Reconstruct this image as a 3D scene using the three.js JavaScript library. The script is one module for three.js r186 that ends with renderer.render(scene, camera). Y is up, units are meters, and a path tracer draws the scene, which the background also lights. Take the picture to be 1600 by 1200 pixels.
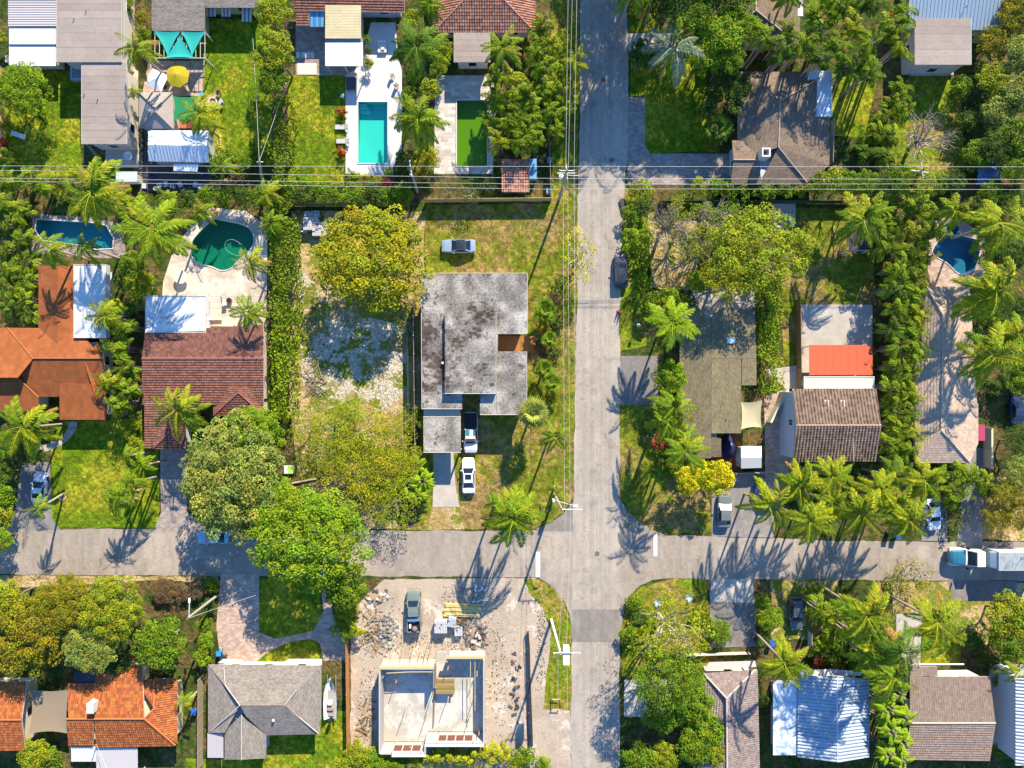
import * as THREE from 'three';
import { mergeGeometries } from 'three/addons/utils/BufferGeometryUtils.js';

// ---------- camera, sky, sun, exposure ----------
const S = 0.09, H = 97;                       // survey unit in metres, height of the drone
const scene = new THREE.Scene();
const camera = new THREE.PerspectiveCamera(2 * Math.atan(600 * S / H) * 180 / Math.PI, 4 / 3, 0.5, 3000);
camera.position.set(0, H, 0); camera.up.set(0, 0, -1); camera.lookAt(0, 0, 0);
const renderer = new THREE.WebGLRenderer({ antialias: true });
renderer.toneMapping = THREE.LinearToneMapping;
renderer.toneMappingExposure = 2.1;
renderer.shadowMap.enabled = true;
const AZ = 20 * Math.PI / 180, EL = 32.5 * Math.PI / 180;
const sunDir = new THREE.Vector3(Math.sin(AZ) * Math.cos(EL), Math.sin(EL), -Math.cos(AZ) * Math.cos(EL));
{ // clear deep blue winter sky, paler towards the horizon
  const w = 128, h = 64, d = new Float32Array(w * h * 4), zen = [0.06, 0.175, 0.45], hor = [0.22, 0.36, 0.57];
  for (let y = 0; y < h; y++) { const el = ((y + 0.5) / h - 0.5) * Math.PI, k = el > 0 ? Math.pow(1 - Math.sin(el), 3) : 1; for (let x = 0; x < w; x++) for (let c = 0; c < 4; c++) d[(y * w + x) * 4 + c] = c === 3 ? 1 : zen[c] + (hor[c] - zen[c]) * k; }
  const t = new THREE.DataTexture(d, w, h, THREE.RGBAFormat, THREE.FloatType); t.mapping = THREE.EquirectangularReflectionMapping; t.magFilter = t.minFilter = THREE.LinearFilter; t.needsUpdate = true; scene.background = t; scene.environment = t;
}
const sun = new THREE.DirectionalLight(new THREE.Color(1, 0.885, 0.69), 5);
sun.position.copy(sunDir).multiplyScalar(200); sun.castShadow = true; sun.shadow.mapSize.set(4096, 4096);
Object.assign(sun.shadow.camera, { left: -120, right: 120, top: 120, bottom: -120, near: 10, far: 420 });
scene.add(sun, sun.target);

// ---------- helpers ----------
const V3 = THREE.Vector3, PI = Math.PI;
function rng(a) { return () => { a = (a + 0x6d2b79f5) | 0; let t = Math.imul(a ^ (a >>> 15), 1 | a); t = (t + Math.imul(t ^ (t >>> 7), 61 | t)) ^ t; return ((t ^ (t >>> 14)) >>> 0) / 4294967296; }; }
const R = rng(7);
const rnd = (a, b, r = R) => a + (b - a) * r();
const P = (u, v, h = 0) => { const k = S * (1 - h / H); return new V3((u - 800) * k, h, (v - 600) * k); };   // survey point of something h metres up
const names = new Map();
function numbered(n) { const k = names.get(n) ?? 0; names.set(n, k + 1); return k ? n + '_' + String(k).padStart(3, '0') : n; }
function tag(o, label, category, group, kind) { o.userData = { label, category }; if (group) o.userData.group = group; if (kind) o.userData.kind = kind; return o; }
function thing(name, label, category, pos, turn = 0, group) { const g = new THREE.Group(); g.name = numbered(name); if (pos) g.position.copy(pos); g.rotation.y = turn; scene.add(g); return tag(g, label, category, group); }
function part(parent, name, geo, mat, kind) { const m = new THREE.Mesh(geo, mat); m.name = name; if (kind) m.userData.kind = kind; parent.add(m); return m; }
function solo(name, geo, mat, label, category, group, kind) { const m = new THREE.Mesh(geo, mat); m.name = numbered(name); scene.add(m); return tag(m, label, category, group, kind); }
const box = (w, h, d, x = 0, y = 0, z = 0) => new THREE.BoxGeometry(w, h, d).translate(x, y, z);
const plain = (g) => { const n = g.index ? g.toNonIndexed() : g; for (const k of Object.keys(n.attributes)) if (!['position', 'normal', 'uv'].includes(k)) n.deleteAttribute(k); return n; };
const merge = (list) => { const l = list.map(plain); if (!l.every((g) => g.attributes.uv)) l.forEach((g) => g.deleteAttribute('uv')); return mergeGeometries(l); };
function bar(a, b, r, seg = 6) { const d = new V3().subVectors(b, a), g = new THREE.CylinderGeometry(r, r, d.length(), seg); g.applyQuaternion(new THREE.Quaternion().setFromUnitVectors(new V3(0, 1, 0), d.clone().normalize())); return g.translate((a.x + b.x) / 2, (a.y + b.y) / 2, (a.z + b.z) / 2); }
function taper(a, b, r0, r1, seg = 6) { const d = new V3().subVectors(b, a), g = new THREE.CylinderGeometry(r1, r0, d.length(), seg, 1, true); g.applyQuaternion(new THREE.Quaternion().setFromUnitVectors(new V3(0, 1, 0), d.clone().normalize())); return g.translate((a.x + b.x) / 2, (a.y + b.y) / 2, (a.z + b.z) / 2); }
const ORD = ['first', 'second', 'third', 'fourth', 'fifth', 'sixth', 'seventh', 'eighth', 'ninth', 'tenth', 'eleventh', 'twelfth', 'thirteenth', 'fourteenth', 'fifteenth', 'sixteenth', 'seventeenth', 'eighteenth', 'nineteenth', 'twentieth', 'twenty-first', 'twenty-second', 'twenty-third', 'twenty-fourth', 'twenty-fifth', 'twenty-sixth', 'twenty-seventh', 'twenty-eighth', 'twenty-ninth', 'thirtieth'];

// ---------- noise fields and textures ----------
const N = 512;
function field(cells, seed) {
  const r = rng(seed), g = new Float32Array(cells * cells).map(() => r()), out = new Float32Array(N * N);
  for (let y = 0; y < N; y++) { const fy = y * cells / N, j = Math.floor(fy), ty = fy - j, sy = ty * ty * (3 - 2 * ty), j0 = (j % cells) * cells, j1 = ((j + 1) % cells) * cells;
    for (let x = 0; x < N; x++) { const fx = x * cells / N, i = Math.floor(fx), tx = fx - i, sx = tx * tx * (3 - 2 * tx), i0 = i % cells, i1 = (i + 1) % cells;
      const a = g[j0 + i0] + (g[j0 + i1] - g[j0 + i0]) * sx, b = g[j1 + i0] + (g[j1 + i1] - g[j1 + i0]) * sx; out[y * N + x] = a + (b - a) * sy; } }
  return out;
}
const F = {}; for (const c of [4, 8, 16, 32, 64, 128, 256, 512]) F[c] = field(c, c + 11);
const G = {}; for (const c of [4, 8, 16, 32, 64, 128, 256]) G[c] = field(c, c + 501);
const fbm = (f, i, ...cs) => { let s = 0, w = 0, a = 1; for (const c of cs) { s += f[c][i] * a; w += a; a *= 0.62; } return s / w; };
const mix3 = (a, b, t) => [a[0] + (b[0] - a[0]) * t, a[1] + (b[1] - a[1]) * t, a[2] + (b[2] - a[2]) * t];
const sstep = (a, b, x) => { const t = Math.min(1, Math.max(0, (x - a) / (b - a))); return t * t * (3 - 2 * t); };
const hex = (h) => [(h >> 16) & 255, (h >> 8) & 255, h & 255];
function tex(metres, fn, srgb = true) {
  const d = new Uint8Array(N * N * 4);
  for (let i = 0; i < N * N; i++) { const c = fn(i, i % N, (i / N) | 0); for (let k = 0; k < 3; k++) d[i * 4 + k] = Math.max(0, Math.min(255, c[k])); d[i * 4 + 3] = 255; }
  const t = new THREE.DataTexture(d, N, N); t.wrapS = t.wrapT = THREE.RepeatWrapping; t.magFilter = t.minFilter = THREE.LinearFilter; t.repeat.set(1 / metres, 1 / metres); if (srgb) t.colorSpace = THREE.SRGBColorSpace; t.needsUpdate = true; return t;
}
const grain = (base, amt, ...cs) => (i) => { const n = fbm(F, i, ...cs) - 0.5; return base.map((c) => c * (1 + n * amt)); };
const gray = (f) => (i, x, y) => { const v = f(i, x, y) * 255; return [v, v, v]; };
const bumpFine = tex(14, gray((i) => fbm(G, i, 128, 256)), false);
const bumpGrass = tex(18, gray((i) => fbm(F, i, 64, 128, 256)), false);
function std(color, o = {}) { const m = new THREE.MeshStandardMaterial({ roughness: 0.85, ...o }); m.color.set(color); return m; }
function mapped(t, o = {}) { return new THREE.MeshPhysicalMaterial({ map: t, roughness: 0.95, specularIntensity: 0.3, ...o }); }
const M = {};
const grassTex = (lush, mid, dry, bias, m, seed) => tex(m, (i) => {
  const a = fbm(F, (i + seed) % (N * N), 8, 32, 64, 128), f = fbm(G, i, 64, 128, 256), t = sstep(0.36 + bias, 0.64 + bias, a);
  let c = t < 0.5 ? mix3(lush, mid, t * 2) : mix3(mid, dry, t * 2 - 1); const k = 0.6 + 0.8 * f; return [c[0] * k, c[1] * k, c[2] * k];
});
M.lawn = mapped(grassTex(hex(0x58700e), hex(0x707a14), hex(0x848420), 0.0, 26, 0), { bumpMap: bumpGrass, bumpScale: 0.1 });
M.lawnDry = mapped(grassTex(hex(0x666f1c), hex(0x7a722c), hex(0x887244), 0.0, 30, 999), { bumpMap: bumpGrass, bumpScale: 0.1 });
M.lawnVerge = mapped(grassTex(hex(0x647416), hex(0x767822), hex(0x88783a), 0.02, 24, 5555), { bumpMap: bumpGrass, bumpScale: 0.1 });
M.litter = mapped(tex(30, (i) => { const a = fbm(F, i, 16, 32, 64), f = fbm(G, i, 64, 128, 256), k = 0.6 + 0.8 * f; const c = mix3(hex(0x3c4a1c), hex(0x5e5230), sstep(0.4, 0.6, a)); return c.map((x) => x * k); }), { bumpMap: bumpGrass, bumpScale: 0.12 });
M.sandScrub = mapped(tex(22, (i) => { const a = fbm(F, i, 8, 32, 64, 128, 256), b = fbm(G, i, 16, 64, 128), f = 0.75 + 0.5 * F[256][i];
  let c = mix3(hex(0xb4a894), hex(0x8f8056), sstep(0.5, 0.56, a)); c = mix3(c, hex(0x6d7428), sstep(0.55, 0.62, b)); return c.map((x) => x * f); }), { bumpMap: bumpGrass, bumpScale: 0.12 });
M.dryGround = mapped(tex(20, (i) => { const a = fbm(F, i, 8, 16, 64, 128), b = fbm(G, i, 8, 32, 64, 128), f = 0.78 + 0.44 * F[256][i];
  let c = mix3(hex(0xb39a72), hex(0x9b8550), sstep(0.42, 0.58, a)); c = mix3(c, hex(0x74782e), sstep(0.5, 0.6, b)); return c.map((x) => x * f); }), { bumpMap: bumpGrass, bumpScale: 0.1 });
M.dirt = mapped(tex(24, (i) => { const a = fbm(F, i, 8, 16, 64, 128), b = fbm(G, i, 16, 64, 256), f = 0.94 + 0.12 * F[256][i];
  let c = mix3(hex(0xb0a08c), hex(0xa39482), sstep(0.4, 0.6, a)); c = mix3(c, hex(0xcdc2b4), sstep(0.6, 0.72, b) * 0.7); return c.map((x) => x * f); }), { bumpMap: bumpFine, bumpScale: 0.03 });
const asphalt = (c0, c1, seed) => tex(28, (i, x, y) => { const j = (i + seed) % (N * N), a = fbm(F, j, 4, 16, 64), f = fbm(G, j, 128, 256), st = 0.93 + 0.14 * F[64][((y >> 5) << 5) * N + x] * 0.6 + 0.05 * F[16][((y >> 6) << 6) * N + x], cr = Math.abs(fbm(G, j, 8, 16, 32) - 0.5) < 0.0035 ? 0.86 : 1; return mix3(c0, c1, sstep(0.35, 0.65, a)).map((v) => v * (0.94 + 0.12 * f) * cr * st); });
const laneTex = tex(28, (i, x, y) => { const m = x / N * 28, s = fbm(F, i, 4, 16, 64), f = fbm(G, i, 128, 256), wob = (F[8][y * N] - 0.5) * 0.5, st = F[64][((y >> 5) << 5) * N + x]; let k = 0.93 + 0.09 * f + 0.05 * st; for (const c of [10.1, 11.3, 12.5, 13.7]) k *= 1 - 0.05 * Math.exp(-(((m - c - wob * 0.4) / 0.28) ** 2)); for (const c of [11.05, 11.9, 13.1]) if (Math.abs(m - c - wob * 0.3) < 0.04 && G[32][i] > 0.35) k *= 0.87; if (Math.abs(fbm(G, i, 8, 16, 32) - 0.5) < 0.003 && F[16][i] > 0.5) k *= 0.84; if (fbm(F, i, 32, 64) > 0.73) k *= 0.92; return mix3(hex(0xa0968a), hex(0xaa9f92), sstep(0.35, 0.65, s)).map((v) => v * k); });
M.road = mapped(laneTex, { bumpMap: bumpFine, bumpScale: 0.008, roughness: 0.9 });
M.street = mapped(asphalt(hex(0x968b7e), hex(0xa29688), 7777), { bumpMap: bumpFine, bumpScale: 0.008, roughness: 0.9 });
M.patch = mapped(asphalt(hex(0x837c75), hex(0x8c857d), 33333), { bumpMap: bumpFine, bumpScale: 0.008 });
M.drivewayGrey = mapped(asphalt(hex(0x85807c), hex(0x948d86), 12345), { bumpMap: bumpFine, bumpScale: 0.008 });
M.darkDrive = mapped(asphalt(hex(0x7c7671), hex(0x87817b), 2222), { bumpMap: bumpFine, bumpScale: 0.008 });
const paver = (c0, c1, size, m) => { const bump = tex(m, gray((i, x, y) => { const p = N * size / m, row = Math.floor(y / p), fx = ((x + (row & 1) * p) % (p * 2)) / (p * 2), fy = (y % p) / p; return (fx < 0.06 || fy < 0.1) ? 0 : 1; }), false);
  return mapped(tex(m, (i, x, y) => { const p = N * size / m, row = Math.floor(y / p), col = Math.floor(((x + (row & 1) * p) % N) / (p * 2)), q = Math.abs(Math.sin(row * 12.9898 + col * 78.233) * 43758.5453) % 1, k = (0.86 + 0.2 * q) * (0.9 + 0.2 * fbm(F, i, 8, 64, 256)); return mix3(c0, c1, fbm(G, i, 8, 16)).map((v) => v * k); }), { bumpMap: bump, bumpScale: 0.012 }); };
M.paverGrey = paver(hex(0x988b82), hex(0xa5988e), 0.25, 8);
M.paverPatio = paver(hex(0xc2b6a8), hex(0xd0c6ba), 0.5, 8);
M.paverPink = paver(hex(0xb59a8a), hex(0xbfa898), 0.25, 8);
M.concrete = mapped(tex(16, (i) => { const a = fbm(F, i, 8, 32, 128), b = fbm(G, i, 16, 64); return mix3(hex(0xbdb5aa), hex(0xa79f92), a).map((v) => v * (0.93 + 0.14 * b)); }), { bumpMap: bumpFine, bumpScale: 0.006 });
M.deckWhite = mapped(tex(16, (i) => { const a = fbm(F, i, 8, 64, 256); return hex(0xcdc7c0).map((v) => v * (0.95 + 0.1 * a)); }));
M.deckSand = mapped(tex(16, (i) => { const a = fbm(F, i, 8, 32, 128), b = fbm(G, i, 16, 128); return mix3(hex(0xcfc0b0), hex(0xb7a694), sstep(0.4, 0.65, a)).map((v) => v * (0.94 + 0.12 * b)); }));
M.slabWhite = mapped(tex(14, (i) => { const a = fbm(F, i, 8, 32, 128); return mix3(hex(0xc0bbb2), hex(0xaaa499), sstep(0.4, 0.65, a)); }));
// roofs
M.stained = mapped(tex(19, (i) => { const a = fbm(F, i, 4, 8, 32, 64, 128), b = fbm(G, i, 8, 32, 64, 128, 256), c2 = fbm(F, (i + 4000) % (N * N), 16, 128, 256);
  const sx = i % N, sy = (i / N) | 0, rows = G[64][sy * N + (sx >> 4 << 4)], seam = sy % 26 === 0 && F[32][i] > 0.4 ? 1.16 : 1; let c = mix3(hex(0x87827a), hex(0x534942), sstep(0.45, 0.6, a * 0.8 + rows * 0.2)); c = mix3(c, hex(0x9b968f), sstep(0.52, 0.62, b) * 0.6); return c.map((v) => v * (0.5 + 0.98 * c2) * seam); }), { bumpMap: bumpFine, bumpScale: 0.02 });
const rollTex = (c) => mapped(tex(12, (i) => { const a = fbm(F, i, 8, 32, 128), b = fbm(G, i, 64, 256); return c.map((v) => v * (0.9 + 0.12 * a + 0.08 * b)); }), { bumpMap: bumpFine, bumpScale: 0.01 });
M.rollA = rollTex(hex(0x998d83)); M.rollB = rollTex(hex(0x93877e)); M.rollC = rollTex(hex(0x9e9288));
M.shingle = (c) => { const p = N * 0.16 / 8; const bump = tex(8, gray((i, x, y) => 1 - (y % p) / p), false);
  return mapped(tex(8, (i, x, y) => { const row = Math.floor(y / p), col = Math.floor((x + row * 37) / (p * 2)), q = Math.abs(Math.sin(row * 12.9 + col * 78.2) * 43758.5) % 1; return c.map((v) => v * (0.84 + 0.2 * q + 0.14 * (fbm(F, i, 8, 32) - 0.3))); }), { bumpMap: bump, bumpScale: 0.02 }); };
M.white = std(0xcfd0ce, { roughness: 0.6 }); M.offWhite = std(0xbfb9ae); M.cream = std(0xd8c9a8); M.stucco = std(0xcfc8ba, { bumpMap: bumpFine, bumpScale: 0.01 });
M.wallBlue = std(0xb4bec6); M.glass = new THREE.MeshPhysicalMaterial({ color: 0x1a222a, roughness: 0.08, metalness: 0, clearcoat: 1 });
M.dark = std(0x1d1d20, { roughness: 0.7 }); M.tyre = std(0x151515, { roughness: 0.9 }); M.chrome = std(0x9a9a9c, { metalness: 0.8, roughness: 0.3 }); M.rim = std(0x8a8c90, { metalness: 0.7, roughness: 0.4 });
M.wood = std(0x9a7448, { bumpMap: bumpFine, bumpScale: 0.004 }); M.woodPale = std(0xc8ab74); M.woodGrey = std(0x8c7f70); M.lumber = std(0xb8a880); M.timberRed = std(0x8c5a44);
M.steel = std(0xb4b8ba, { metalness: 0.5, roughness: 0.45 }); M.wire = std(0xc4c2be, { roughness: 0.6 }); M.pole = std(0xa39a90); M.poleWhite = std(0xd9d7d2); M.bark = std(0x7a6c5c, { bumpMap: bumpFine, bumpScale: 0.03 }); M.barkPale = std(0xa89a88, { bumpMap: bumpFine, bumpScale: 0.02 });
M.black = std(0x17171c); M.red = std(0xb3321c); M.water = new THREE.MeshPhysicalMaterial({ color: 0xffffff, roughness: 0.04, transmission: 1, thickness: 0, ior: 1.33 });
// ---------- ground sheets ----------
function outline(pts, smooth) { let p = pts; if (smooth) { p = new THREE.CatmullRomCurve3(pts.map(([u, v]) => new V3(u, v, 0)), true, 'catmullrom', 0.5).getPoints(pts.length * 6).map((q) => [q.x, q.y]); } return p; }
function shapeOf(pts, h = 0) { return new THREE.Shape(pts.map(([u, v]) => { const p = P(u, v, h); return new THREE.Vector2(p.x, -p.z); })); }
function flat(pts, y, h = 0) { return new THREE.ShapeGeometry(shapeOf(pts, h)).rotateX(-PI / 2).translate(0, y, 0); }
const rect = (u0, v0, u1, v1) => [[u0, v0], [u1, v0], [u1, v1], [u0, v1]];
function ragged(pts) { // edges of asphalt and turf are never ruled lines
  const out = [], r = rng(Math.round(pts[0][0] * 7 + pts[0][1] * 3 + pts.length)); pts.forEach((p, i) => { const q = pts[(i + 1) % pts.length], L = Math.hypot(q[0] - p[0], q[1] - p[1]), n = Math.min(220, Math.max(1, Math.round(L / 7))); let w = 0; for (let k = 0; k < n; k++) { w = w * 0.6 + (r() - 0.5) * 1.9; const s = k ? w : 0, t = k / n; out.push([p[0] + (q[0] - p[0]) * t - (q[1] - p[1]) / L * s, p[1] + (q[1] - p[1]) * t + (q[0] - p[0]) / L * s]); } }); return out; }
function sheet(name, pts, layer, mat, label, smooth) { if (/lawn|road|street$|lot|sand|verge|site|yard|driveway_apron/.test(name) && !smooth) pts = ragged(pts); return solo(name, flat(outline(pts, smooth), 0.004 + layer * 0.006), mat, label, name.split('_').pop(), null, 'structure'); }
function slab(parent, name, pts, top, thick, mat, kind) { return part(parent, name, new THREE.ExtrudeGeometry(shapeOf(pts, top), { depth: thick, bevelEnabled: false }).rotateX(-PI / 2).translate(0, top - thick, 0), mat, kind); }
const pools = [];
function poolOutline(pts, smooth) { const p = outline(pts, smooth); pools.push(p); return p; }
const poolA = poolOutline(rect(559, 159, 606, 256)), poolB = poolOutline(rect(713, 156, 762, 261));
const poolC = poolOutline([[335, 342], [352, 345], [376, 350], [393, 360], [397, 378], [388, 395], [372, 408], [362, 419], [346, 423], [330, 417], [309, 411], [299, 398], [300, 378], [312, 362], [324, 350]], true);
const poolD = poolOutline([[57, 342], [100, 345], [138, 347], [166, 352], [178, 372], [176, 389], [150, 390], [128, 384], [98, 380], [66, 376], [55, 360]]);
const poolE = poolOutline([[1478, 352], [1488, 345], [1499, 352], [1500, 366], [1514, 371], [1528, 376], [1531, 392], [1526, 414], [1516, 425], [1498, 428], [1480, 412], [1458, 398], [1460, 384], [1474, 368]], true);
{
  const s = new THREE.Shape([[-700, -700], [700, -700], [700, 700], [-700, 700]].map(([x, y]) => new THREE.Vector2(x, y)));
  for (const p of pools) s.holes.push(new THREE.Path(p.map(([u, v]) => { const q = P(u, v); return new THREE.Vector2(q.x, -q.z); })));
  solo('ground', new THREE.ShapeGeometry(s).rotateX(-PI / 2), M.litter, 'dark leaf-strewn earth under the gardens and trees', 'ground', null, 'structure');
}
// a sheet that may contain a pool opening
function deck(name, pts, layer, mat, label, hole, smooth) { const s = shapeOf(outline(pts, smooth)); if (hole) s.holes.push(new THREE.Path(hole.map(([u, v]) => { const q = P(u, v); return new THREE.Vector2(q.x, -q.z); })));
  return solo(name, new THREE.ShapeGeometry(s).rotateX(-PI / 2).translate(0, 0.004 + layer * 0.006, 0), mat, label, name.split('_').pop(), null, 'structure'); }
// roads: one T of asphalt with rounded corners
sheet('street', [[-6000, 824], [-100, 826], [830, 829], [840, 828], [899, 828], [899, 902], [830, 902], [-100, 897], [-6000, 895]], 2, M.street, 'side street of grey asphalt running off towards the white sports car');
sheet('street', [[966, 836], [1040, 836], [1110, 838], [1300, 845], [1700, 848], [7000, 850], [7000, 910], [1700, 908], [1300, 906], [1000, 904], [966, 904]], 2, M.street, 'side street of grey asphalt with the box truck on it');
sheet('street_corner', [[899, 774], [895, 785], [880, 803], [862, 816], [838, 826], [838, 830], [899, 830]], 3, M.patch, 'rounded asphalt corner beside the crooked utility pole');
sheet('street_corner', [[966, 770], [971, 783], [982, 800], [998, 815], [1022, 829], [1040, 836], [1040, 838], [966, 838]], 3, M.street, 'rounded asphalt corner where the palm crown shadow falls');
sheet('street_corner', [[820, 901], [842, 903], [862, 915], [880, 935], [890, 960], [895, 990], [899, 990], [899, 900], [820, 900]], 3, M.street, 'rounded asphalt corner beside the building site verge');
sheet('street_corner', [[966, 900], [1045, 903], [1020, 906], [1000, 915], [985, 930], [976, 950], [970, 985], [966, 990]], 3, M.street, 'rounded asphalt corner beside the agave verge');
sheet('road', [[907, -5000], [976, -5000], [976, -100], [978, 0], [982, 100], [980, 240], [976, 290], [973, 340], [969, 420], [968, 560], [968, 1300], [968, 6000], [892, 6000], [892, 1300], [893, 985], [896, 780], [899, 600], [903, 300], [906, 100], [907, -100]], 5, M.road, 'main road of pale worn asphalt running the height of the picture');
sheet('asphalt_patch', [[893.5, 952], [968, 952], [968, 1003], [893.5, 1003]], 6, M.patch, 'darker repair patch across the main road below the junction');
sheet('stop_line', rect(837, 862, 844, 901), 6, std(0xd8d6d2), 'white stop line across the side street by the building site');
sheet('stop_line', rect(1021, 835, 1027, 869), 6, std(0xd8d6d2), 'white stop line across the side street below the yellow tree');
for (const [u, v, l] of [[933, 865, 'round iron manhole cover in the middle of the junction'], [943, 125, 'round iron manhole cover in the shaded road at the top'], [956, 250, 'round iron manhole cover where the palm shadows end']]) {
  const t = thing('manhole_cover', l, 'manhole', P(u, v).setY(0.036)); part(t, 'rim', new THREE.CylinderGeometry(0.34, 0.34, 0.02, 24), std(0x4a4642)); part(t, 'lid', new THREE.CylinderGeometry(0.25, 0.25, 0.035, 24), std(0x6e665e));
}
// lawns and yards
const sh = sheet;
sh('lawn', [[-40, 120], [10, 110], [126, 110], [126, 275], [-40, 275]], 1, M.lawn, 'lawn with the round tree below the flat roofed house');
sh('lawn', [[300, 30], [425, 30], [425, 260], [300, 260]], 1, M.lawn, 'long lawn beside the turquoise shade sails');
sh('lawn', [[450, 118], [541, 118], [541, 160], [538, 290], [450, 290]], 1, M.lawn, 'clipped bright lawn beside the turquoise pool');
sh('lawn_verge', [[862, -300], [906, -300], [904, 180], [900, 320], [862, 320]], 1, M.lawnVerge, 'grass verge beside the main road under the wires at the top');
sh('lawn', [[665, 320], [862, 318], [862, 320], [902, 320], [899, 600], [896, 778], [880, 802], [862, 815], [838, 825], [620, 828], [640, 640], [665, 640]], 1, M.lawnDry, 'worn yellow-green lawn around the stained flat roofed house');
sh('vacant_lot', [[455, 330], [665, 330], [652, 826], [480, 826], [452, 640]], 1, M.dryGround, 'dry vacant lot with patchy grass between hedge and fence');
sh('sand_patch', [[478, 498], [505, 472], [560, 492], [612, 505], [634, 525], [636, 600], [600, 640], [560, 622], [508, 638], [474, 600], [468, 540]], 2, M.sandScrub, 'pale sandy bare patch in the vacant lot', true);
sh('sand_patch', [[466, 425], [482, 430], [500, 465], [486, 492], [470, 470]], 2, M.sandScrub, 'narrow sandy track along the tall hedge', true);
sh('lawn', [[80, 660], [225, 655], [248, 700], [248, 812], [240, 825], [92, 824], [80, 815]], 1, M.lawn, 'front lawn of the orange roofed house with palm shadows');
sh('lawn', [[405, 905], [500, 900], [502, 985], [470, 992], [440, 998], [412, 994], [405, 985]], 1, M.lawn, 'small shaded lawn between the curving driveways');
sh('lawn', [[415, 1012], [455, 1000], [490, 996], [503, 1010], [503, 1032], [405, 1034]], 1, M.lawn, 'lawn strip against the grey shingle house front', true);
sh('lawn', [[410, 1140], [500, 1110], [540, 1110], [545, 1260], [290, 1260], [290, 1185], [400, 1188]], 1, M.lawn, 'sunlit lawn behind the grey shingle house');
sh('lawn', [[1005, 90], [1100, 90], [1110, 235], [1015, 241], [1008, 232], [1007, 150], [985, 150], [985, 90]], 1, M.lawn, 'deep shaded front lawn beside the silver palm');
sh('lawn', [[982, -200], [1030, -200], [1030, 50], [982, 50]], 1, M.lawn, 'shaded lawn corner at the top beside the road');
sh('lawn_verge', [[976, 288], [1000, 288], [1012, 330], [1010, 540], [968, 550], [970, 420], [973, 340]], 1, M.lawnVerge, 'grass verge under the parked dark car');
sh('lawn', [[968, 632], [1075, 632], [1100, 700], [1112, 832], [1030, 833], [998, 814], [982, 798], [968, 770]], 1, M.lawnDry, 'striped shadowed corner lawn below the olive roofed house');
sh('lawn', [[1300, 115], [1370, 130], [1350, 215], [1300, 212]], 1, M.lawn, 'dark shaded lawn behind the blue flat roof');
sh('lawn', [[1420, 120], [1500, 120], [1510, 300], [1380, 300], [1390, 200]], 1, M.lawnVerge, 'narrow lawn below the flat taupe roof');
sh('lawn', [[1222, 325], [1360, 325], [1368, 475], [1250, 478], [1250, 570], [1222, 570]], 1, M.lawnDry, 'shaded back lawn above the orange awning');
sh('dirt_yard', [[1010, 330], [1090, 345], [1090, 455], [1020, 450]], 1, M.dryGround, 'bare brown yard inside the hedge beside the road');
sh('building_site', [[548, 1000], [560, 945], [600, 905], [835, 903], [862, 916], [880, 936], [892, 985], [892, 1200], [548, 1200]], 1, M.dirt, 'bare sandy ground of the building site');
sh('lawn_verge', [[818, 904], [840, 905], [862, 917], [880, 938], [889, 962], [893, 990], [892, 1110], [848, 1108], [856, 1040], [862, 990], [848, 950], [826, 925]], 2, M.lawnVerge, 'grass verge beside the building site with the leaning utility pole');
sh('lawn_verge', [[1045, 905], [1103, 903], [1108, 960], [1110, 1040], [1040, 1065], [972, 1058], [971, 985], [977, 950], [986, 931], [1001, 917]], 1, M.lawnVerge, 'corner verge with the agave and the thin tree');
sh('dry_yard', [[1205, 905], [1310, 906], [1310, 1000], [1205, 1000]], 1, M.dryGround, 'dry sandy yard around the dark parked car');
sh('dry_yard', [[1395, 908], [1600, 910], [1700, 1000], [1500, 1010], [1395, 960]], 1, M.dryGround, 'dry patchy verge below the box truck');
sh('lawn', [[1440, 990], [1500, 990], [1500, 1038], [1440, 1038]], 1, M.lawn, 'small lawn in front of the taupe tiled house');
sh('dry_verge', [[-300, 897], [340, 901], [345, 915], [260, 906], [0, 920], [-300, 920]], 1, M.dryGround, 'bare sandy verge below the street in front of the olive trees');
sh('dry_yard', [[1540, 745], [1700, 745], [1700, 848], [1535, 842]], 1, M.dryGround, 'dry yard with thin trees above the box truck');
// hard standings
sh('driveway', [[250, 700], [292, 700], [292, 800], [330, 830], [240, 830], [252, 800]], 3, M.paverGrey, 'grey paved driveway of the brown tiled house');
sh('driveway', [[35, 722], [78, 722], [82, 812], [95, 828], [15, 828], [25, 790]], 3, M.drivewayGrey, 'asphalt driveway under the white sports car');
sh('path', [[108, 660], [120, 660], [118, 672], [104, 690], [80, 703], [62, 706], [60, 698], [78, 692], [96, 682], [106, 670]], 3, M.concrete, 'curved pale garden path to the orange roofed house', true);
sh('driveway', [[345, 897], [405, 897], [405, 988], [430, 998], [470, 990], [490, 985], [505, 955], [500, 900], [515, 900], [520, 960], [540, 1000], [540, 1032], [506, 1032], [500, 1005], [485, 998], [455, 1002], [420, 1018], [400, 1034], [345, 1034], [338, 980]], 3, M.paverPink, 'curving paved driveway of the grey shingle house');
sh('driveway', [[677, 700], [708, 700], [712, 762], [718, 792], [676, 792], [677, 760]], 3, M.concrete, 'stained concrete driveway below the flat roofed carport');
sh('driveway_apron', [[676, 792], [718, 792], [726, 828], [668, 828]], 3, M.dryGround, 'worn sandy driveway apron meeting the street');
sh('driveway', [[980, 152], [1008, 152], [1008, 230], [1016, 240], [1142, 240], [1142, 290], [980, 288]], 3, M.paverGrey, 'L-shaped shaded paver driveway beside the dark lawn');
sh('driveway', [[980, 52], [1060, 52], [1060, 80], [980, 80]], 3, M.concrete, 'shaded concrete path beside the silver palm');
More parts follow.
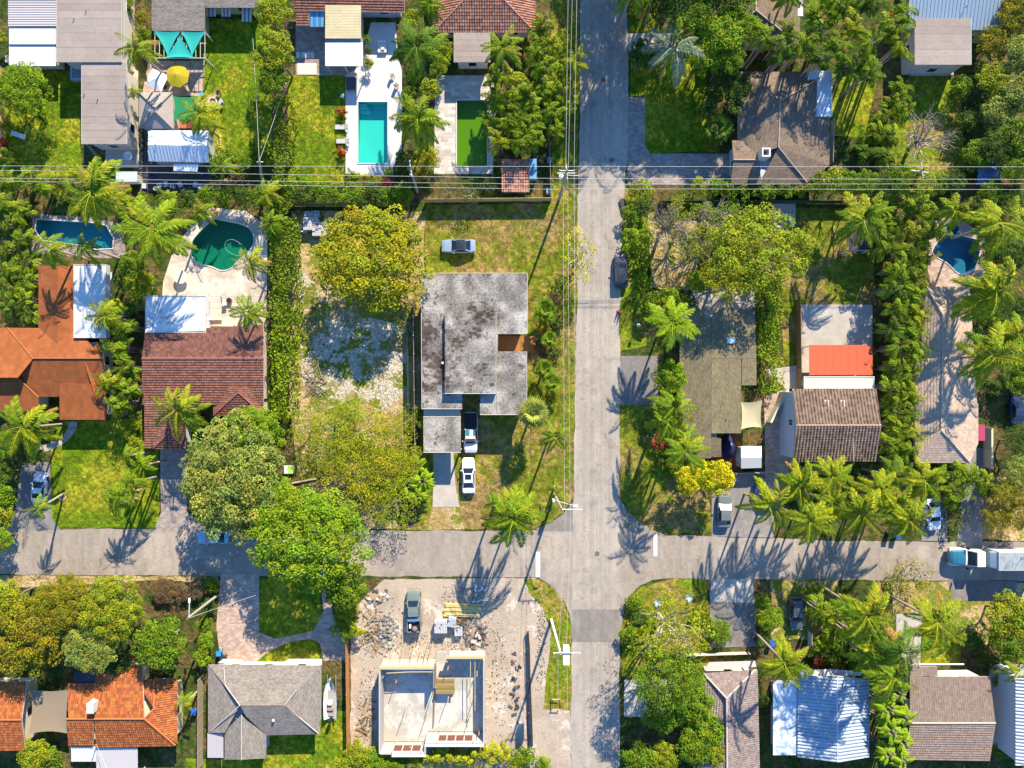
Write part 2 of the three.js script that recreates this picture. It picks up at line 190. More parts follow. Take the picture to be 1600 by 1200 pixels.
sh('driveway', [[967, 556], [1028, 556], [1028, 632], [967, 632]], 3, M.darkDrive, 'dark shaded driveway beside the olive roofed house');
sh('driveway', [[1112, 738], [1212, 738], [1215, 800], [1208, 840], [1112, 838]], 3, M.drivewayGrey, 'grey driveway with the parked sedan beside the yellow tree');
sh('driveway', [[1194, 620], [1230, 606], [1240, 760], [1215, 800], [1196, 760]], 4, M.paverPink, 'gravel side drive beside the two storey house');
sh('patio', [[1195, 578], [1250, 570], [1252, 606], [1228, 608]], 3, M.concrete, 'concrete path corner beside the orange awning');
sh('patio', rect(1252, 476, 1363, 606), 3, M.concrete, 'mottled concrete patio above the orange awning');
sh('patio', rect(1205, 318, 1243, 355), 3, M.concrete, 'small concrete slab beside the olive tree');
sh('patio', [[1040, 540], [1085, 450], [1180, 450], [1180, 480]], 2, M.concrete, 'pale patio behind the olive roofed house');
sh('driveway', [[1440, 780], [1480, 775], [1480, 845], [1440, 845]], 3, M.drivewayGrey, 'driveway with the white car under the palms');
sh('driveway', [[1510, 700], [1540, 700], [1535, 848], [1495, 848]], 3, M.drivewayGrey, 'grey driveway above the box truck cab');
sh('driveway', [[1108, 905], [1178, 905], [1182, 1010], [1110, 1012]], 3, M.darkDrive, 'dark shaded driveway above the taupe shingled roof');
sh('driveway_apron', [[1110, 904], [1176, 904], [1178, 940], [1110, 940]], 4, M.concrete, 'concrete apron of the dark driveway');
sh('driveway', [[1400, 960], [1440, 955], [1438, 1042], [1402, 1042]], 3, M.concrete, 'pale path to the taupe tiled house');
sh('driveway', [[1480, 905], [1590, 908], [1585, 938], [1490, 938]], 3, M.darkDrive, 'dark shaded lay-by below the box truck');
sh('driveway', [[975, 1062], [1050, 1062], [1048, 1120], [975, 1120]], 3, M.concrete, 'shaded concrete parking slab below the thin tree');
sh('sidewalk', [[-20, 110], [0, 110], [4, 220], [-20, 225]], 2, M.deckSand, 'sandy side path along the edge beside the round tree');
sh('patio', [[198, 100], [216, 100], [216, 225], [198, 225]], 2, M.deckSand, 'narrow concrete side path beside the flat roofed wing');
sh('patio', rect(165, 230, 218, 262), 2, M.concrete, 'shaded concrete pad with the satellite dish');
sh('junk_yard', [[228, 195], [330, 195], [335, 262], [320, 300], [222, 300]], 1, std(0x4a4846), 'dark cluttered yard below the metal shed');
sh('patio', [[232, 95], [320, 95], [318, 150], [222, 150]], 2, M.paverPink, 'reddish paved terrace under the parasols');
sh('patio', [[462, 40], [560, 40], [560, 118], [462, 118]], 2, M.paverGrey, 'shaded grey paved terrace beside the white patio roof');
deck('pool_deck', [[540, 118], [560, 105], [580, 35], [618, 35], [622, 90], [628, 110], [628, 235], [614, 262], [614, 274], [540, 274]], 4, M.deckWhite, 'bright white pool deck around the turquoise pool', poolA);
deck('pool_deck', [[680, 118], [770, 118], [775, 160], [770, 272], [678, 272]], 4, M.paverPatio, 'pale paver deck around the green pool', poolB);
deck('pool_deck', [[255, 440], [268, 400], [285, 370], [310, 340], [330, 324], [385, 330], [412, 350], [418, 380], [416, 510], [250, 510]], 4, M.deckSand, 'sandy concrete deck around the freeform pool', poolC);
deck('pool_deck', [[50, 334], [145, 340], [190, 350], [198, 398], [170, 404], [100, 400], [50, 395]], 4, M.paverGrey, 'shaded deck around the narrow pool under the palms', poolD);
deck('pool_deck', [[1460, 345], [1490, 336], [1512, 350], [1538, 368], [1540, 430], [1500, 455], [1455, 448], [1445, 400]], 4, M.paverPink, 'shaded terrace around the deep blue pool', poolE);
// pools
function pool(name, pts, depth, shellHex, waterHex, label) {
  const t = thing(name, label, 'pool'), sc = pts.map(([u, v]) => P(u, v)), y0 = 0.0, n = sc.length, pos = [], idx = [];
  const shell = std(shellHex, { roughness: 0.6, side: THREE.DoubleSide });
  sc.forEach((p) => { pos.push(p.x, y0, p.z, p.x, -depth, p.z); });
  for (let i = 0; i < n; i++) { const a = i * 2, b = ((i + 1) % n) * 2; idx.push(a, a + 1, b, b, a + 1, b + 1); }
  const g = new THREE.BufferGeometry(); g.setAttribute('position', new THREE.Float32BufferAttribute(pos, 3)); g.setIndex(idx); g.computeVertexNormals();
  part(t, 'side', g, shell); part(t, 'floor', flat(pts, -depth), shell);
  part(t, 'water', flat(pts, -0.1), new THREE.MeshPhysicalMaterial({ color: waterHex, roughness: 0.04, transmission: 1, thickness: 0, ior: 1.33, bumpMap: bumpFine, bumpScale: 0.035 }));
  const cop = []; for (let i = 0; i < n; i++) cop.push(bar(sc[i].clone().setY(0.03), sc[(i + 1) % n].clone().setY(0.03), 0.09, 5)); part(t, 'coping', merge(cop), std(0xcfc8be));
  return t;
}
const pA = pool('swimming_pool', poolA, 1.3, 0x6fcfc6, 0xa8efe8, 'rectangular turquoise swimming pool in a white deck');
pool('swimming_pool', poolB, 1.2, 0x7c9a18, 0xc4e060, 'rectangular swimming pool of algae green water');
pool('swimming_pool', poolC, 1.5, 0x2a8a76, 0x9ae0d0, 'freeform dark green swimming pool beside the sandy deck');
pool('swimming_pool', poolD, 1.3, 0x4fa0a6, 0xa8d8e0, 'narrow teal swimming pool half hidden under palms');
const pE = pool('swimming_pool', poolE, 1.6, 0x4c8ca2, 0xb0d8e4, 'deep blue curved swimming pool with a round spa');
for (const [v, w] of [[160, 12], [164.5, 15], [169, 18]]) { const a = P(560, v), b = P(560 + w, v + 4); part(pA, 'step', box(b.x - a.x, 0.9 - (v - 160) * 0.04, b.z - a.z, (a.x + b.x) / 2, -1.3 + (0.9 - (v - 160) * 0.04) / 2, (a.z + b.z) / 2), std(0x8fd8d0)); }
part(pE, 'spa_ring', new THREE.TorusGeometry(1.0, 0.12, 8, 28).rotateX(PI / 2).translate(...P(1488, 357).setY(0.05).toArray()), std(0x6fa0b8));
{ const c = new THREE.CatmullRomCurve3([[386, 400], [366, 398], [352, 388], [352, 378], [362, 374], [378, 382]].map(([u, v]) => P(u, v).setY(-0.1))); solo('pool_hose', new THREE.TubeGeometry(c, 30, 0.02, 5), std(0x8fb8a8), 'pale cleaner hose looping across the freeform green pool', 'hose'); }
// ---------- roofs and houses ----------
const cam = new V3(0, H, 0);
function tint(geo, fn) { const n = geo.attributes.position.count, c = new Float32Array(n * 3); for (let i = 0; i < n; i++) { const k = fn(i); c[i * 3] = k[0]; c[i * 3 + 1] = k[1]; c[i * 3 + 2] = k[2]; } geo.setAttribute('color', new THREE.BufferAttribute(c, 3)); return geo; }
const lin = (h) => { const c = new THREE.Color(h); return [c.r, c.g, c.b]; };
function clipPoly(poly, a, b, c) { // keep a*x+b*y<=c
  const out = []; for (let i = 0; i < poly.length; i++) { const p = poly[i], q = poly[(i + 1) % poly.length], dp = a * p[0] + b * p[1] - c, dq = a * q[0] + b * q[1] - c; if (dp <= 0) out.push(p); if ((dp < 0 && dq > 0) || (dp > 0 && dq < 0)) { const t = dp / (dp - dq); out.push([p[0] + (q[0] - p[0]) * t, p[1] + (q[1] - p[1]) * t]); } } return out;
}
const hash = (i, j) => { const s = Math.sin(i * 127.1 + j * 311.7) * 43758.5453; return s - Math.floor(s); };
// styles: course length, rib width, rib height, lift of each course, colours
const ST = {
  barrel: { course: 0.42, rib: 0.34, amp: 0.1, lift: 0.05, seg: 4, cols: [0x9c6a54, 0xa4745e, 0x90604c, 0xae8068] },
  orangeBarrel: { course: 0.42, rib: 0.3, amp: 0.06, lift: 0.045, seg: 4, cols: [0xa85c2a, 0x9c5426, 0xb06a32, 0x8f4e26] },
  brownFlat: { course: 0.34, rib: 0.3, amp: 0.03, lift: 0.09, seg: 2, cols: [0x744a3c, 0x7c5244, 0x6a4438, 0x845848] },
  brownBarrel: { course: 0.36, rib: 0.42, amp: 0.17, lift: 0.06, seg: 4, cols: [0x7e6856, 0x88725e, 0x725e4e, 0x927c68] },
  taupeFlat: { course: 0.36, rib: 0.33, amp: 0.03, lift: 0.09, seg: 2, cols: [0x8c786a, 0x907c6e, 0x887466, 0x948072] },
  blueBarrel: { course: 4, rib: 0.46, amp: 0.17, lift: 0.01, seg: 6, cols: [0x9aa8b4, 0xa0aeba] },
  pinkFlat: { course: 0.34, rib: 0.3, amp: 0.03, lift: 0.08, seg: 2, cols: [0x887870, 0x8e7e76, 0x807068, 0x94847a] },
  beigeFlat: { course: 0.36, rib: 0.33, amp: 0.01, lift: 0.035, seg: 1, cols: [0xb49c86, 0xb8a08a, 0xb09882, 0xbca48e] },
  awning: { course: 0.3, rib: 9, amp: 0, lift: 0.06, seg: 1, cols: [0xb8b2b0, 0xc2bcba] },
};
const tileMat = new THREE.MeshStandardMaterial({ vertexColors: true, roughness: 0.85 });
const tileMatGloss = new THREE.MeshStandardMaterial({ vertexColors: true, roughness: 0.6 });
// frame of a roof plane given three survey points with heights; later points are taken where the sight line meets the plane
function planeOf(pts) {
  const w = pts.slice(0, 3).map(([u, v, h]) => P(u, v, h)); const pl = new THREE.Plane().setFromCoplanarPoints(...w); if (pl.normal.y < 0) pl.negate();
  const world = pts.map(([u, v, h], i) => { if (i < 3) return w[i]; const g = P(u, v, 0), ray = new THREE.Ray(cam, g.sub(cam).normalize()), o = new V3(); ray.intersectPlane(pl, o); return o; });
  const n = pl.normal.clone(), up = new V3(0, 1, 0).addScaledVector(n, -n.y); if (up.length() < 0.02) up.set(0, 0, -1).addScaledVector(n, n.z); up.normalize(); const along = new V3().crossVectors(up, n).normalize(), o = world[0];
  return { world, n, up, along, o, poly: world.map((p) => { const d = p.clone().sub(o); return [d.dot(along), d.dot(up)]; }) };
}
function ccw(p) { let a = 0; p.forEach((q, i) => { const r = p[(i + 1) % p.length]; a += q[0] * r[1] - r[0] * q[1]; }); return a < 0 ? p.slice().reverse() : p; }
function deckGeo(f, thick = 0.14) { // the boards under the covering
  const poly = ccw(f.poly), s = new THREE.Shape(poly.map(([x, y]) => new THREE.Vector2(x, y))), g = new THREE.ExtrudeGeometry(s, { depth: thick, bevelEnabled: false }).translate(0, 0, -thick);
  return g.applyMatrix4(new THREE.Matrix4().makeBasis(f.along, f.up, f.n).setPosition(f.o));
}
function slope(parent, pts, style, name = 'roof_tiles') {
  const f = planeOf(pts), st = ST[style], poly = ccw(f.poly), pos = [], col = [], cols = st.cols.map(lin);
  const lo = [Math.min(...poly.map((p) => p[0])), Math.min(...poly.map((p) => p[1]))], hi = [Math.max(...poly.map((p) => p[0])), Math.max(...poly.map((p) => p[1]))], seg = st.seg;
  const width = Math.min(st.rib, hi[0] - lo[0] + 0.01), prof = (a) => st.amp * Math.pow(Math.abs(Math.cos(PI * a / width)), 0.8);
  const inside = (x, y) => { for (let i = 0; i < poly.length; i++) { const p = poly[i], q = poly[(i + 1) % poly.length]; if ((q[0] - p[0]) * (y - p[1]) - (q[1] - p[1]) * (x - p[0]) < 0) return false; } return true; };
  for (let j = 0, b = lo[1]; b < hi[1]; j++, b += st.course) for (let i = 0, a = lo[0]; a < hi[0]; i++, a += width) {
    const k0 = hash(i + lo[0] * 3, j + lo[1]), c0 = cols[Math.floor(k0 * cols.length)], k = 0.88 + 0.24 * hash(j, i + 9), c = [c0[0] * k, c0[1] * k, c0[2] * k];
    for (let s = 0; s < seg; s++) {
      let q = [[a + width * s / seg, b], [a + width * (s + 1) / seg, b], [a + width * (s + 1) / seg, b + st.course], [a + width * s / seg, b + st.course]];
      if (!q.every(([x, y]) => inside(x, y))) { for (let e = 0; e < poly.length && q.length; e++) { const p = poly[e], r = poly[(e + 1) % poly.length], dx = r[0] - p[0], dy = r[1] - p[1]; q = clipPoly(q, dy, -dx, dy * p[0] - dx * p[1]); } if (q.length < 3) continue; }
      const w = q.map(([x, y]) => f.o.clone().addScaledVector(f.along, x).addScaledVector(f.up, y).addScaledVector(f.n, 0.012 + prof(x - lo[0]) + st.lift * (1 - (y - b) / st.course)));
      for (let m = 1; m < w.length - 1; m++) for (const p of [w[0], w[m], w[m + 1]]) { pos.push(p.x, p.y, p.z); col.push(...c); }
    }
  }
  const g = new THREE.BufferGeometry(); g.setAttribute('position', new THREE.Float32BufferAttribute(pos, 3)); g.setAttribute('color', new THREE.Float32BufferAttribute(col, 3)); g.computeVertexNormals();
  part(parent, 'roof_deck', deckGeo(f), M.offWhite);
  return part(parent, name, g, style === 'blueBarrel' ? tileMatGloss : tileMat, 'stuff');
}
function smoothSlope(parent, pts, mat, name = 'roof_plane') { // shingle or painted roof
  const f = planeOf(pts), g = deckGeo(f, 0.16); return part(parent, name, g, mat);
}
function ribSlope(parent, pts, mat, step = 0.4, name = 'metal_sheet') { // standing seam or corrugated metal: sheet and ribs
  const f = planeOf(pts), poly = ccw(f.poly), g = [deckGeo(f, 0.06)], lo = Math.min(...poly.map((p) => p[0])), hi = Math.max(...poly.map((p) => p[0]));
  for (let a = lo + step / 2; a < hi; a += step) { let q = [[a - 0.03, -99], [a + 0.03, -99], [a + 0.03, 99], [a - 0.03, 99]]; for (let e = 0; e < poly.length && q.length; e++) { const p = poly[e], r = poly[(e + 1) % poly.length], dx = r[0] - p[0], dy = r[1] - p[1]; q = clipPoly(q, dy, -dx, dy * p[0] - dx * p[1]); } if (q.length < 3) continue;
    const y0 = Math.min(...q.map((p) => p[1])), y1 = Math.max(...q.map((p) => p[1])); g.push(box(0.06, y1 - y0 - 0.01, 0.05, a, (y0 + y1) / 2, 0.025).applyMatrix4(new THREE.Matrix4().makeBasis(f.along, f.up, f.n).setPosition(f.o))); }
  return part(parent, name, merge(g), mat);
}
function ridge(parent, list, mat, r = 0.11) { for (const [a, b] of list) part(parent, 'ridge_cap', bar(P(...a).add(new V3(0, 0.06, 0)), P(...b).add(new V3(0, 0.06, 0)), r, 7), mat); }
// body of a house below a roof rectangle whose eave is h up; windows on the sides
const winFrame = box(1.3, 1.2, 0.08), winPane = box(1.1, 1.0, 0.05, 0, 0, 0.03);
function walls(t, u0, v0, u1, v1, h, inset, mat, windows = true) {
  const a = P(u0, v0, h), b = P(u1, v1, h), x0 = a.x + inset, x1 = b.x - inset, z0 = a.z + inset, z1 = b.z - inset, w = x1 - x0, d = z1 - z0; if (w <= 0.3 || d <= 0.3) return;
  part(t, 'wall', box(w, h - 0.15, d, (x0 + x1) / 2, (h - 0.15) / 2, (z0 + z1) / 2), mat);
  if (!windows) return;
  for (const [len, ang, cx, cz] of [[w, 0, (x0 + x1) / 2, z1], [w, PI, (x0 + x1) / 2, z0], [d, PI / 2, x1, (z0 + z1) / 2], [d, -PI / 2, x0, (z0 + z1) / 2]]) {
    const n = Math.floor(len / 4); for (let i = 0; i < n; i++) { const o = ((i + 0.5) / n - 0.5) * len, m = part(t, 'window', winFrame, M.white); m.rotation.y = ang; m.position.set(cx + Math.cos(ang) * o, Math.min(1.5, h - 1), cz - Math.sin(ang) * o); part(m, 'pane', winPane, M.glass); }
  }
}
const P3 = (u, v, h) => [u, v, h];
function flatRoof(t, u0, v0, u1, v1, h, mat, opts = {}) { const m = slab(t, opts.name ?? 'flat_roof', rect(u0, v0, u1, v1), h, opts.thick ?? 0.22, mat);
  if (opts.trim) { const a = P(u0, v0, h), b = P(u1, v1, h), g = []; const w = 0.1; for (const [x0, z0, x1, z1] of [[a.x, a.z, b.x, a.z + w], [a.x, b.z - w, b.x, b.z], [a.x, a.z + w, a.x + w, b.z - w], [b.x - w, a.z + w, b.x, b.z - w]]) g.push(box(x1 - x0, 0.06, z1 - z0, (x0 + x1) / 2, h + 0.03, (z0 + z1) / 2)); part(t, 'roof_edge', merge(g), opts.trim); }
  return m; }
function strips(t, u0, v0, u1, v1, h, step, vertical) { // rolled roofing laid in overlapping strips, each its own piece
  const ms = [M.rollA, M.rollB, M.rollC], n = Math.round((vertical ? u1 - u0 : v1 - v0) / step), k = (vertical ? u1 - u0 : v1 - v0) / n;
  slab(t, 'roof_deck', rect(u0, v0, u1, v1), h - 0.02, 0.2, M.offWhite);
  for (let i = 0; i < n; i++) { const g = vertical ? rect(u0 + i * k + 0.15, v0 + 0.6, u0 + (i + 1) * k, v1 - 0.6) : rect(u0 + 0.6, v0 + i * k + 0.15, u1 - 0.6, v0 + (i + 1) * k); slab(t, 'roofing_strip', g, h + 0.012 * (i % 2) + rnd(0, 0.006), 0.018, ms[Math.floor(hash(i, u0) * 3)]); }
}
function panels(t, u0, v0, u1, v1, h, n, mat, vertical = true, name = 'roof_panel') { const k = (vertical ? u1 - u0 : v1 - v0) / n; for (let i = 0; i < n; i++) slab(t, name, vertical ? rect(u0 + i * k + 0.12, v0, u0 + (i + 1) * k - 0.12, v1) : rect(u0, v0 + i * k + 0.12, u1, v0 + (i + 1) * k - 0.12), h + 0.006 * (i % 2), 0.12, mat); }
function posts(t, list, h, mat = M.white, r = 0.06) { for (const [u, v] of list) { const p = P(u, v, h); part(t, 'post', box(r * 2, h - 0.15, r * 2, p.x, (h - 0.15) / 2, p.z), mat); } }
// hip/gable roof over a rectangle of survey points; kind: smooth material or tile style
function cover(t, pts, k) { return typeof k === 'string' ? slope(t, pts, k) : smoothSlope(t, pts, k); }
function hip(t, u0, v0, u1, v1, e, r, k, axis, ends = [1, 1], cap = M.offWhite, q = 1) {
  if (axis === 'x') { const m = (v0 + v1) / 2, d = (v1 - v0) / 2 * q, a = ends[0] ? u0 + d : u0, b = ends[1] ? u1 - d : u1;
    cover(t, [[u0, v0, e], [u1, v0, e], [b, m, r], [a, m, r]], k); cover(t, [[u0, v1, e], [u1, v1, e], [b, m, r], [a, m, r]], k);
    if (ends[0]) cover(t, [[u0, v0, e], [u0, v1, e], [a, m, r]], k); if (ends[1]) cover(t, [[u1, v0, e], [u1, v1, e], [b, m, r]], k);
    ridge(t, [[[a, m, r], [b, m, r]], ...(ends[0] ? [[[u0, v0, e], [a, m, r]], [[u0, v1, e], [a, m, r]]] : []), ...(ends[1] ? [[[u1, v0, e], [b, m, r]], [[u1, v1, e], [b, m, r]]] : [])], cap);
  } else { const m = (u0 + u1) / 2, d = (u1 - u0) / 2 * q, a = ends[0] ? v0 + d : v0, b = ends[1] ? v1 - d : v1;
    cover(t, [[u0, v0, e], [u0, v1, e], [m, b, r], [m, a, r]], k); cover(t, [[u1, v0, e], [u1, v1, e], [m, b, r], [m, a, r]], k);
    if (ends[0]) cover(t, [[u0, v0, e], [u1, v0, e], [m, a, r]], k); if (ends[1]) cover(t, [[u0, v1, e], [u1, v1, e], [m, b, r]], k);
    ridge(t, [[[m, a, r], [m, b, r]], ...(ends[0] ? [[[u0, v0, e], [m, a, r]], [[u1, v0, e], [m, a, r]]] : []), ...(ends[1] ? [[[u0, v1, e], [m, b, r]], [[u1, v1, e], [m, b, r]]] : [])], cap);
  }
}
const house = (label, name = 'house') => thing(name, label, 'house');
function vent(t, u, v, h, tall = 0.35) { const p = P(u, v, h); part(t, 'vent_pipe', new THREE.CylinderGeometry(0.06, 0.07, tall, 8).translate(p.x, h + tall / 2, p.z), M.woodGrey); }
const shT = M.shingle(hex(0x7e6e5e)), shG = M.shingle(hex(0x8c8379)), shO = M.shingle(hex(0x7c7258)), shB = M.shingle(hex(0x8f97a0));
{ // A: flat roofed house at the upper corner
  const t = house('L-shaped house with a flat grey strip roof and ribbed white annex');
  strips(t, 88, -40, 190, 97, 4.1, 11.5); strips(t, 127, 97.4, 198, 225, 3.9, 10.5);
  walls(t, 88, -40, 190, 97, 4.1, 0.5, M.stucco); walls(t, 127, 100, 198, 225, 3.8, 0.5, M.stucco);
  slope(t, [[13, 41, 2.9], [88, 41, 2.9], [88, -20, 3.6], [13, -20, 3.6]], 'awning', 'awning_slats'); panels(t, 14, 43, 87, 69, 2.8, 1, M.white); panels(t, 14, 71, 87, 103, 2.6, 1, M.white); walls(t, 14, -20, 87, 100, 2.5, 0.4, M.stucco);
  vent(t, 135, 18, 4.1); vent(t, 116, 30, 4.1); vent(t, 132, 148, 3.9); vent(t, 153, 156, 3.9);
}
{ const t = house('grey shingled house with striped window awnings at the top edge');
  smoothSlope(t, [[237, 48, 2.8], [320, 48, 2.8], [320, -60, 4.4], [237, -60, 4.4]], shG); smoothSlope(t, [[320.4, 12, 3.2], [406, 12, 3.2], [406, -60, 4.4], [320.4, -60, 4.4]], shG); walls(t, 240, -55, 402, 10, 2.8, 0.4, std(0x9fb08a)); walls(t, 240, 8, 318, 46, 2.7, 0.4, std(0x9fb08a));
  for (const [u, w] of [[322, 15], [346, 14], [378, 15]]) for (let i = 0; i < 5; i++) { const f = planeOf([[u + i * w / 5, 12, 2.4], [u + (i + 1) * w / 5, 12, 2.4], [u + (i + 1) * w / 5, 26 + (u > 370 ? 8 : 0), 1.8], [u + i * w / 5, 26 + (u > 370 ? 8 : 0), 1.8]]); part(t, 'awning_stripe', deckGeo(f, 0.02), i % 2 ? std(0x6a7080) : M.offWhite); }
}
{ const t = thing('pergola', 'white slatted pergola under three turquoise shade sails', 'pergola');
  for (let i = 0; i < 12; i++) { const a = P(242 + i * 7.1, 49, 2.6), b = P(242 + i * 7.1, 91, 2.6); part(t, 'rafter', bar(a, b, 0.05, 4), M.offWhite); }
  for (const v of [50, 68, 91]) part(t, 'beam', bar(P(240, v, 2.45), P(322, v, 2.45), 0.08, 4), v === 68 ? std(0xc8a89a) : M.offWhite); posts(t, [[241, 91], [321, 91], [241, 51], [321, 51]], 2.5);
}
const sail = (label, pts, color, dip = 0.35, cat = 'shade sail') => { // hollow-edged stretched cloth
  const n = 10, w = pts.map(([u, v, h]) => P(u, v, h)), pos = [], c = w.reduce((a, p) => a.add(p), new V3()).multiplyScalar(1 / w.length), rim = [];
  for (let i = 0; i < w.length; i++) for (let k = 0; k < n; k++) { const t = k / n, p = w[i].clone().lerp(w[(i + 1) % w.length], t), q = 4 * t * (1 - t); p.lerp(c, q * 0.1); p.y -= q * dip * 0.3; rim.push(p); }
  const rings = 6, grid = []; for (let r = 0; r <= rings; r++) grid.push(rim.map((p) => { const q = p.clone().lerp(c, 1 - r / rings); q.y -= dip * (1 - (r / rings) ** 2); return q; }));
  for (let r = 0; r < rings; r++) for (let i = 0; i < rim.length; i++) { const j = (i + 1) % rim.length, a = grid[r][i], b = grid[r][j], d = grid[r + 1][i], e = grid[r + 1][j]; for (const p of [a, d, b, b, d, e]) pos.push(p.x, p.y, p.z); }
  const g = new THREE.BufferGeometry(); g.setAttribute('position', new THREE.Float32BufferAttribute(pos, 3)); g.computeVertexNormals();
  return solo('shade_sail', g, new THREE.MeshPhysicalMaterial({ color, roughness: 0.9, transmission: 0.25, thickness: 0, side: THREE.DoubleSide }), label, cat);
};
sail('turquoise triangular shade sail beside the palm end of the pergola', [[241, 48, 2.9], [281, 49, 2.9], [262, 87, 2.8]], 0x15b0a6, 0.15);
sail('turquoise triangular shade sail at the lawn end of the pergola', [[283, 49, 2.9], [321, 49, 2.9], [300, 87, 2.8]], 0x15b0a6, 0.15);
sail('middle turquoise shade sail pointing up between the two others', [[281, 55, 3.0], [303, 90, 2.9], [258, 90, 2.9]], 0x18b8ae, 0.15);
sail('green shade canopy half under a palm beside the grey shed', [[271, 150, 2.6], [309, 150, 2.6], [309, 188, 2.6], [271, 188, 2.6]], 0x0c8a50, 0.05);
{ const t = thing('garden_shed', 'grey pyramid roofed garden shed with a white roof vent', 'shed'); hip(t, 217, 144, 270, 201, 2.5, 3.4, rollTex(hex(0xa0968e)), 'y', [1, 1], std(0x8d847e), 0.98); walls(t, 217, 144, 270, 201, 2.5, 0.3, M.offWhite, false); part(t, 'vent_cowl', new THREE.SphereGeometry(0.28, 12, 8).translate(...P(233, 173, 3.25).toArray()), M.white); }
{ const t = thing('metal_shed', 'ribbed white metal gabled shed above the cluttered yard', 'shed'); const mm = std(0xd3dbe2, { metalness: 0.15, roughness: 0.5 }); ribSlope(t, [[232, 204, 2.6], [326, 204, 2.6], [323, 228, 3.5], [231, 226, 3.5]], mm, 0.45); ribSlope(t, [[232, 252, 2.5], [327, 254, 2.5], [323, 228, 3.5], [231, 226, 3.5]], mm, 0.45); walls(t, 234, 205, 325, 251, 2.5, 0.2, M.wallBlue, false); vent(t, 243, 226, 3.5, 0.4); vent(t, 309, 228, 3.5, 0.4);
  const t2 = thing('lean_to', 'small ribbed white lean-to roof against the metal shed', 'shed'); ribSlope(t2, [[271, 256, 2.2], [310, 256, 2.2], [308, 268, 2.0], [271, 267, 2.0]], mm, 0.45); posts(t2, [[273, 265], [306, 266]], 2.0); }
{ const t = thing('tool_shed', 'little white roofed hut beside the striped stone edging', 'shed'); smoothSlope(t, [[181, 268, 2.2], [214, 268, 2.2], [214, 284, 2.0], [181, 284, 2.0]], M.white); walls(t, 183, 269, 213, 283, 2.0, 0.1, M.offWhite, false); }
{ // C
  const t = house('brown tiled house with a yellowish flat roof and a white panel patio roof');
  slope(t, [[460, 17, 2.9], [632, 20, 2.9], [632, -70, 4.6], [460, -70, 4.6]], 'brownFlat'); walls(t, 464, -60, 628, 16, 2.8, 0.5, M.wallBlue); slope(t, [[463, 40, 2.6], [483, 40, 2.6], [483, 17, 2.9], [463, 17, 2.9]], 'brownFlat');
  const rm = std(0x3f87b8); for (let i = 0; i < 5; i++) { const f = planeOf([[485 + i * 4.2, 42, 2.3], [488.9 + i * 4.2, 42, 2.3], [488.9 + i * 4.2, 17, 2.8], [485 + i * 4.2, 17, 2.8]]); part(t, 'awning_rib', deckGeo(f, 0.03), i % 2 ? rm : std(0x69a8cc)); }
  panels(t, 508, 8, 564, 60, 3.2, 12, rollTex(hex(0xbdb28e)), false, 'roofing_strip'); walls(t, 509, 8, 564, 60, 3.1, 0.3, M.stucco); panels(t, 508, 66, 567, 103, 2.9, 4, M.white); slab(t, 'roof_beam', rect(508, 61, 567, 65), 2.95, 0.2, std(0x8a8f94)); posts(t, [[510, 101], [565, 101], [537, 101]], 2.8);
}
{ const t = house('terracotta barrel tiled house with a grey flat patio roof');
  hip(t, 677, -80, 836, 51, 2.9, 4.8, 'barrel', 'x', [1, 1], std(0xb87a60), 0.95); walls(t, 682, -75, 830, 47, 2.9, 0.4, M.cream); strips(t, 709, 45, 766, 97, 3.0, 9); walls(t, 711, 47, 764, 96, 2.9, 0.3, M.stucco);
}
{ const t = thing('tiled_shed', 'small shed with a weathered red roof under the wires', 'shed'); slope(t, [[784, 249, 2.4], [827, 249, 2.4], [827, 300, 2.1], [784, 300, 2.1]], 'barrel'); walls(t, 786, 251, 825, 298, 2.1, 0.2, M.woodGrey, false); }
{ const t = house('taupe shingled house with clipped corners at the top edge');
  hip(t, 1112, -90, 1250, 72, 2.9, 5, shT, 'y', [1, 1], std(0xb0a496), 0.8); smoothSlope(t, [[1196, 75, 2.9], [1228, 75, 2.9], [1228, -10, 3.9], [1182, 12, 3.7]], shT); walls(t, 1116, -86, 1246, 68, 2.8, 0.4, M.stucco); panels(t, 1228, -12, 1255, 25, 3.0, 1, M.white); walls(t, 1229, -12, 1254, 24, 2.9, 0.3, M.white, false); }
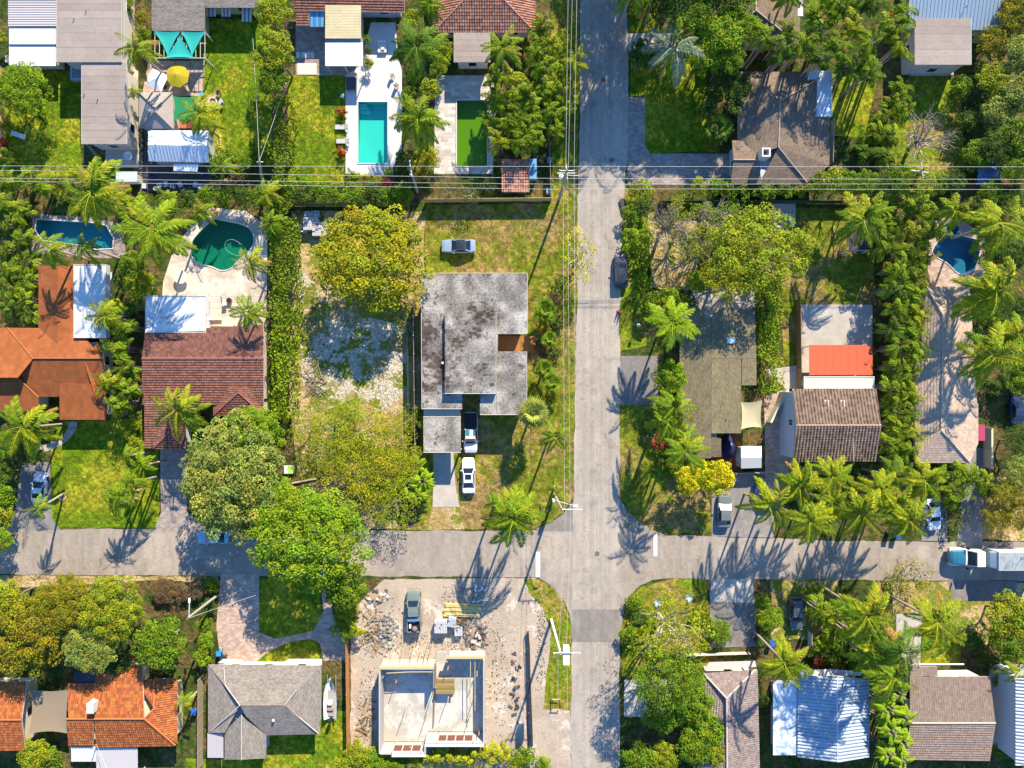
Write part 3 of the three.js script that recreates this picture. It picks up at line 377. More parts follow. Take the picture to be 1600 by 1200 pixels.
{ const t = house('hip roofed taupe shingle house with a blue flat roof and chimney');
  cover(t, [[1157, 112, 2.9], [1298, 112, 2.9], [1219, 158, 4.4], [1219, 158, 4.4]].slice(0, 3), shT); cover(t, [[1298, 112, 2.9], [1296, 258, 2.9], [1216, 230, 4.4], [1219, 158, 4.4]], shT); cover(t, [[1157, 112, 2.9], [1157, 250, 2.9], [1216, 230, 4.4], [1219, 158, 4.4]], shT);
  cover(t, [[1296, 258, 2.9], [1216, 230, 4.4], [1262, 285, 2.9]], shT); cover(t, [[1186, 288, 2.9], [1260, 287, 2.9], [1216, 231, 4.3]], shT); smoothSlope(t, [[1144, 219, 2.95], [1190, 221, 2.95], [1186, 250, 3.8], [1146, 250, 3.8]], shT); smoothSlope(t, [[1142, 288, 2.95], [1190, 288, 2.95], [1186, 250.4, 3.8], [1146, 250.4, 3.8]], shT);
  ridge(t, [[[1219, 158, 4.4], [1216, 230, 4.4]], [[1216, 230, 4.4], [1261, 286, 2.95]], [[1298, 112, 2.95], [1219, 158, 4.4]], [[1146, 250, 3.8], [1184, 250, 3.8]]], std(0xa59a8c), 0.08);
  walls(t, 1158, 114, 1294, 256, 2.8, 0.4, M.stucco); walls(t, 1145, 221, 1258, 285, 2.8, 0.4, M.wallBlue); flatRoof(t, 1262, 111, 1300, 182, 3.3, std(0xb9c6cf), { trim: M.white, thick: 0.9 });
  const c = P(1197, 238, 5.2), ch = part(t, 'chimney', merge([box(1.15, 2.2, 0.18, c.x, 4.2, c.z - 0.5), box(1.15, 2.2, 0.18, c.x, 4.2, c.z + 0.5), box(0.18, 2.2, 0.84, c.x - 0.48, 4.2, c.z), box(0.18, 2.2, 0.84, c.x + 0.48, 4.2, c.z)]), M.white); part(ch, 'flue', box(0.3, 0.2, 0.3, c.x, 4.9, c.z), M.dark); }
{ const t = house('blue standing seam metal roofed house with a flat taupe extension');
  ribSlope(t, [[1418, 47, 3.2], [1565, 47, 3.2], [1577, -60, 5], [1425, -60, 5]], std(0x8fa2b0, { metalness: 0.2, roughness: 0.5 }), 0.5); walls(t, 1421, -50, 1562, 56, 2.9, 0.4, std(0xb6ad70)); strips(t, 1429, 29, 1518, 101, 4.0, 12); walls(t, 1430, 30, 1516, 100, 3.9, 0.3, M.stucco); for (let i = 0; i < 4; i++) part(t, 'rafter_tail', bar(P(1430 + i * 24, 102, 3), P(1418 + i * 24, 110, 2.2), 0.05, 4), M.offWhite); slab(t, 'step', rect(1423, 112, 1490, 117), 0.4, 0.4, M.concrete); vent(t, 1508, 12, 4, 0.6); }
{ const oc = mapped(tex(10, (i, x, y) => { const a = fbm(F, i, 16, 64, 256); return hex(0x9c5c36).map((v) => v * (0.8 + 0.3 * a) * (y % 21 < 2 ? 0.94 : 1)); })), oc2 = std(0xa46a42);
  const t = house('house with a smooth orange roof and a white flat extension');
  smoothSlope(t, [[60, 415, 3], [60, 545, 3], [90, 545, 3.7], [90, 415, 3.7]], oc); smoothSlope(t, [[120, 415, 3], [120, 560, 3], [90.3, 560, 3.7], [90.3, 415, 3.7]], oc);
  smoothSlope(t, [[10, 512, 3], [120, 513, 3], [160, 560, 4.3], [52, 560, 4.3]], oc); smoothSlope(t, [[160, 528, 3], [160, 655, 3], [130, 561, 4.3], [130, 560, 4.3]].slice(0, 3), oc); smoothSlope(t, [[28, 590, 3.6], [52, 560, 4.3], [160, 560, 4.3], [160, 620, 3], [60, 620, 3]], oc);
  smoothSlope(t, [[-60, 512, 3], [11, 512, 3], [52, 560, 4.3], [28, 590, 3.9], [-60, 590, 3.9]], oc); smoothSlope(t, [[-60, 643, 3], [60, 643, 3], [60, 620, 3.4], [28, 590.5, 3.9], [-60, 590.5, 3.9]], oc); smoothSlope(t, [[93, 656, 3], [165, 656, 3], [165, 600, 3.6], [93, 600, 3.6]], oc);
  ridge(t, [[[12, 512, 3], [52, 560, 4.3]], [[52, 560, 4.3], [160, 560, 4.3]], [[52, 560, 4.3], [28, 590, 3.9]], [[28, 590, 3.9], [60, 621, 3.3]]], oc2, 0.07);
  walls(t, 62, 417, 118, 540, 2.9, 0.3, M.stucco); walls(t, -55, 516, 58, 640, 2.9, 0.4, M.stucco); walls(t, 95, 530, 162, 653, 2.9, 0.4, M.stucco); walls(t, 58, 530, 96, 616, 2.9, 0.1, M.stucco, false);
  flatRoof(t, 115, 413, 166, 528, 3.75, M.white, { trim: M.offWhite, thick: 0.9 }); smoothSlope(t, [[166.6, 425, 2.6], [166.6, 480, 2.6], [175, 480, 2.3], [175, 425, 2.3]], M.wallBlue); slab(t, 'seam', rect(116, 443, 165, 444), 3.78, 0.03, M.offWhite);
}
{ const t = house('dark brown tiled house with a white flat roof annex by the freeform pool');
  flatRoof(t, 227, 462, 322, 520, 3.5, mapped(tex(12, (i) => { const a = fbm(F, i, 8, 32, 64); return mix3(hex(0xdcdcda), hex(0xb4b6b8), sstep(0.55, 0.66, a)); })), { trim: M.offWhite, thick: 0.8 });
  slope(t, [[227, 519, 3.4], [322, 516, 3.4], [412, 507, 3.35], [412, 560, 4.5], [222, 560, 4.5]].map((p, i) => i === 1 ? [412, 507, 3.25] : p).filter((p, i) => i !== 2), 'brownFlat');
  slope(t, [[226, 700, 2.9], [290, 700, 2.9], [290, 630, 3.7], [226, 630, 3.7]].map((p) => p), 'brownFlat'); slope(t, [[223, 632, 3.4], [412, 632, 3.4], [412, 561, 4.5], [222, 561, 4.5]], 'brownFlat');
  hip(t, 240, 668, 290, 701, 3.0, 3.9, 'brownFlat', 'y', [0, 1], std(0x8c5248), 1); hip(t, 334, 604, 412, 649, 3.2, 4.3, 'brownFlat', 'y', [0, 1], std(0x8c5248), 0.9);
  ridge(t, [[[222, 560, 4.5], [412, 560, 4.5]]], std(0x94604f)); walls(t, 228, 512, 408, 628, 3.2, 0.4, M.stucco); walls(t, 228, 625, 288, 697, 2.9, 0.4, M.stucco); walls(t, 336, 626, 410, 646, 3.0, 0.3, M.stucco); walls(t, 229, 464, 320, 515, 2.6, 0.3, M.wallBlue); vent(t, 336, 520, 3.6); vent(t, 402, 560, 4.5, 0.5);
}
{ // J: the flat stained house
  const t = house('low flat roofed house with stained concrete roof slabs and raised centre');
  const sm = (u0, v0, u1, v1, h, thick = 0.25) => slab(t, 'roof_slab', rect(u0, v0, u1, v1), h, thick, M.stained);
  sm(658, 427, 824, 521.8, 3.9); sm(659, 522.2, 722, 639, 3.89); sm(722.2, 522.2, 775, 560, 3.88); sm(750, 560.2, 775.4, 648, 3.88); sm(775.8, 549, 823, 648, 3.9); sm(775.4, 522.2, 778, 548.8, 3.88);
  sm(695, 488, 775, 615, 4.75, 0.85); sm(661.5, 651, 720, 707, 3.3, 0.22); slab(t, 'soffit', rect(662, 640, 719, 650.6), 3.0, 0.1, M.concrete);
  const edge = (u0, v0, u1, v1, h) => part(t, 'drip_edge', bar(P(u0, v0, h), P(u1, v1, h), 0.045, 4), M.offWhite);
  edge(658, 427, 824, 427, 3.9); edge(824, 427, 824, 521, 3.9); edge(658, 427, 659, 639, 3.9); edge(659, 639, 722, 639, 3.9); edge(750, 648, 823, 648, 3.9); edge(823, 549, 823, 648, 3.9); edge(695, 615, 775, 615, 4.75); edge(661.5, 707, 720, 707, 3.3); edge(661.5, 651, 720, 651, 3.3); edge(775, 488, 775, 615, 4.75);
  walls(t, 660, 429, 822, 520, 3.7, 0.5, M.stucco); walls(t, 661, 515, 720, 637, 3.7, 0.4, M.stucco); walls(t, 752, 515, 774, 645, 3.7, 0.2, M.stucco, false); walls(t, 772, 551, 821, 646, 3.7, 0.4, M.stucco); walls(t, 715, 515, 756, 610, 3.65, 0.1, M.stucco, false); posts(t, [[664, 704], [718, 704]], 3.2, M.concrete, 0.12);
  slab(t, 'porch_floor', [[777, 524], [838, 524], [838, 549], [777, 549]].map(([u, v]) => [800 + (u - 800) * 0.985, 600 + (v - 600) * 0.985]), 0.12, 0.1, std(0xa06a34));
  for (const [u, v] of [[770, 466], [771, 480], [780, 494], [820, 617], [676, 602], [690, 490]]) vent(t, u, v, 3.9, 0.3); const d = part(t, 'duct_cowl', box(0.3, 0.5, 0.3, ...P(692, 567, 4.1).toArray()), M.white); d.rotation.y = 0;
}
{ const t = house('olive grey shingled house with a small skylight behind the hedges');
  const r = 1111; smoothSlope(t, [[1062, 480, 2.9], [1062, 716, 2.9], [r, 716, 3.9], [r, 505, 3.9], [1090, 478, 3.5]], shO); smoothSlope(t, [[1180, 484, 2.9], [1182, 560, 2.9], [r + 0.4, 560, 3.9], [r + 0.4, 495, 3.9], [1130, 480, 3.6]], shO); smoothSlope(t, [[1180, 560.4, 2.9], [1158, 677, 2.9], [r + 0.4, 677, 3.9], [r + 0.4, 560.4, 3.9]].map((p, i) => i === 1 ? [1158, 677, 3.22] : i === 0 ? [1158, 560.4, 3.22] : p), shO);
  smoothSlope(t, [[1097, 714, 2.92], [1127, 714, 2.92], [1127, 686, 3.4], [1097, 678, 3.55]], shO); smoothSlope(t, [[1159, 560.4, 3.2], [1182, 560.4, 2.9], [1182, 602, 2.9], [1159, 602, 3.2]], shO);
  walls(t, 1066, 484, 1176, 598, 2.8, 0.4, M.stucco); walls(t, 1066, 590, 1156, 674, 2.8, 0.4, M.stucco, false); walls(t, 1068, 670, 1124, 711, 2.8, 0.3, M.stucco); const k = P(1142, 532, 3.6), sk = part(t, 'skylight', box(0.95, 0.12, 0.75, k.x, 3.62, k.z), M.white); part(sk, 'pane', box(0.75, 0.14, 0.55, k.x, 3.63, k.z), new THREE.MeshPhysicalMaterial({ color: 0x9cc4d8, roughness: 0.2 })); vent(t, 1135, 654, 3.6, 0.3); vent(t, 1130, 628, 3.6, 0.2); }
sail('cream square shade sail between olive roofed house and drive', [[1158, 628, 2.8], [1191, 625, 3], [1190, 668, 2.8], [1158, 671, 2.6]], 0xd8c89c, 0.3);
{ const t = thing('storage_shed', 'white gabled storage shed behind the grey sedan', 'shed'); smoothSlope(t, [[1158, 697, 2.1], [1190, 697, 2.1], [1190, 715, 2.6], [1158, 715, 2.6]], M.white); smoothSlope(t, [[1158, 732, 2.1], [1190, 731, 2.1], [1190, 715.3, 2.6], [1158, 715.3, 2.6]], M.white); walls(t, 1156, 698, 1190, 731, 2.05, 0.1, M.offWhite, false); part(t, 'door', box(0.05, 1.7, 1.1, P(1156, 715, 2.05).x + 0.09, 0.9, P(1156, 715, 2).z), M.white); }
{ const t = house('two storey house with brown barrel tiles and a pale side wall', 'house'); const e = 5.4, r = 6.9;
  slope(t, [[1238, 608, e], [1368, 608, e], [1376, 664, r], [1244, 664, r]], 'brownBarrel'); slope(t, [[1238, 721, e], [1368, 720, e], [1376, 665, r], [1244, 665, r]], 'brownBarrel'); slope(t, [[1297, 720, e + 0.12], [1332, 720, e + 0.12], [1332, 685, e + 0.95]], 'brownBarrel'); slope(t, [[1352, 720, e + 0.12], [1333, 720, e + 0.12], [1332.6, 685, e + 0.95]], 'brownBarrel');
  ridge(t, [[[1244, 664.5, r], [1376, 664.5, r]], [[1332.5, 684, e + 1], [1332.5, 720, e + 0.2]]], std(0xb09078), 0.14); walls(t, 1240, 611, 1369, 718, 5.2, 0.15, M.wallBlue, false);
  { const a = P(1240, 611, 5.2), g = new THREE.Shape([[a.z + 0.2, 5.1], [P(0, 664, r).z, r - 0.25], [P(0, 718, 5.2).z - 0.2, 5.1]].map(([x, y]) => new THREE.Vector2(x, y))); part(t, 'gable_wall', new THREE.ExtrudeGeometry(g, { depth: 0.1, bevelEnabled: false }).rotateY(-PI / 2).translate(a.x + 0.3, 0, 0), M.wallBlue); const w = part(t, 'gable_window', box(0.08, 1.4, 0.9, a.x + 0.14, 4.0, P(0, 660, 4).z), M.white); part(w, 'pane', box(0.1, 1.15, 0.32, a.x + 0.13, 4.0, P(0, 660, 4).z - 0.2), M.glass); part(w, 'pane', box(0.1, 1.15, 0.32, a.x + 0.13, 4.0, P(0, 660, 4).z + 0.2), M.glass); }
  for (const u of [1292, 1317]) { const f = planeOf([[u - 3.5, 638, 6.35], [u + 3.5, 638, 6.35], [u + 3.5, 625, 6.02], [u - 3.5, 625, 6.02]]); const w = part(t, 'roof_window', deckGeo(f, 0.15), M.offWhite); const f2 = planeOf([[u - 2, 636.5, 6.34], [u + 2, 636.5, 6.34], [u + 2, 627, 6.1], [u - 2, 627, 6.1]]); part(w, 'pane', deckGeo(f2, 0.1), std(0x4c4038)); }
  flatRoof(t, 1256, 588, 1366, 607, 3.2, M.offWhite, { trim: M.white }); walls(t, 1258, 589, 1364, 606, 3.1, 0.2, M.wallBlue, false); }
{ const t = thing('patio_awning', 'bright orange-red sloping awning over the mottled patio', 'awning'); const am = std(0xb84e2a, { roughness: 0.7 }); for (let i = 0; i < 8; i++) { const a = 1264.5 + i * 12.4, f = planeOf([[a, 586, 3.1], [a + 12.2, 586, 3.1], [a + 12.2, 539, 2.6], [a, 539, 2.6]]); part(t, 'awning_panel', deckGeo(f, 0.05), am); } posts(t, [[1267, 541], [1361, 541], [1314, 541]], 2.6); }
{ const t = house('taupe hip roofed tile house beside the deep blue pool'); const e = 3, r = 4.4;
  slope(t, [[1447, 448, e], [1515, 448, e], [1473, 492, r]], 'beigeFlat'); slope(t, [[1430, 723, e], [1515, 723, e], [1470, 672, r]], 'beigeFlat'); slope(t, [[1430, 723, e], [1430, 560, e], [1470, 560, r], [1470, 672, r]], 'beigeFlat'); slope(t, [[1447, 448, e], [1430, 560, e], [1470, 560, r], [1473, 492, r]].map((p, i) => i === 1 ? [1438, 560, 2.8] : p), 'beigeFlat'); slope(t, [[1528, 693, e - 0.3], [1528, 630, e - 0.3], [1470, 630, r], [1470, 672, r], [1515, 723, 3]], 'beigeFlat'); slope(t, [[1515, 448, e], [1526, 630, e - 0.3], [1470, 630, r], [1473, 492, r]], 'beigeFlat');
  ridge(t, [[[1473, 492, r], [1470, 672, r]], [[1447, 448, e], [1473, 492, r]], [[1515, 448, e], [1473, 492, r]], [[1470, 672, r], [1430, 723, e]], [[1470, 672, r], [1515, 723, e]]], std(0xb8a490), 0.12); walls(t, 1440, 452, 1512, 719, 2.7, 0.4, M.stucco); for (const [u, v] of [[1463, 624], [1464, 648], [1435, 656], [1502, 650]]) vent(t, u, v, 3.7, 0.3); part(t, 'door_canopy', box(1.0, 0.12, 2.2, ...P(1533, 676, 2.6).toArray()), std(0xa83a5a)); }
{ const t = house('orange barrel tiled house below the olive trees'); const e = 3, r = 4.3;
  slope(t, [[107, 1068, e], [150, 1068, e], [150, 1123, r], [107, 1123, r]], 'orangeBarrel'); slope(t, [[150, 1038, 2.9], [222, 1038, 2.9], [226, 1123, r + 0.25], [148, 1123, r + 0.25]], 'orangeBarrel'); slope(t, [[150, 1167, e], [272, 1165, e], [226, 1124, r + 0.2], [148, 1124, r + 0.2]], 'orangeBarrel'); slope(t, [[107, 1164, e], [146, 1164, e], [146, 1124, r], [105, 1124, r]], 'orangeBarrel'); slope(t, [[277, 1060, e], [277, 1162, e], [226, 1124, r + 0.1], [240, 1062, 4.1]].slice(0, 3), 'orangeBarrel'); slope(t, [[241, 1060, e], [277, 1060, e], [241, 1108, 4.0], [241, 1108, 4]].slice(0, 3), 'orangeBarrel');
  slope(t, [[212, 1062, e], [241, 1062, e], [241, 1107, 3.95]], 'orangeBarrel'); ridge(t, [[[105, 1123, r], [148, 1123, r]], [[148, 1123, r + 0.25], [226, 1123, r + 0.25]], [[226, 1123, r + 0.25], [274, 1164, e]], [[226, 1123, r + 0.2], [241, 1107, 4]], [[241, 1062, 3.1], [241, 1107, 4]]], std(0xc0683a), 0.13);
  walls(t, 110, 1072, 274, 1160, 2.9, 0.4, M.cream); walls(t, 153, 1042, 220, 1075, 2.8, 0.3, M.cream); flatRoof(t, 116, 1050, 149, 1068, 2.9, std(0x35383f)); const c = P(142, 1106, 5), ch = part(t, 'chimney', box(0.9, 1.6, 1.3, c.x, 4.3, c.z), M.white); part(ch, 'cap', box(1.0, 0.1, 1.4, c.x, 5.15, c.z), M.offWhite);
  ribSlope(t, [[111, 1167, 2.7], [150, 1167, 2.7], [150, 1190, 2.4], [111, 1190, 2.4]], M.white, 0.45); ribSlope(t, [[150.5, 1168, 2.7], [215, 1168, 2.7], [215, 1215, 2.3], [150.5, 1215, 2.3]], std(0xb9b4b4), 0.4); posts(t, [[113, 1188], [148, 1188], [213, 1213]], 2.3); vent(t, 205, 1143, 3.8, 0.3); vent(t, 150, 1163, 3.1, 1.2); }
{ const t = house('orange barrel tiled house cut by the lower edge'); slope(t, [[-80, 1064, 3], [42, 1065, 3], [34, 1124, 4.3], [-80, 1124, 4.3]], 'orangeBarrel'); slope(t, [[-80, 1173, 3], [40, 1172, 3], [34, 1125, 4.3], [-80, 1125, 4.3]], 'orangeBarrel'); ridge(t, [[[-80, 1124.5, 4.3], [34, 1124.5, 4.3]]], std(0xc0683a), 0.13); walls(t, -78, 1068, 40, 1168, 2.9, 0.4, M.cream); }
sail('taupe square shade canopy between the two orange tiled houses', [[48, 1077, 2.9], [108, 1077, 2.9], [105, 1146, 2.9], [45, 1147, 2.9]], 0x9c8a70, 0.2);
{ const t = house('grey shingled house with crossing hips beside the boat'); const e = 2.9, r = 4.4;
  smoothSlope(t, [[325, 1038, e], [502, 1040, e], [445, 1102, r], [375, 1102, r]], shG); smoothSlope(t, [[502, 1040, e], [500, 1147, e], [445, 1101, r]], shG); smoothSlope(t, [[500, 1147, e], [416, 1149, e], [385, 1120, 4.0], [375, 1102, r], [445, 1102, r]], shG); smoothSlope(t, [[325, 1038, e], [325, 1145, e], [351, 1145, 3.4], [375, 1102, r]], shG); smoothSlope(t, [[349, 1187, e], [415, 1185, e], [415, 1148, 3.0], [377, 1118, 3.8], [350, 1145, 3]].slice(0, 3).concat([[377, 1118, 3.8]]), shG);
  smoothSlope(t, [[351, 1187, 3.0], [351, 1143, 3.0], [377, 1117, 3.7], [377, 1187, 3.7]], shG); smoothSlope(t, [[416, 1185, 3.0], [416, 1150, 3.0], [378, 1117, 3.7], [378, 1187, 3.7]], shG); ribSlope(t, [[324, 1146, 2.8], [349, 1146, 2.8], [349, 1184, 2.5], [324, 1184, 2.5]], std(0xb4adad), 0.4);
  ridge(t, [[[375, 1102, r], [445, 1102, r]], [[350, 1042, 3.2], [352, 1070, 3.7]], [[352, 1070, 3.7], [375, 1102, r]], [[375, 1102, r], [331, 1141, 3]], [[445, 1102, r], [498, 1146, 3]], [[445, 1102, r], [463, 1078, 4]], [[377.5, 1117, 3.8], [377.5, 1187, 3.75]]], std(0xb8b0aa), 0.07);
  walls(t, 329, 1042, 498, 1143, 2.8, 0.4, std(0xb9c6cc)); walls(t, 353, 1140, 413, 1183, 2.8, 0.3, std(0xb9c6cc)); slab(t, 'porch_roof', [[340, 1036], [348, 1030], [380, 1031], [380, 1038]], 2.6, 0.1, M.white); slab(t, 'porch_roof', [[440, 1036], [452, 1030], [503, 1030], [503, 1039]], 2.6, 0.1, M.white); part(t, 'vent_cowl', new THREE.SphereGeometry(0.2, 10, 8).translate(...P(427, 1126, 3.9).toArray()), M.white); }
{ const t = house('taupe shingled roof running off the lower edge beside ivy'); const e = 3, r = 4.4; slope(t, [[1099, 1052, e], [1180, 1046, e], [1135, 1091, r]], 'pinkFlat'); slope(t, [[1099, 1052, e], [1080, 1290, e], [1135, 1290, r], [1135, 1091, r]].map((p, i) => i === 1 ? [1085, 1260, e] : i === 2 ? [1136, 1260, r] : p), 'pinkFlat'); slope(t, [[1183, 1046, e], [1188, 1260, e], [1136, 1260, r], [1135, 1091, r]], 'pinkFlat'); ridge(t, [[[1135, 1091, r], [1136, 1260, r]], [[1099, 1052, e], [1135, 1091, r]], [[1180, 1046, e], [1135, 1091, r]]], std(0xc0aca4), 0.12); walls(t, 1103, 1050, 1182, 1255, 2.8, 0.4, M.stucco); slab(t, 'porch_roof', [[1108, 1035], [1180, 1033], [1182, 1042], [1100, 1047]], 2.7, 0.1, M.offWhite); }
{ const t = house('blue-white corrugated tile roofed house between palm clumps'); const e = 3, r = 4.2; slope(t, [[1246, 1058, e], [1246, 1182, e], [1308, 1190, r], [1308, 1056, r]], 'blueBarrel'); slope(t, [[1358, 1062, e], [1357, 1182, e], [1308.6, 1190, r], [1308.6, 1056, r]], 'blueBarrel'); smoothSlope(t, [[1208, 1070, 2.5], [1208, 1180, 2.5], [1245, 1180, 2.9], [1245, 1066, 2.9]], mapped(tex(9, (i) => mix3(hex(0xd4dade), hex(0x9ab2c4), sstep(0.45, 0.6, fbm(F, i, 16, 32, 128)))))); ridge(t, [[[1308, 1056, r], [1308, 1190, r]]], M.white, 0.12); walls(t, 1247, 1068, 1354, 1180, 2.8, 0.4, std(0x8f98b8)); walls(t, 1212, 1072, 1249, 1177, 2.35, 0.2, std(0x8f98b8), false); slab(t, 'porch_roof', [[1250, 1048], [1300, 1046], [1346, 1050], [1346, 1056], [1250, 1056]], 2.8, 0.15, M.white); }
{ const t = house('taupe tiled house with a white porch beam near the lower corner'); const e = 3, r = 4.2; slope(t, [[1422, 1041, e - 0.1], [1464, 1041, e - 0.1], [1464, 1056, 3.15], [1422, 1056, 3.15]], 'taupeFlat'); slope(t, [[1422, 1057, 3.1], [1546, 1057, 3.1], [1555, 1129, r], [1422, 1129, r]], 'taupeFlat'); slope(t, [[1410, 1186, e], [1546, 1188, e], [1555, 1130, r], [1422, 1130, r]], 'taupeFlat'); ridge(t, [[[1422, 1129.5, r], [1555, 1129.5, r]]], std(0xc0ae9c), 0.12); walls(t, 1424, 1059, 1546, 1182, 2.8, 0.4, M.stucco); part(t, 'porch_beam', bar(P(1418, 1038, 2.7), P(1506, 1038, 2.7), 0.12, 4), M.white); slab(t, 'porch_roof', [[1465, 1048], [1512, 1047], [1530, 1056], [1465, 1056]], 2.8, 0.1, M.white); }
{ const t = house('white two storey house with a striped grey roof at the lower corner'); slope(t, [[1586, 1060, 5.5], [1586, 1195, 5.5], [1650, 1195, 6.6], [1650, 1060, 6.6]], 'blueBarrel'); walls(t, 1588, 1062, 1660, 1192, 5.3, 0.1, M.wallBlue, false); const p = P(1588, 1100, 4.4); const w = part(t, 'gable_window', box(0.08, 1.1, 1.6, p.x - 0.04, 3.9, p.z), M.white); part(w, 'pane', box(0.1, 0.9, 0.6, p.x - 0.05, 3.9, p.z - 0.36), M.glass); part(w, 'pane', box(0.1, 0.9, 0.6, p.x - 0.05, 3.9, p.z + 0.36), M.glass); }
// ---------- plants ----------
const leafMat = (c, tr = 0.2) => new THREE.MeshPhysicalMaterial({ color: c, vertexColors: true, roughness: 0.8, specularIntensity: 0.35, transmission: tr, thickness: 0, side: THREE.DoubleSide });
const LM = { palm: leafMat(0x738b16), palmYellow: leafMat(0x899418), palmDark: leafMat(0x53711a), green: leafMat(0x6b8514), bright: leafMat(0x809a16), olive: leafMat(0x8d8518), yellow: leafMat(0x9f9c18), grey: leafMat(0x929a42), dark: leafMat(0x4f661f), hedge: leafMat(0x718b16), flower: leafMat(0xc8bd10), silver: leafMat(0x818f7c, 0.15), brown: leafMat(0x775e44, 0.2), red: leafMat(0x9c442c), lime: leafMat(0x919a1a), dead: leafMat(0x8f7342, 0.15) };
function geoFrom(pos, col) { const g = new THREE.BufferGeometry(); g.setAttribute('position', new THREE.Float32BufferAttribute(pos, 3)); g.setAttribute('color', new THREE.Float32BufferAttribute(col, 3)); g.computeVertexNormals(); return g; }
// one feather frond along +x, unit length
function frondData(seed, { pairs = 27, leaf = 0.225, rise = 0.35, drop = 0.6, width = 0.017, hang = 0.3, tipYellow = 0.25 } = {}) {
  const r = rng(seed), pos = [], col = [], at = (t) => new V3(t * (1 - 0.12 * t * drop), rise * t - drop * t * t, 0.05 * Math.sin(t * 3 + seed));
  const tri = (a, b, c, k) => { for (const p of [a, b, c]) { pos.push(p.x, p.y, p.z); col.push(...k); } };
  for (let i = 0; i < 5; i++) { const a = at(i / 5), b = at((i + 1) / 5), w0 = 0.016 * (1 - i / 6), w1 = 0.016 * (1 - (i + 1) / 6), k = [1.1, 1.05, 0.75]; const z = (p, w) => p.clone().add(new V3(0, 0.006, w)); tri(z(a, -w0), z(a, w0), z(b, w1), k); tri(z(a, -w0), z(b, w1), z(b, -w1), k); }
  for (let i = 0; i < pairs; i++) { const t = 0.14 + 0.86 * i / (pairs - 1), b = at(t), f = at(Math.min(1, t + 0.02)).sub(at(t - 0.02)).normalize();
    for (const s of [-1, 1]) { const L = leaf * (0.35 + 0.75 * Math.sin(PI * Math.min(0.97, 0.12 + 0.82 * t))) * rnd(0.8, 1.15, r), fw = 0.35 + 0.75 * t, d = f.clone().multiplyScalar(fw).add(new V3(0, rnd(-0.25, 0.2, r) - hang * 0.4, s * (1.1 - 0.7 * t * t))).normalize();
      const m = b.clone().addScaledVector(d, L * 0.5), e = b.clone().addScaledVector(d, L); e.y -= L * hang * rnd(0.6, 1.3, r); const wv = new V3().crossVectors(d, new V3(0, 1, 0)).normalize().multiplyScalar(width * rnd(0.8, 1.2, r)); wv.y += width * s * 0.5;
      const y = r() < tipYellow ? rnd(1.1, 1.65, r) : rnd(0.42, 1.1, r), k = [y, 0.5 + y * 0.5, 0.6 + 0.3 * r()], l = m.clone().add(wv), q = m.clone().sub(wv); tri(b, l, q, k); tri(l, e, q, [k[0] * 1.12, k[1] * 1.02, k[2] * 0.8]); } }
  return { pos, col };
}
const frondGeo = (seed, o) => { const d = frondData(seed, o); return geoFrom(d.pos, d.col); };
const FR = { up: [1, 2].map((s) => frondGeo(s, { rise: 0.85, drop: 0.45, hang: 0.3 })), mid: [3, 4, 5].map((s) => frondGeo(s, { rise: 0.45, drop: 0.6 })), low: [6, 7, 8].map((s) => frondGeo(s, { rise: 0.1, drop: 0.62, hang: 0.5 })) };
const UNIT_TRUNK = new THREE.CylinderGeometry(0.8, 1, 1, 8, 4).translate(0, 0.5, 0);
function trunkTo(t, base, top, r, mat = M.barkPale) { const d = top.clone().sub(base), m = part(t, 'trunk', UNIT_TRUNK, mat); m.scale.set(r, d.length(), r); m.quaternion.setFromUnitVectors(new V3(0, 1, 0), d.normalize()); return m; }
const toList = (a) => Array.isArray(a) ? a : [a];
// feather palm whose crown is seen at u,v; h = height of crown base; r = crown radius in survey units
function palm(label, group, u, v, h, r, o = {}) {
  const top = P(u, v, h), base = top.clone().setY(0); if (o.lean) { base.x += o.lean[0] * S; base.z += o.lean[1] * S; }
  const t = thing(o.name ?? 'feather_palm', label, 'palm tree', base, 0, group), rr = rng(Math.round(u * 31 + v * 17)), L = r * S * (1 - h / H) * 1.06, loc = top.clone().sub(base), mat = LM[o.mat ?? 'palm'], alt = LM[{ palm: 'palmYellow', palmYellow: 'palm', palmDark: 'palm', bright: 'palm' }[o.mat ?? 'palm'] ?? 'palm'];
  trunkTo(t, new V3(0, -0.05, 0), loc, o.tr ?? 0.16, M.barkPale);
  const n = Math.round((o.n ?? 15) * rnd(0.82, 1.25, rr)), arch = rnd(0.65, 1.45, rr), tx = rnd(-0.16, 0.16, rr), tz = rnd(-0.16, 0.16, rr), a0 = rr() * 7; for (let i = 0; i < n; i++) { const k = i / n, set = k < 0.25 ? FR.up : k < 0.65 ? FR.mid : FR.low, dead = k > 0.8 && rr() < 0.3, m = part(t, 'frond', set[Math.floor(rr() * set.length)], dead ? LM.dead : rr() < 0.22 ? alt : mat); const l = L * (k < 0.25 ? rnd(0.7, 0.95, rr) : rnd(0.82, 1.14, rr)); m.scale.set(l, l * arch, l * (o.wide ?? 1.05) * (0.85 + 0.15 * arch)); m.position.copy(loc); m.position.y += 0.25 * (1 - k); m.rotation.set(tx, a0 + i * 2.399963 + rnd(-0.3, 0.3, rr), tz + rnd(-0.12, 0.12, rr), 'XZY'); }
  return t;
}
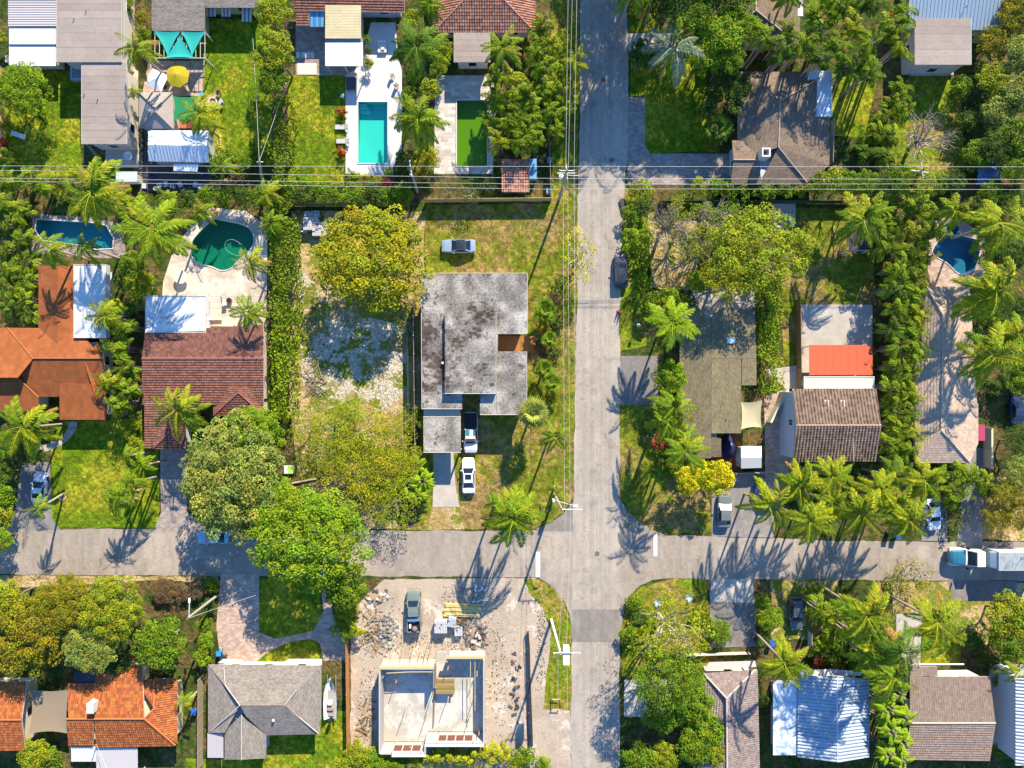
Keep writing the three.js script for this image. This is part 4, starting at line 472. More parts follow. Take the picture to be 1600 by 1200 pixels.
// clump of many arching canes, unit radius: used for areca palms and the like
function clumpGeo(seed, n, o = {}) { const r = rng(seed), pos = [], col = []; for (let i = 0; i < n; i++) { const d = frondData(seed * 50 + i, { pairs: o.pairs ?? 14, leaf: o.leaf ?? 0.33, rise: rnd(0.5, 1.5, r), drop: rnd(0.5, 1.1, r), width: o.width ?? 0.034, hang: 0.5, tipYellow: 0.4 }), a = r() * 6.283, s = rnd(0.45, 0.8, r), ox = rnd(-0.35, 0.35, r), oz = rnd(-0.35, 0.35, r), oy = rnd(0.2, 1.1, r), c = Math.cos(a), q = Math.sin(a), tone = rnd(0.55, 1.3, r);
    for (let j = 0; j < d.pos.length; j += 3) { const x = d.pos[j] * s, y = d.pos[j + 1] * s, z = d.pos[j + 2] * s; pos.push(ox + x * c - z * q, oy + y, oz + x * q + z * c); col.push(d.col[j] * tone, d.col[j + 1] * tone, d.col[j + 2] * tone); } } return geoFrom(pos, col); }
const CL = [[11, 26], [12, 30], [13, 24], [14, 28]].map(([s, n]) => clumpGeo(s, n)); const stemsGeo = (() => { const r = rng(5), g = []; for (let i = 0; i < 9; i++) { const x = rnd(-0.3, 0.3, r), z = rnd(-0.3, 0.3, r); g.push(taper(new V3(x * 0.6, 0, z * 0.6), new V3(x, 1, z), 0.035, 0.025, 5)); } return merge(g); })();
function paddleGeo(seed, n) { const r = rng(seed), pos = [], col = []; for (let i = 0; i < n; i++) { const a = r() * 6.283, c = Math.cos(a), s = Math.sin(a), L = rnd(0.6, 1, r), up = rnd(0.3, 1.1, r), w = rnd(0.12, 0.18, r), k = rnd(0.8, 1.25, r), oy = rnd(0, 0.7, r), at = (t, o, d) => { const x = t * L, y = oy + up * t * L - 0.75 * t * t * L - Math.abs(o) * 0.3 + d; return [x * c - o * s, y, x * s + o * c]; }; const q = [];
    for (let j = 0; j <= 4; j++) { const t = 0.2 + 0.8 * j / 4, ww = w * Math.sin(PI * Math.min(0.96, 0.1 + j / 4.4)); q.push([at(t, -ww, 0), at(t, 0, 0.01), at(t, ww, 0)]); }
    for (let j = 0; j < 4; j++) for (const e of [0, 1]) { const kk = k * (e ? 1 : 1.08); for (const p of [q[j][e], q[j][e + 1], q[j + 1][e], q[j][e + 1], q[j + 1][e + 1], q[j + 1][e]]) { pos.push(...p); col.push(kk, kk, kk * 0.8); } } } return geoFrom(pos, col); }
const PD = [paddleGeo(21, 34), paddleGeo(22, 40)];
function fanGeo(seed, n, p0a = 0.22, p0b = 0.5, fl = 0.55, drp = 0.08) { const r = rng(seed), pos = [], col = []; for (let i = 0; i < n; i++) { const a = i * 2.4, el = -0.25 + 1.55 * (i / n) + rnd(-0.2, 0.2, r), d = new V3(Math.cos(a) * Math.cos(el), Math.sin(el), Math.sin(a) * Math.cos(el)), p0 = new V3(0, 0.1, 0).addScaledVector(d, rnd(p0a, p0b, r)), side = new V3().crossVectors(d, new V3(0, 1, 0)).normalize(), nrm = new V3().crossVectors(side, d); const k = rnd(0.8, 1.2, r);
    { const w = 0.012; for (const q of [[new V3(0, 0.1, 0).addScaledVector(side, w), new V3(0, 0.1, 0).addScaledVector(side, -w), p0]]) for (const p of q) { pos.push(p.x, p.y, p.z); col.push(1, 1, 0.8); } }
    for (let j = 0; j < 14; j++) { const b = (j / 13 - 0.5) * 2.9, dir = d.clone().multiplyScalar(Math.cos(b)).addScaledVector(side, Math.sin(b)), L = fl * (0.7 + 0.3 * Math.cos(b)) * rnd(0.8, 1.1, r), e = p0.clone().addScaledVector(dir, L).addScaledVector(nrm, -drp + rnd(-0.05, 0.05, r)), wv = new V3().crossVectors(dir, nrm).multiplyScalar(0.035), m = p0.clone().addScaledVector(dir, L * 0.55); const l = m.clone().add(wv), q = m.clone().sub(wv); for (const p of [p0, l, q, l, e, q]) { pos.push(p.x, p.y, p.z); col.push(k, k, k); } } } return geoFrom(pos, col); }
const FN = [fanGeo(31, 24), fanGeo(32, 28), fanGeo(33, 17, 0.3, 0.62, 0.48, 0.22)];
// leafy crown of unit radius: leaves grouped in clumps
function crownGeo(seed, clumps, per, leaf, o = {}) { const r = rng(seed), pos = [], col = []; const gap = o.gap ?? 0;
  for (let c = 0; c < clumps; c++) { const a = c * 2.399963 + rnd(-0.4, 0.4, r), q = Math.sqrt((c + 0.5) / clumps), rad = q * rnd(0.68, 0.92, r), y = Math.sqrt(Math.max(0, 1 - rad * rad)) * rnd(0.55, 0.95, r) - (r() < 0.2 ? 0.4 : 0), cx = Math.cos(a) * rad, cz = Math.sin(a) * rad, cr = rnd(0.7, 1.2, r) * (o.cr ?? 1.15) / Math.sqrt(clumps) * 1.2, hue = rnd(-0.24, 0.12, r), tone = rnd(0.66, 1.22, r); if (r() < gap) continue;
    for (let i = 0; i < per; i++) { const z = rnd(-0.5, 1, r), th = r() * 6.283, s = Math.sqrt(1 - z * z), k = Math.cbrt(rnd(0.25, 1, r)) * cr, px = cx + Math.cos(th) * s * k, pz = cz + Math.sin(th) * s * k, py = y + z * k * 0.9; const L = leaf * rnd(0.7, 1.35, r), w = L * rnd(0.42, 0.65, r);
      const nx = Math.cos(th) * s * 0.6 + rnd(-0.7, 0.7, r), nz = Math.sin(th) * s * 0.6 + rnd(-0.7, 0.7, r), nrm = new V3(nx, 0.55 + rnd(-0.3, 0.6, r), nz).normalize(), t1 = new V3(rnd(-1, 1, r), rnd(-0.4, 0.4, r), rnd(-1, 1, r)).cross(nrm).normalize(), t2 = new V3().crossVectors(nrm, t1);
      const b = [px - t1.x * L * 0.5, py - t1.y * L * 0.5, pz - t1.z * L * 0.5], e = [px + t1.x * L * 0.5 - nrm.x * L * 0.12, py + t1.y * L * 0.5 - nrm.y * L * 0.12, pz + t1.z * L * 0.5 - nrm.z * L * 0.12], l = [px + t2.x * w * 0.5, py + t2.y * w * 0.5, pz + t2.z * w * 0.5], m = [px - t2.x * w * 0.5, py - t2.y * w * 0.5, pz - t2.z * w * 0.5];
      pos.push(...b, ...l, ...m, ...l, ...e, ...m); const f = tone * rnd(0.62, 1.3, r), kc = [f * (1 + hue + rnd(-0.1, 0.12, r)), f, f * (0.9 - hue * 0.6)]; for (let j = 0; j < 6; j++) col.push(...kc); } }
  return geoFrom(pos, col); }
const CR = { s: [crownGeo(41, 16, 95, 0.15), crownGeo(42, 18, 90, 0.145), crownGeo(43, 15, 100, 0.15)], m: [crownGeo(44, 64, 92, 0.084, { cr: 1.45 }), crownGeo(45, 70, 88, 0.08, { cr: 1.4 }), crownGeo(46, 58, 100, 0.084, { cr: 1.5 })], l: [crownGeo(47, 170, 112, 0.045, { cr: 1.55, gap: 0.04 }), crownGeo(48, 190, 100, 0.044, { cr: 1.5, gap: 0.05 })], sparse: [crownGeo(49, 130, 88, 0.045, { gap: 0.14, cr: 1.4 }), crownGeo(50, 140, 80, 0.045, { gap: 0.16, cr: 1.4 })], scrub: [crownGeo(52, 90, 44, 0.046, { gap: 0.34, cr: 1.3 }), crownGeo(53, 100, 38, 0.046, { gap: 0.36, cr: 1.3 })], thin: [crownGeo(51, 40, 26, 0.08, { gap: 0.25, cr: 1.3 })] };
// trunk and limbs, unit height to the crown centre, unit spread; boughs fork again and again
function limbGeo(seed, n, depth) { const r = rng(seed), g = [taper(new V3(0, 0, 0), new V3(rnd(-0.04, 0.04, r), 0.5, rnd(-0.04, 0.04, r)), 0.06, 0.045, 8)];
  const grow = (p, dir, len, rad, k) => { let a = p, d = dir.clone(); for (let i = 0; i < 2; i++) { d.add(new V3(rnd(-0.35, 0.35, r), rnd(-0.12, 0.14, r), rnd(-0.35, 0.35, r))).normalize(); const b = a.clone().addScaledVector(d, len / 2), r1 = rad * (i ? 0.62 : 0.8); g.push(taper(a, b, i ? rad * 0.8 : rad, r1, k > 1 ? 5 : 3)); a = b; } if (k > 0) { const m = k > 1 ? 3 : 2; for (let j = 0; j < m; j++) { const e = d.clone().add(new V3(rnd(-0.85, 0.85, r), rnd(-0.15, 0.35, r), rnd(-0.85, 0.85, r))).normalize(); grow(j ? p.clone().lerp(a, rnd(0.5, 1, r)) : a, e, len * rnd(0.55, 0.8, r), rad * 0.55, k - 1); } } };
  for (let i = 0; i < n; i++) { const a = i * 2.4 + rnd(-0.4, 0.4, r); grow(new V3(0, 0.46 + rnd(-0.06, 0.04, r), 0), new V3(Math.cos(a), rnd(0.35, 1.0, r), Math.sin(a)).normalize(), rnd(0.34, 0.46, r), 0.028, depth); }
  return merge(g); }
const LB = { few: [limbGeo(61, 6, 1), limbGeo(62, 6, 1)], many: [limbGeo(63, 8, 3), limbGeo(64, 9, 3)] };
function tree(label, group, u, v, h, r, o = {}) { // h: top of the crown, r: radius in survey units
  const ry = (o.flat ?? 0.8), rad = r * S * (1 - h * 0.7 / H), hc = Math.max(0.4, h - rad * ry), c = P(u, v, hc), t = thing(o.name ?? 'broadleaf_tree', label, o.cat ?? 'tree', c.clone().setY(0), 0, group), rr = rng(Math.round(u * 13 + v * 7)), size = o.size ?? (rad > 4 ? 'l' : rad > 1.9 ? 'm' : 's');
  const set = CR[size], m = part(t, 'crown', set[Math.floor(rr() * set.length)], LM[o.mat ?? 'green']); const rx = rad * (o.rx ?? 1), rz = rad * (o.rz ?? 1); m.scale.set(rx, rad * ry, rz); m.position.y = hc; m.rotation.y = rr() * 6.28 * (o.rx || o.rz ? 0 : 1);
  const lb = part(t, 'trunk', (o.bare ? LB.many : LB.few)[Math.floor(rr() * 2)], o.pale ? M.barkPale : M.bark); lb.scale.set(rx * 0.95, hc * 1.02, rz * 0.95); return t;
}
function clump(label, group, u, v, h, r, o = {}) { const c = P(u, v, h * 0.7), t = thing(o.name ?? 'areca_palm', label, o.cat ?? 'palm clump', c.clone().setY(0), 0, group), rr = rng(Math.round(u * 11 + v * 29)), rad = r * S * (1 - h * 0.7 / H), set = o.set ?? CL; const m = part(t, 'fronds', set[Math.floor(rr() * set.length)], LM[o.mat ?? 'palm']); const k = rad * 1.05; m.scale.set(k, k, k); m.rotation.y = rr() * 6.28; m.position.y = Math.max(0.1, h - 1.35 * k); const st = part(t, 'stems', stemsGeo, M.barkPale); st.scale.set(k, Math.max(0.4, h - k * 0.4), k); return t; }
function fan(label, group, u, v, h, r, o = {}) { const mat = o.mat ?? 'palmDark', nm = o.name ?? 'fan_palm'; const c = P(u, v, h), t = thing(nm, label, 'palm tree', c.clone().setY(0), 0, group), k = r * S * (1 - h / H) * 1.05, m = part(t, 'fan_leaves', FN[nm === 'silver_palm' ? 2 : Math.round(u) % 2], LM[mat]); m.scale.setScalar(k); m.position.y = h; m.rotation.y = u; trunkTo(t, new V3(0, -0.03, 0), new V3(0, h + 0.1, 0), 0.17, M.bark); return t; }
// rows: one individual per spot, each told apart by its place in the row
function row(make, what, group, spots, o = {}) { spots.forEach(([u, v, h, r, mat], i) => make(spots.length === 1 ? what : `${ORD[i]} ${what}`, group, u, v, h, r, { ...o, ...(mat ? { mat } : {}) })); }
function hedge(label, u0, v0, u1, v1, h, mat = 'hedge', density = 1) { // clipped leafy block
  const a = P(u0, v0, h), b = P(u1, v1, h), c = new V3((a.x + b.x) / 2, 0, (a.z + b.z) / 2), w = b.x - a.x, d = b.z - a.z, t = thing('hedge', label, 'hedge', c), r = rng(Math.round(u0 * 7 + v1)), pos = [], col = [], n = Math.round((w * d * 70 + (w + d) * h * 34) * density);
  for (let i = 0; i < n; i++) { let x = rnd(-0.5, 0.5, r) * w, z = rnd(-0.5, 0.5, r) * d, y = h - Math.abs(rnd(0, 0.55, r)); const bumpy = 2.0 * (fbm(F, ((Math.floor((c.x + x + 90) * 9) % N) + (Math.floor((c.z + z + 90) * 9) % N) * N), 16, 32) - 0.5); if (Math.abs(x) > w / 2 - 0.35 - bumpy * 1.3 && w < d || Math.abs(z) > d / 2 - 0.35 - bumpy * 1.3 && d < w) continue; y += bumpy * 1.3; if (r() < 0.45) { y = rnd(0.1, 1, r) * h; if (r() < d / (w + d)) x = (r() < 0.5 ? -1 : 1) * w * 0.5 + bumpy; else z = (r() < 0.5 ? -1 : 1) * d * 0.5 + bumpy; }
    const L = rnd(0.2, 0.42, r), q = L * rnd(0.45, 0.7, r), nr = new V3(rnd(-0.9, 0.9, r), rnd(0.3, 1, r), rnd(-0.9, 0.9, r)).normalize(), t1 = new V3(rnd(-1, 1, r), rnd(-1, 1, r), rnd(-1, 1, r)).cross(nr).normalize(), t2 = new V3().crossVectors(nr, t1), f = rnd(0.55, 1.3, r), k = [f * rnd(0.85, 1.3, r), f, f * 0.85];
    const e0 = [x - t1.x * L / 2, y - t1.y * L / 2, z - t1.z * L / 2], e1 = [x + t1.x * L / 2, y + t1.y * L / 2, z + t1.z * L / 2], s0 = [x + t2.x * q / 2, y + t2.y * q / 2, z + t2.z * q / 2], s1 = [x - t2.x * q / 2, y - t2.y * q / 2, z - t2.z * q / 2]; pos.push(...e0, ...s0, ...s1, ...s0, ...e1, ...s1); for (let j = 0; j < 6; j++) col.push(...k); }
  part(t, 'foliage', geoFrom(pos, col), LM[mat]); const g = []; for (let i = 0; i < Math.max(3, (w + d) * 1.5); i++) { const x = rnd(-0.4, 0.4, r) * w, z = rnd(-0.4, 0.4, r) * d; g.push(taper(new V3(x, 0, z), new V3(x + rnd(-0.2, 0.2, r), h * 0.9, z + rnd(-0.2, 0.2, r)), 0.05, 0.02, 4)); } part(t, 'stems', merge(g), M.bark); return t; }
function bareTree(label, u, v, h, r, pale = true) { const rad = r * S * (1 - h * 0.7 / H), c = P(u, v, h * 0.8), t = thing('bare_tree', label, 'tree', c.clone().setY(0)); for (let i = 0; i < 2; i++) { const m = part(t, 'branches', LB.many[i], pale ? M.barkPale : M.bark); m.scale.set(rad * 1.1, h * 0.82, rad * 1.1); m.rotation.y = i * 1.7 + u; } return t; }
// ---------- planting, by plot ----------
// upper corner plot
tree('round bright green tree standing on the lawn below the flat roofed house', null, 45, 148, 6, 48, { mat: 'bright' });
palm('yellow-green palm between the flat roofed house and the pergola', null, 213, 78, 8.5, 34, { mat: 'palmYellow' });
palm('small palm beside the edge of the flat roofed wing', null, 209, 142, 3, 13, { n: 9 });
palm('palm spreading over the green shade canopy', null, 311, 178, 5, 34, { mat: 'palmYellow' });
row(tree, 'low bushy shrub from the metal shed in the row beside it', 'shrubs beside the metal shed', [[336, 258, 2.4, 16], [356, 250, 2.6, 18], [378, 256, 2.5, 17], [396, 246, 2.2, 13]], { mat: 'green', name: 'shrub', cat: 'shrub' });
row(tree, 'shrub from the top along the sandy side path', 'shrubs along the sandy side path', [[4, 60, 2.4, 11, 'lime'], [5, 150, 2.4, 12, 'lime'], [12, 198, 2, 10, 'olive'], [6, 225, 1.4, 9, 'red'], [14, 243, 2, 13, 'green']], { name: 'shrub', cat: 'shrub' });
row(tree, 'shrub from the top beside the cluttered path by the pergola', 'shrubs beside the pergola', [[200, 20, 2, 10, 'dark'], [222, 30, 2.4, 11, 'olive'], [226, 55, 2.6, 12, 'palm'], [205, 5, 2, 8, 'lime']], { name: 'shrub', cat: 'shrub' });
row(clump, 'areca clump from the edge in the row under the wires', 'areca clumps under the wires', [[5, 285, 4, 24], [35, 282, 4, 24], [62, 290, 4.5, 26], [92, 284, 4, 24, 'palmYellow'], [185, 300, 4.5, 26], [215, 318, 4, 22], [120, 315, 4, 24], [5, 320, 4, 26], [30, 330, 3.6, 24], [255, 305, 3, 18]]);
palm('largest palm with long fronds over the narrow teal pool', null, 146, 302, 12, 56, { mat: 'palmYellow', n: 18 });
palm('large palm between the narrow pool and the freeform pool', null, 240, 358, 11, 56, { n: 18 });
palm('smaller palm over the far end of the narrow teal pool', null, 77, 388, 8.5, 30);
palm('smaller palm above the white flat roof and narrow pool', null, 131, 386, 8, 28);
palm('small palm at the top of the freeform pool', null, 314, 333, 4, 22);
palm('yellowish palm at the hedge side of the freeform pool', null, 392, 412, 7, 28, { mat: 'palmYellow' });
palm('palm leaning over the dark brown tiles beside the deck', null, 388, 488, 7, 28);
palm('palm above the shrubs by the long lawn under the wires', null, 350, 262, 4, 20);
row(clump, 'areca clump from the top along the edge beside the orange roof', 'areca clumps beside the orange roof', [[14, 352, 4, 24], [38, 372, 4, 22], [12, 392, 4, 24], [40, 410, 4, 22], [14, 425, 4, 22], [42, 438, 4, 20], [12, 452, 4, 22], [38, 468, 4, 22], [12, 482, 3.6, 20, 'palmDark'], [45, 492, 3.6, 18]]);
row(tree, 'leafy tree from the top between the white roof and the freeform pool', 'trees between the white roof and the pool', [[212, 415, 5, 24, 'green'], [222, 445, 5, 26, 'lime'], [200, 440, 4, 18, 'dark']]);
row(clump, 'areca clump from the top between the orange and brown roofs', 'areca clumps between orange and brown roofs', [[172, 488, 6.5, 25, 'palmYellow'], [196, 512, 6.5, 24], [182, 545, 6.5, 26], [200, 578, 6.1, 24], [172, 600, 6.1, 24, 'palmYellow'], [203, 608, 5.9, 22], [188, 632, 5.7, 22], [208, 480, 5.5, 18, 'palmDark']]);
palm('palm beside the deck with fronds over the orange roof', null, 166, 495, 6.5, 30, { mat: 'palmYellow' });
row(tree, 'clipped shrub from the top beside the brown tiled wing', 'clipped shrubs beside the brown tiled wing', [[213, 650, 2, 10], [212, 664, 2, 10], [212, 690, 2, 10], [205, 678, 1.8, 10], [208, 702, 1.8, 10]], { name: 'shrub', cat: 'shrub', mat: 'lime' });
palm('bright palm over the front gable of the dark brown tiled house', null, 279, 641, 8, 44, { mat: 'palmYellow', n: 16 });
palm('palm in front of the orange roofed house beside the curved path', null, 37, 668, 8, 46, { mat: 'palmYellow', n: 16 });
row(tree, 'leafy bush from the top along the edge beside the sports car drive', 'bushes along the sports car drive', [[52, 705, 3.6, 24, 'dark'], [8, 700, 4, 22, 'green'], [10, 738, 4, 20, 'dark'], [8, 772, 4, 20, 'bright'], [10, 805, 4, 18, 'lime'], [8, 840, 4, 22, 'bright'], [18, 690, 3, 18, 'green']], { name: 'bush', cat: 'bush' });
palm('young leaning palm with a pale trunk beside the sports car', null, 62, 794, 6.5, 21, { n: 11, lean: [-12, -10] });
row(palm, 'triangle palm from the top on the front lawn', 'triangle palms on the front lawn', [[196, 713, 6, 19], [220, 728, 6.5, 24], [205, 755, 6.5, 23], [186, 775, 6.5, 26], [178, 790, 5.5, 18]], { n: 11 });
row(tree, 'round bush beside the curved path from the orange house', 'round bushes by the curved path', [[70, 665, 1.6, 10, 'dark'], [82, 672, 1.6, 11, 'dark']], { name: 'bush', cat: 'bush' });
// between long lawn and the turquoise pool
row(tree, 'broadleaf tree from the top in the row between two lawns', 'trees between the two lawns', [[430, 25, 8.5, 30, 'lime'], [432, 85, 9, 36, 'lime'], [428, 128, 8, 26, 'green']]);
hedge('tall hedge continuing the tree row between two lawns', 424, 148, 450, 290, 4.4, 'green');
palm('tall palm with a big crown beside the turquoise pool terrace', null, 652, 74, 9.5, 46, { n: 18, mat: 'palmDark' });
palm('tall palm between the turquoise pool and the green pool', null, 655, 186, 9.5, 42, { n: 18, mat: 'palm' });
palm('palm cut by the top edge beside the terracotta roof', null, 672, 8, 6, 26);
row(tree, 'leafy shrub from the top in the strip between the pools', 'shrubs in the strip between the pools', [[695, 80, 3, 17, 'lime'], [648, 120, 3, 18, 'dark'], [684, 112, 3, 14, 'green'], [672, 142, 3, 18, 'lime'], [640, 148, 2.6, 14, 'green'], [690, 100, 3, 12, 'yellow'], [635, 250, 2.4, 16, 'dark'], [668, 250, 3, 22, 'yellow'], [655, 270, 2.6, 16, 'olive'], [645, 30, 3, 14, 'lime']], { name: 'shrub', cat: 'shrub' });
row(tree, 'round shrub from the top beside the white panel patio roof', 'round shrubs by the patio roof', [[573, 62, 1.6, 7], [575, 80, 1.5, 7, 'dark'], [576, 100, 1.7, 9, 'lime']], { name: 'shrub', cat: 'shrub', mat: 'green' });
hedge('dark low hedge in front of the pale house wall at the top', 569, 21, 628, 32, 1.4, 'dark');
row(clump, 'reddish cordyline plant from the top beside the pool loungers', 'reddish plants beside the loungers', [[533, 174, 1.3, 10], [532, 238, 1.3, 11]], { mat: 'red', name: 'cordyline', cat: 'plant' });
row(clump, 'small palm plant below the turquoise pool', 'small palms below the pool', [[549, 272, 1.8, 13], [606, 268, 1.8, 10]], {});
row(tree, 'croton bush from the hose end below the turquoise pool', 'crotons below the pool', [[572, 280, 1.4, 9, 'yellow'], [590, 283, 1.4, 9, 'olive'], [605, 286, 1.4, 8, 'red']], { name: 'croton', cat: 'shrub' });
palm('slim coconut palm over the grey flat patio roof', null, 785, 76, 9, 36, { n: 12 });
row(clump, 'areca clump from the top in the mass beside the green pool', 'areca clumps beside the green pool', [[770, 128, 5.5, 22], [795, 118, 5.9, 24, 'palmYellow'], [812, 145, 5.9, 24], [772, 160, 5.5, 22], [796, 165, 6, 26], [770, 192, 5.5, 22], [800, 195, 6, 24], [826, 190, 5.9, 24], [782, 222, 5.5, 22, 'palmYellow'], [812, 228, 5.5, 22], [836, 222, 5.5, 20], [828, 165, 5.9, 22]]);
row(clump, 'yellow-green clump from the top of the thicket on the road verge', 'clumps of the verge thicket', [[848, 42, 5.4, 22], [862, 68, 5.4, 24, 'palmYellow'], [838, 82, 5, 22], [880, 88, 5, 22, 'palmYellow'], [848, 108, 5.4, 24], [876, 118, 5, 22, 'palmYellow'], [845, 138, 5, 24], [872, 150, 5, 24], [892, 148, 4.6, 18, 'palmYellow'], [860, 178, 5, 22], [886, 178, 4.6, 20], [870, 205, 4.4, 18]]);
palm('yellow palm leaning over the road edge in the verge thicket', null, 900, 97, 5.5, 25, { mat: 'palmYellow', n: 12 });
palm('low bright palm above the weathered red shed', null, 820, 212, 4, 26);
row(tree, 'croton in the verge corner from the terracotta roof', 'crotons by the terracotta roof', [[840, 35, 2, 9, 'red'], [824, 75, 1.6, 10, 'olive']], { name: 'croton', cat: 'shrub' });
row(tree, 'dense shrub from the pool hedge in the row under the wires', 'shrubs in the row under the wires', [[452, 300, 3.4, 20], [478, 302, 3.4, 20, 'dark'], [503, 302, 3.4, 20], [530, 303, 3.4, 20], [556, 305, 3.4, 20], [582, 306, 3.4, 20, 'dark'], [606, 310, 3.2, 18], [628, 308, 3.2, 20], [440, 325, 3.4, 18], [265, 318, 3, 15], [295, 312, 2.8, 16, 'dark'], [325, 306, 2.6, 15], [352, 308, 2.6, 16], [380, 306, 2.6, 15, 'dark'], [405, 310, 3, 18]], { name: 'dense_shrub', cat: 'shrub' });
palm('palm at the corner where the tall hedge meets the wires', null, 418, 305, 4.5, 25, { mat: 'palmYellow' });
palm('palm beside the vacant lot hedge top', null, 425, 350, 4.5, 22);
row(tree, 'half bare bush from the fence under the wires by the blue sedan', 'half bare bushes under the wires', [[735, 302, 3.4, 24], [700, 298, 3, 18], [765, 290, 2.6, 14]], { name: 'half_bare_bush', cat: 'bush', mat: 'dark', size: 'thin', bare: true, pale: true });
// vacant lot
hedge('tall clipped hedge between freeform pool and vacant lot', 424, 345, 461, 500, 3.6, 'hedge', 1.2);
hedge('lower half of the tall hedge beside the dark brown tiles', 423, 501, 456, 652, 3.4, 'bright', 1.2);
tree('wide yellow-green tree with pale branches above the vacant lot', null, 586, 408, 8.5, 102, { mat: 'yellow', size: 'l', bare: true, pale: true, rz: 0.9, flat: 0.5 });
row(tree, 'straggly yellow-green sapling from the sand in the vacant lot', 'saplings in the vacant lot', [[560, 676, 5, 66, 'lime'], [605, 694, 5, 56, 'yellow'], [520, 700, 4.6, 50, 'lime'], [580, 742, 5, 64, 'yellow'], [612, 788, 4.6, 48, 'lime'], [600, 735, 4.4, 50, 'lime'], [545, 735, 4.6, 56, 'yellow'], [520, 665, 3.6, 44, 'lime'], [630, 715, 4, 36, 'yellow'], [480, 668, 4, 36, 'lime'], [640, 655, 3, 26, 'lime'], [545, 640, 3, 30, 'lime']], { name: 'sapling', size: 'scrub', pale: true, flat: 0.4 });
tree('big greyish green tree over the street and brown house drive', null, 372, 745, 10, 92, { mat: 'grey', flat: 0.6, rz: 1.16 });
tree('big bright green tree spreading over the street', null, 492, 838, 10.5, 104, { mat: 'bright', rz: 0.86, flat: 0.6 });
tree('bright green tree above the grey-green tree by the brown roof', null, 400, 678, 7, 50, { mat: 'bright', rx: 1.1 });
tree('bright green tree joining the big street trees', null, 430, 790, 8.5, 56, { mat: 'bright' });
tree('dark green tree at the site corner below the street tree', null, 540, 912, 7, 40, { mat: 'green' });
row(clump, 'plumeria with paddle leaves from the top by the concrete drive', 'plumerias by the concrete drive', [[648, 728, 4.2, 22], [660, 752, 4.2, 22], [636, 758, 4, 20], [652, 775, 3.8, 18]], { set: PD, mat: 'bright', name: 'plumeria', cat: 'small tree' });
// round the flat stained house
row(fan, 'fan palm from the top along the stained roof house', 'fan palms along the stained roof house', [[852, 486, 2.5, 22, 'green'], [858, 530, 1.6, 15, 'palm'], [850, 577, 2.2, 18, 'green'], [862, 598, 2.4, 18, 'palm']]);
fan('silver-green fan palm at the corner of the stained roof', null, 833, 644, 4.5, 30, { mat: 'grey' });
palm('tall thin palm beside the verge wires below the stained roof', null, 868, 682, 9.5, 25, { n: 13 });
palm('bushy palm at the street edge beside the white cars', null, 803, 812, 10, 46, { n: 18 });
palm('tiny palm growing at the foot of the crooked utility pole', null, 868, 764, 2.4, 11, { n: 8 });
palm('tall palm beside the street edge left of the bushy palm', null, 776, 790, 9, 20, { n: 10 });
row(tree, 'low shrub from the top of the bed along the stained house', 'low shrubs along the stained house', [[866, 470, 1.2, 12, 'brown'], [850, 512, 1.2, 13, 'olive'], [870, 505, 1.4, 12, 'dark'], [846, 540, 1.2, 11, 'brown'], [866, 552, 1.4, 12, 'dark'], [846, 560, 1.2, 10, 'brown'], [838, 620, 1.6, 12, 'lime'], [862, 620, 1.6, 12, 'olive']], { name: 'low_shrub', cat: 'shrub' });
tree('thin yellow flowering tree beside the road', null, 902, 402, 6, 42, { mat: 'flower', size: 'thin', bare: true, pale: true, rx: 0.72, rz: 1.25, name: 'flowering_tree' });
// beside the main road, upper half
row(tree, 'leafy tree from the road in the shaded grove at the top', 'trees of the shaded grove', [[1040, 2, 11.5, 40, 'dark'], [1122, 62, 9.5, 40, 'bright'], [1160, 48, 9, 28, 'bright'], [1095, 92, 8.5, 30, 'bright'], [1132, 92, 8.5, 30, 'green'], [1080, 25, 10.5, 34, 'green'], [1000, 88, 6.5, 22, 'dark'], [1092, -25, 11.5, 44, 'dark'], [1000, -60, 13.5, 50, 'dark'], [1050, -90, 13.5, 54, 'dark'], [1012, -175, 13, 58, 'dark'], [1045, -250, 13, 62, 'dark'], [990, -255, 13, 58, 'dark'], [1085, -160, 13, 60, 'dark'], [1140, -5, 10, 44, 'green'], [1150, -80, 13, 50, 'dark'], [1105, -75, 13, 46, 'dark']]);
palm('silver-grey palm with pale fronds beside the shaded lawn', null, 1052, 76, 8.5, 48, { mat: 'silver', name: 'silver_palm', n: 17 });
row(palm, 'tall palm from the road above the shaded stretch of road', 'tall palms shading the road', [[990, -25, 13, 42], [1040, -50, 13, 44], [1010, -110, 13, 44], [965, -130, 13, 42], [1060, -140, 13, 44], [975, -60, 11, 40]], { n: 16 });
row(tree, 'dark shrub from the grove beside the hip roofed house', 'dark shrubs by the hip roofed house', [[1130, 118, 6, 26], [1150, 140, 6, 26], [1145, 165, 5.4, 18], [1112, 150, 5, 18], [1108, 175, 5, 18]], { mat: 'dark', name: 'dark_shrub', cat: 'shrub' });
fan('dark fan palm between the shaded lawn and hip roofed house', null, 1118, 202, 2.6, 27, {});
tree('brownish bush at the driveway end of the shaded lawn', null, 1110, 226, 2, 15, { mat: 'olive', name: 'bush', cat: 'bush' });
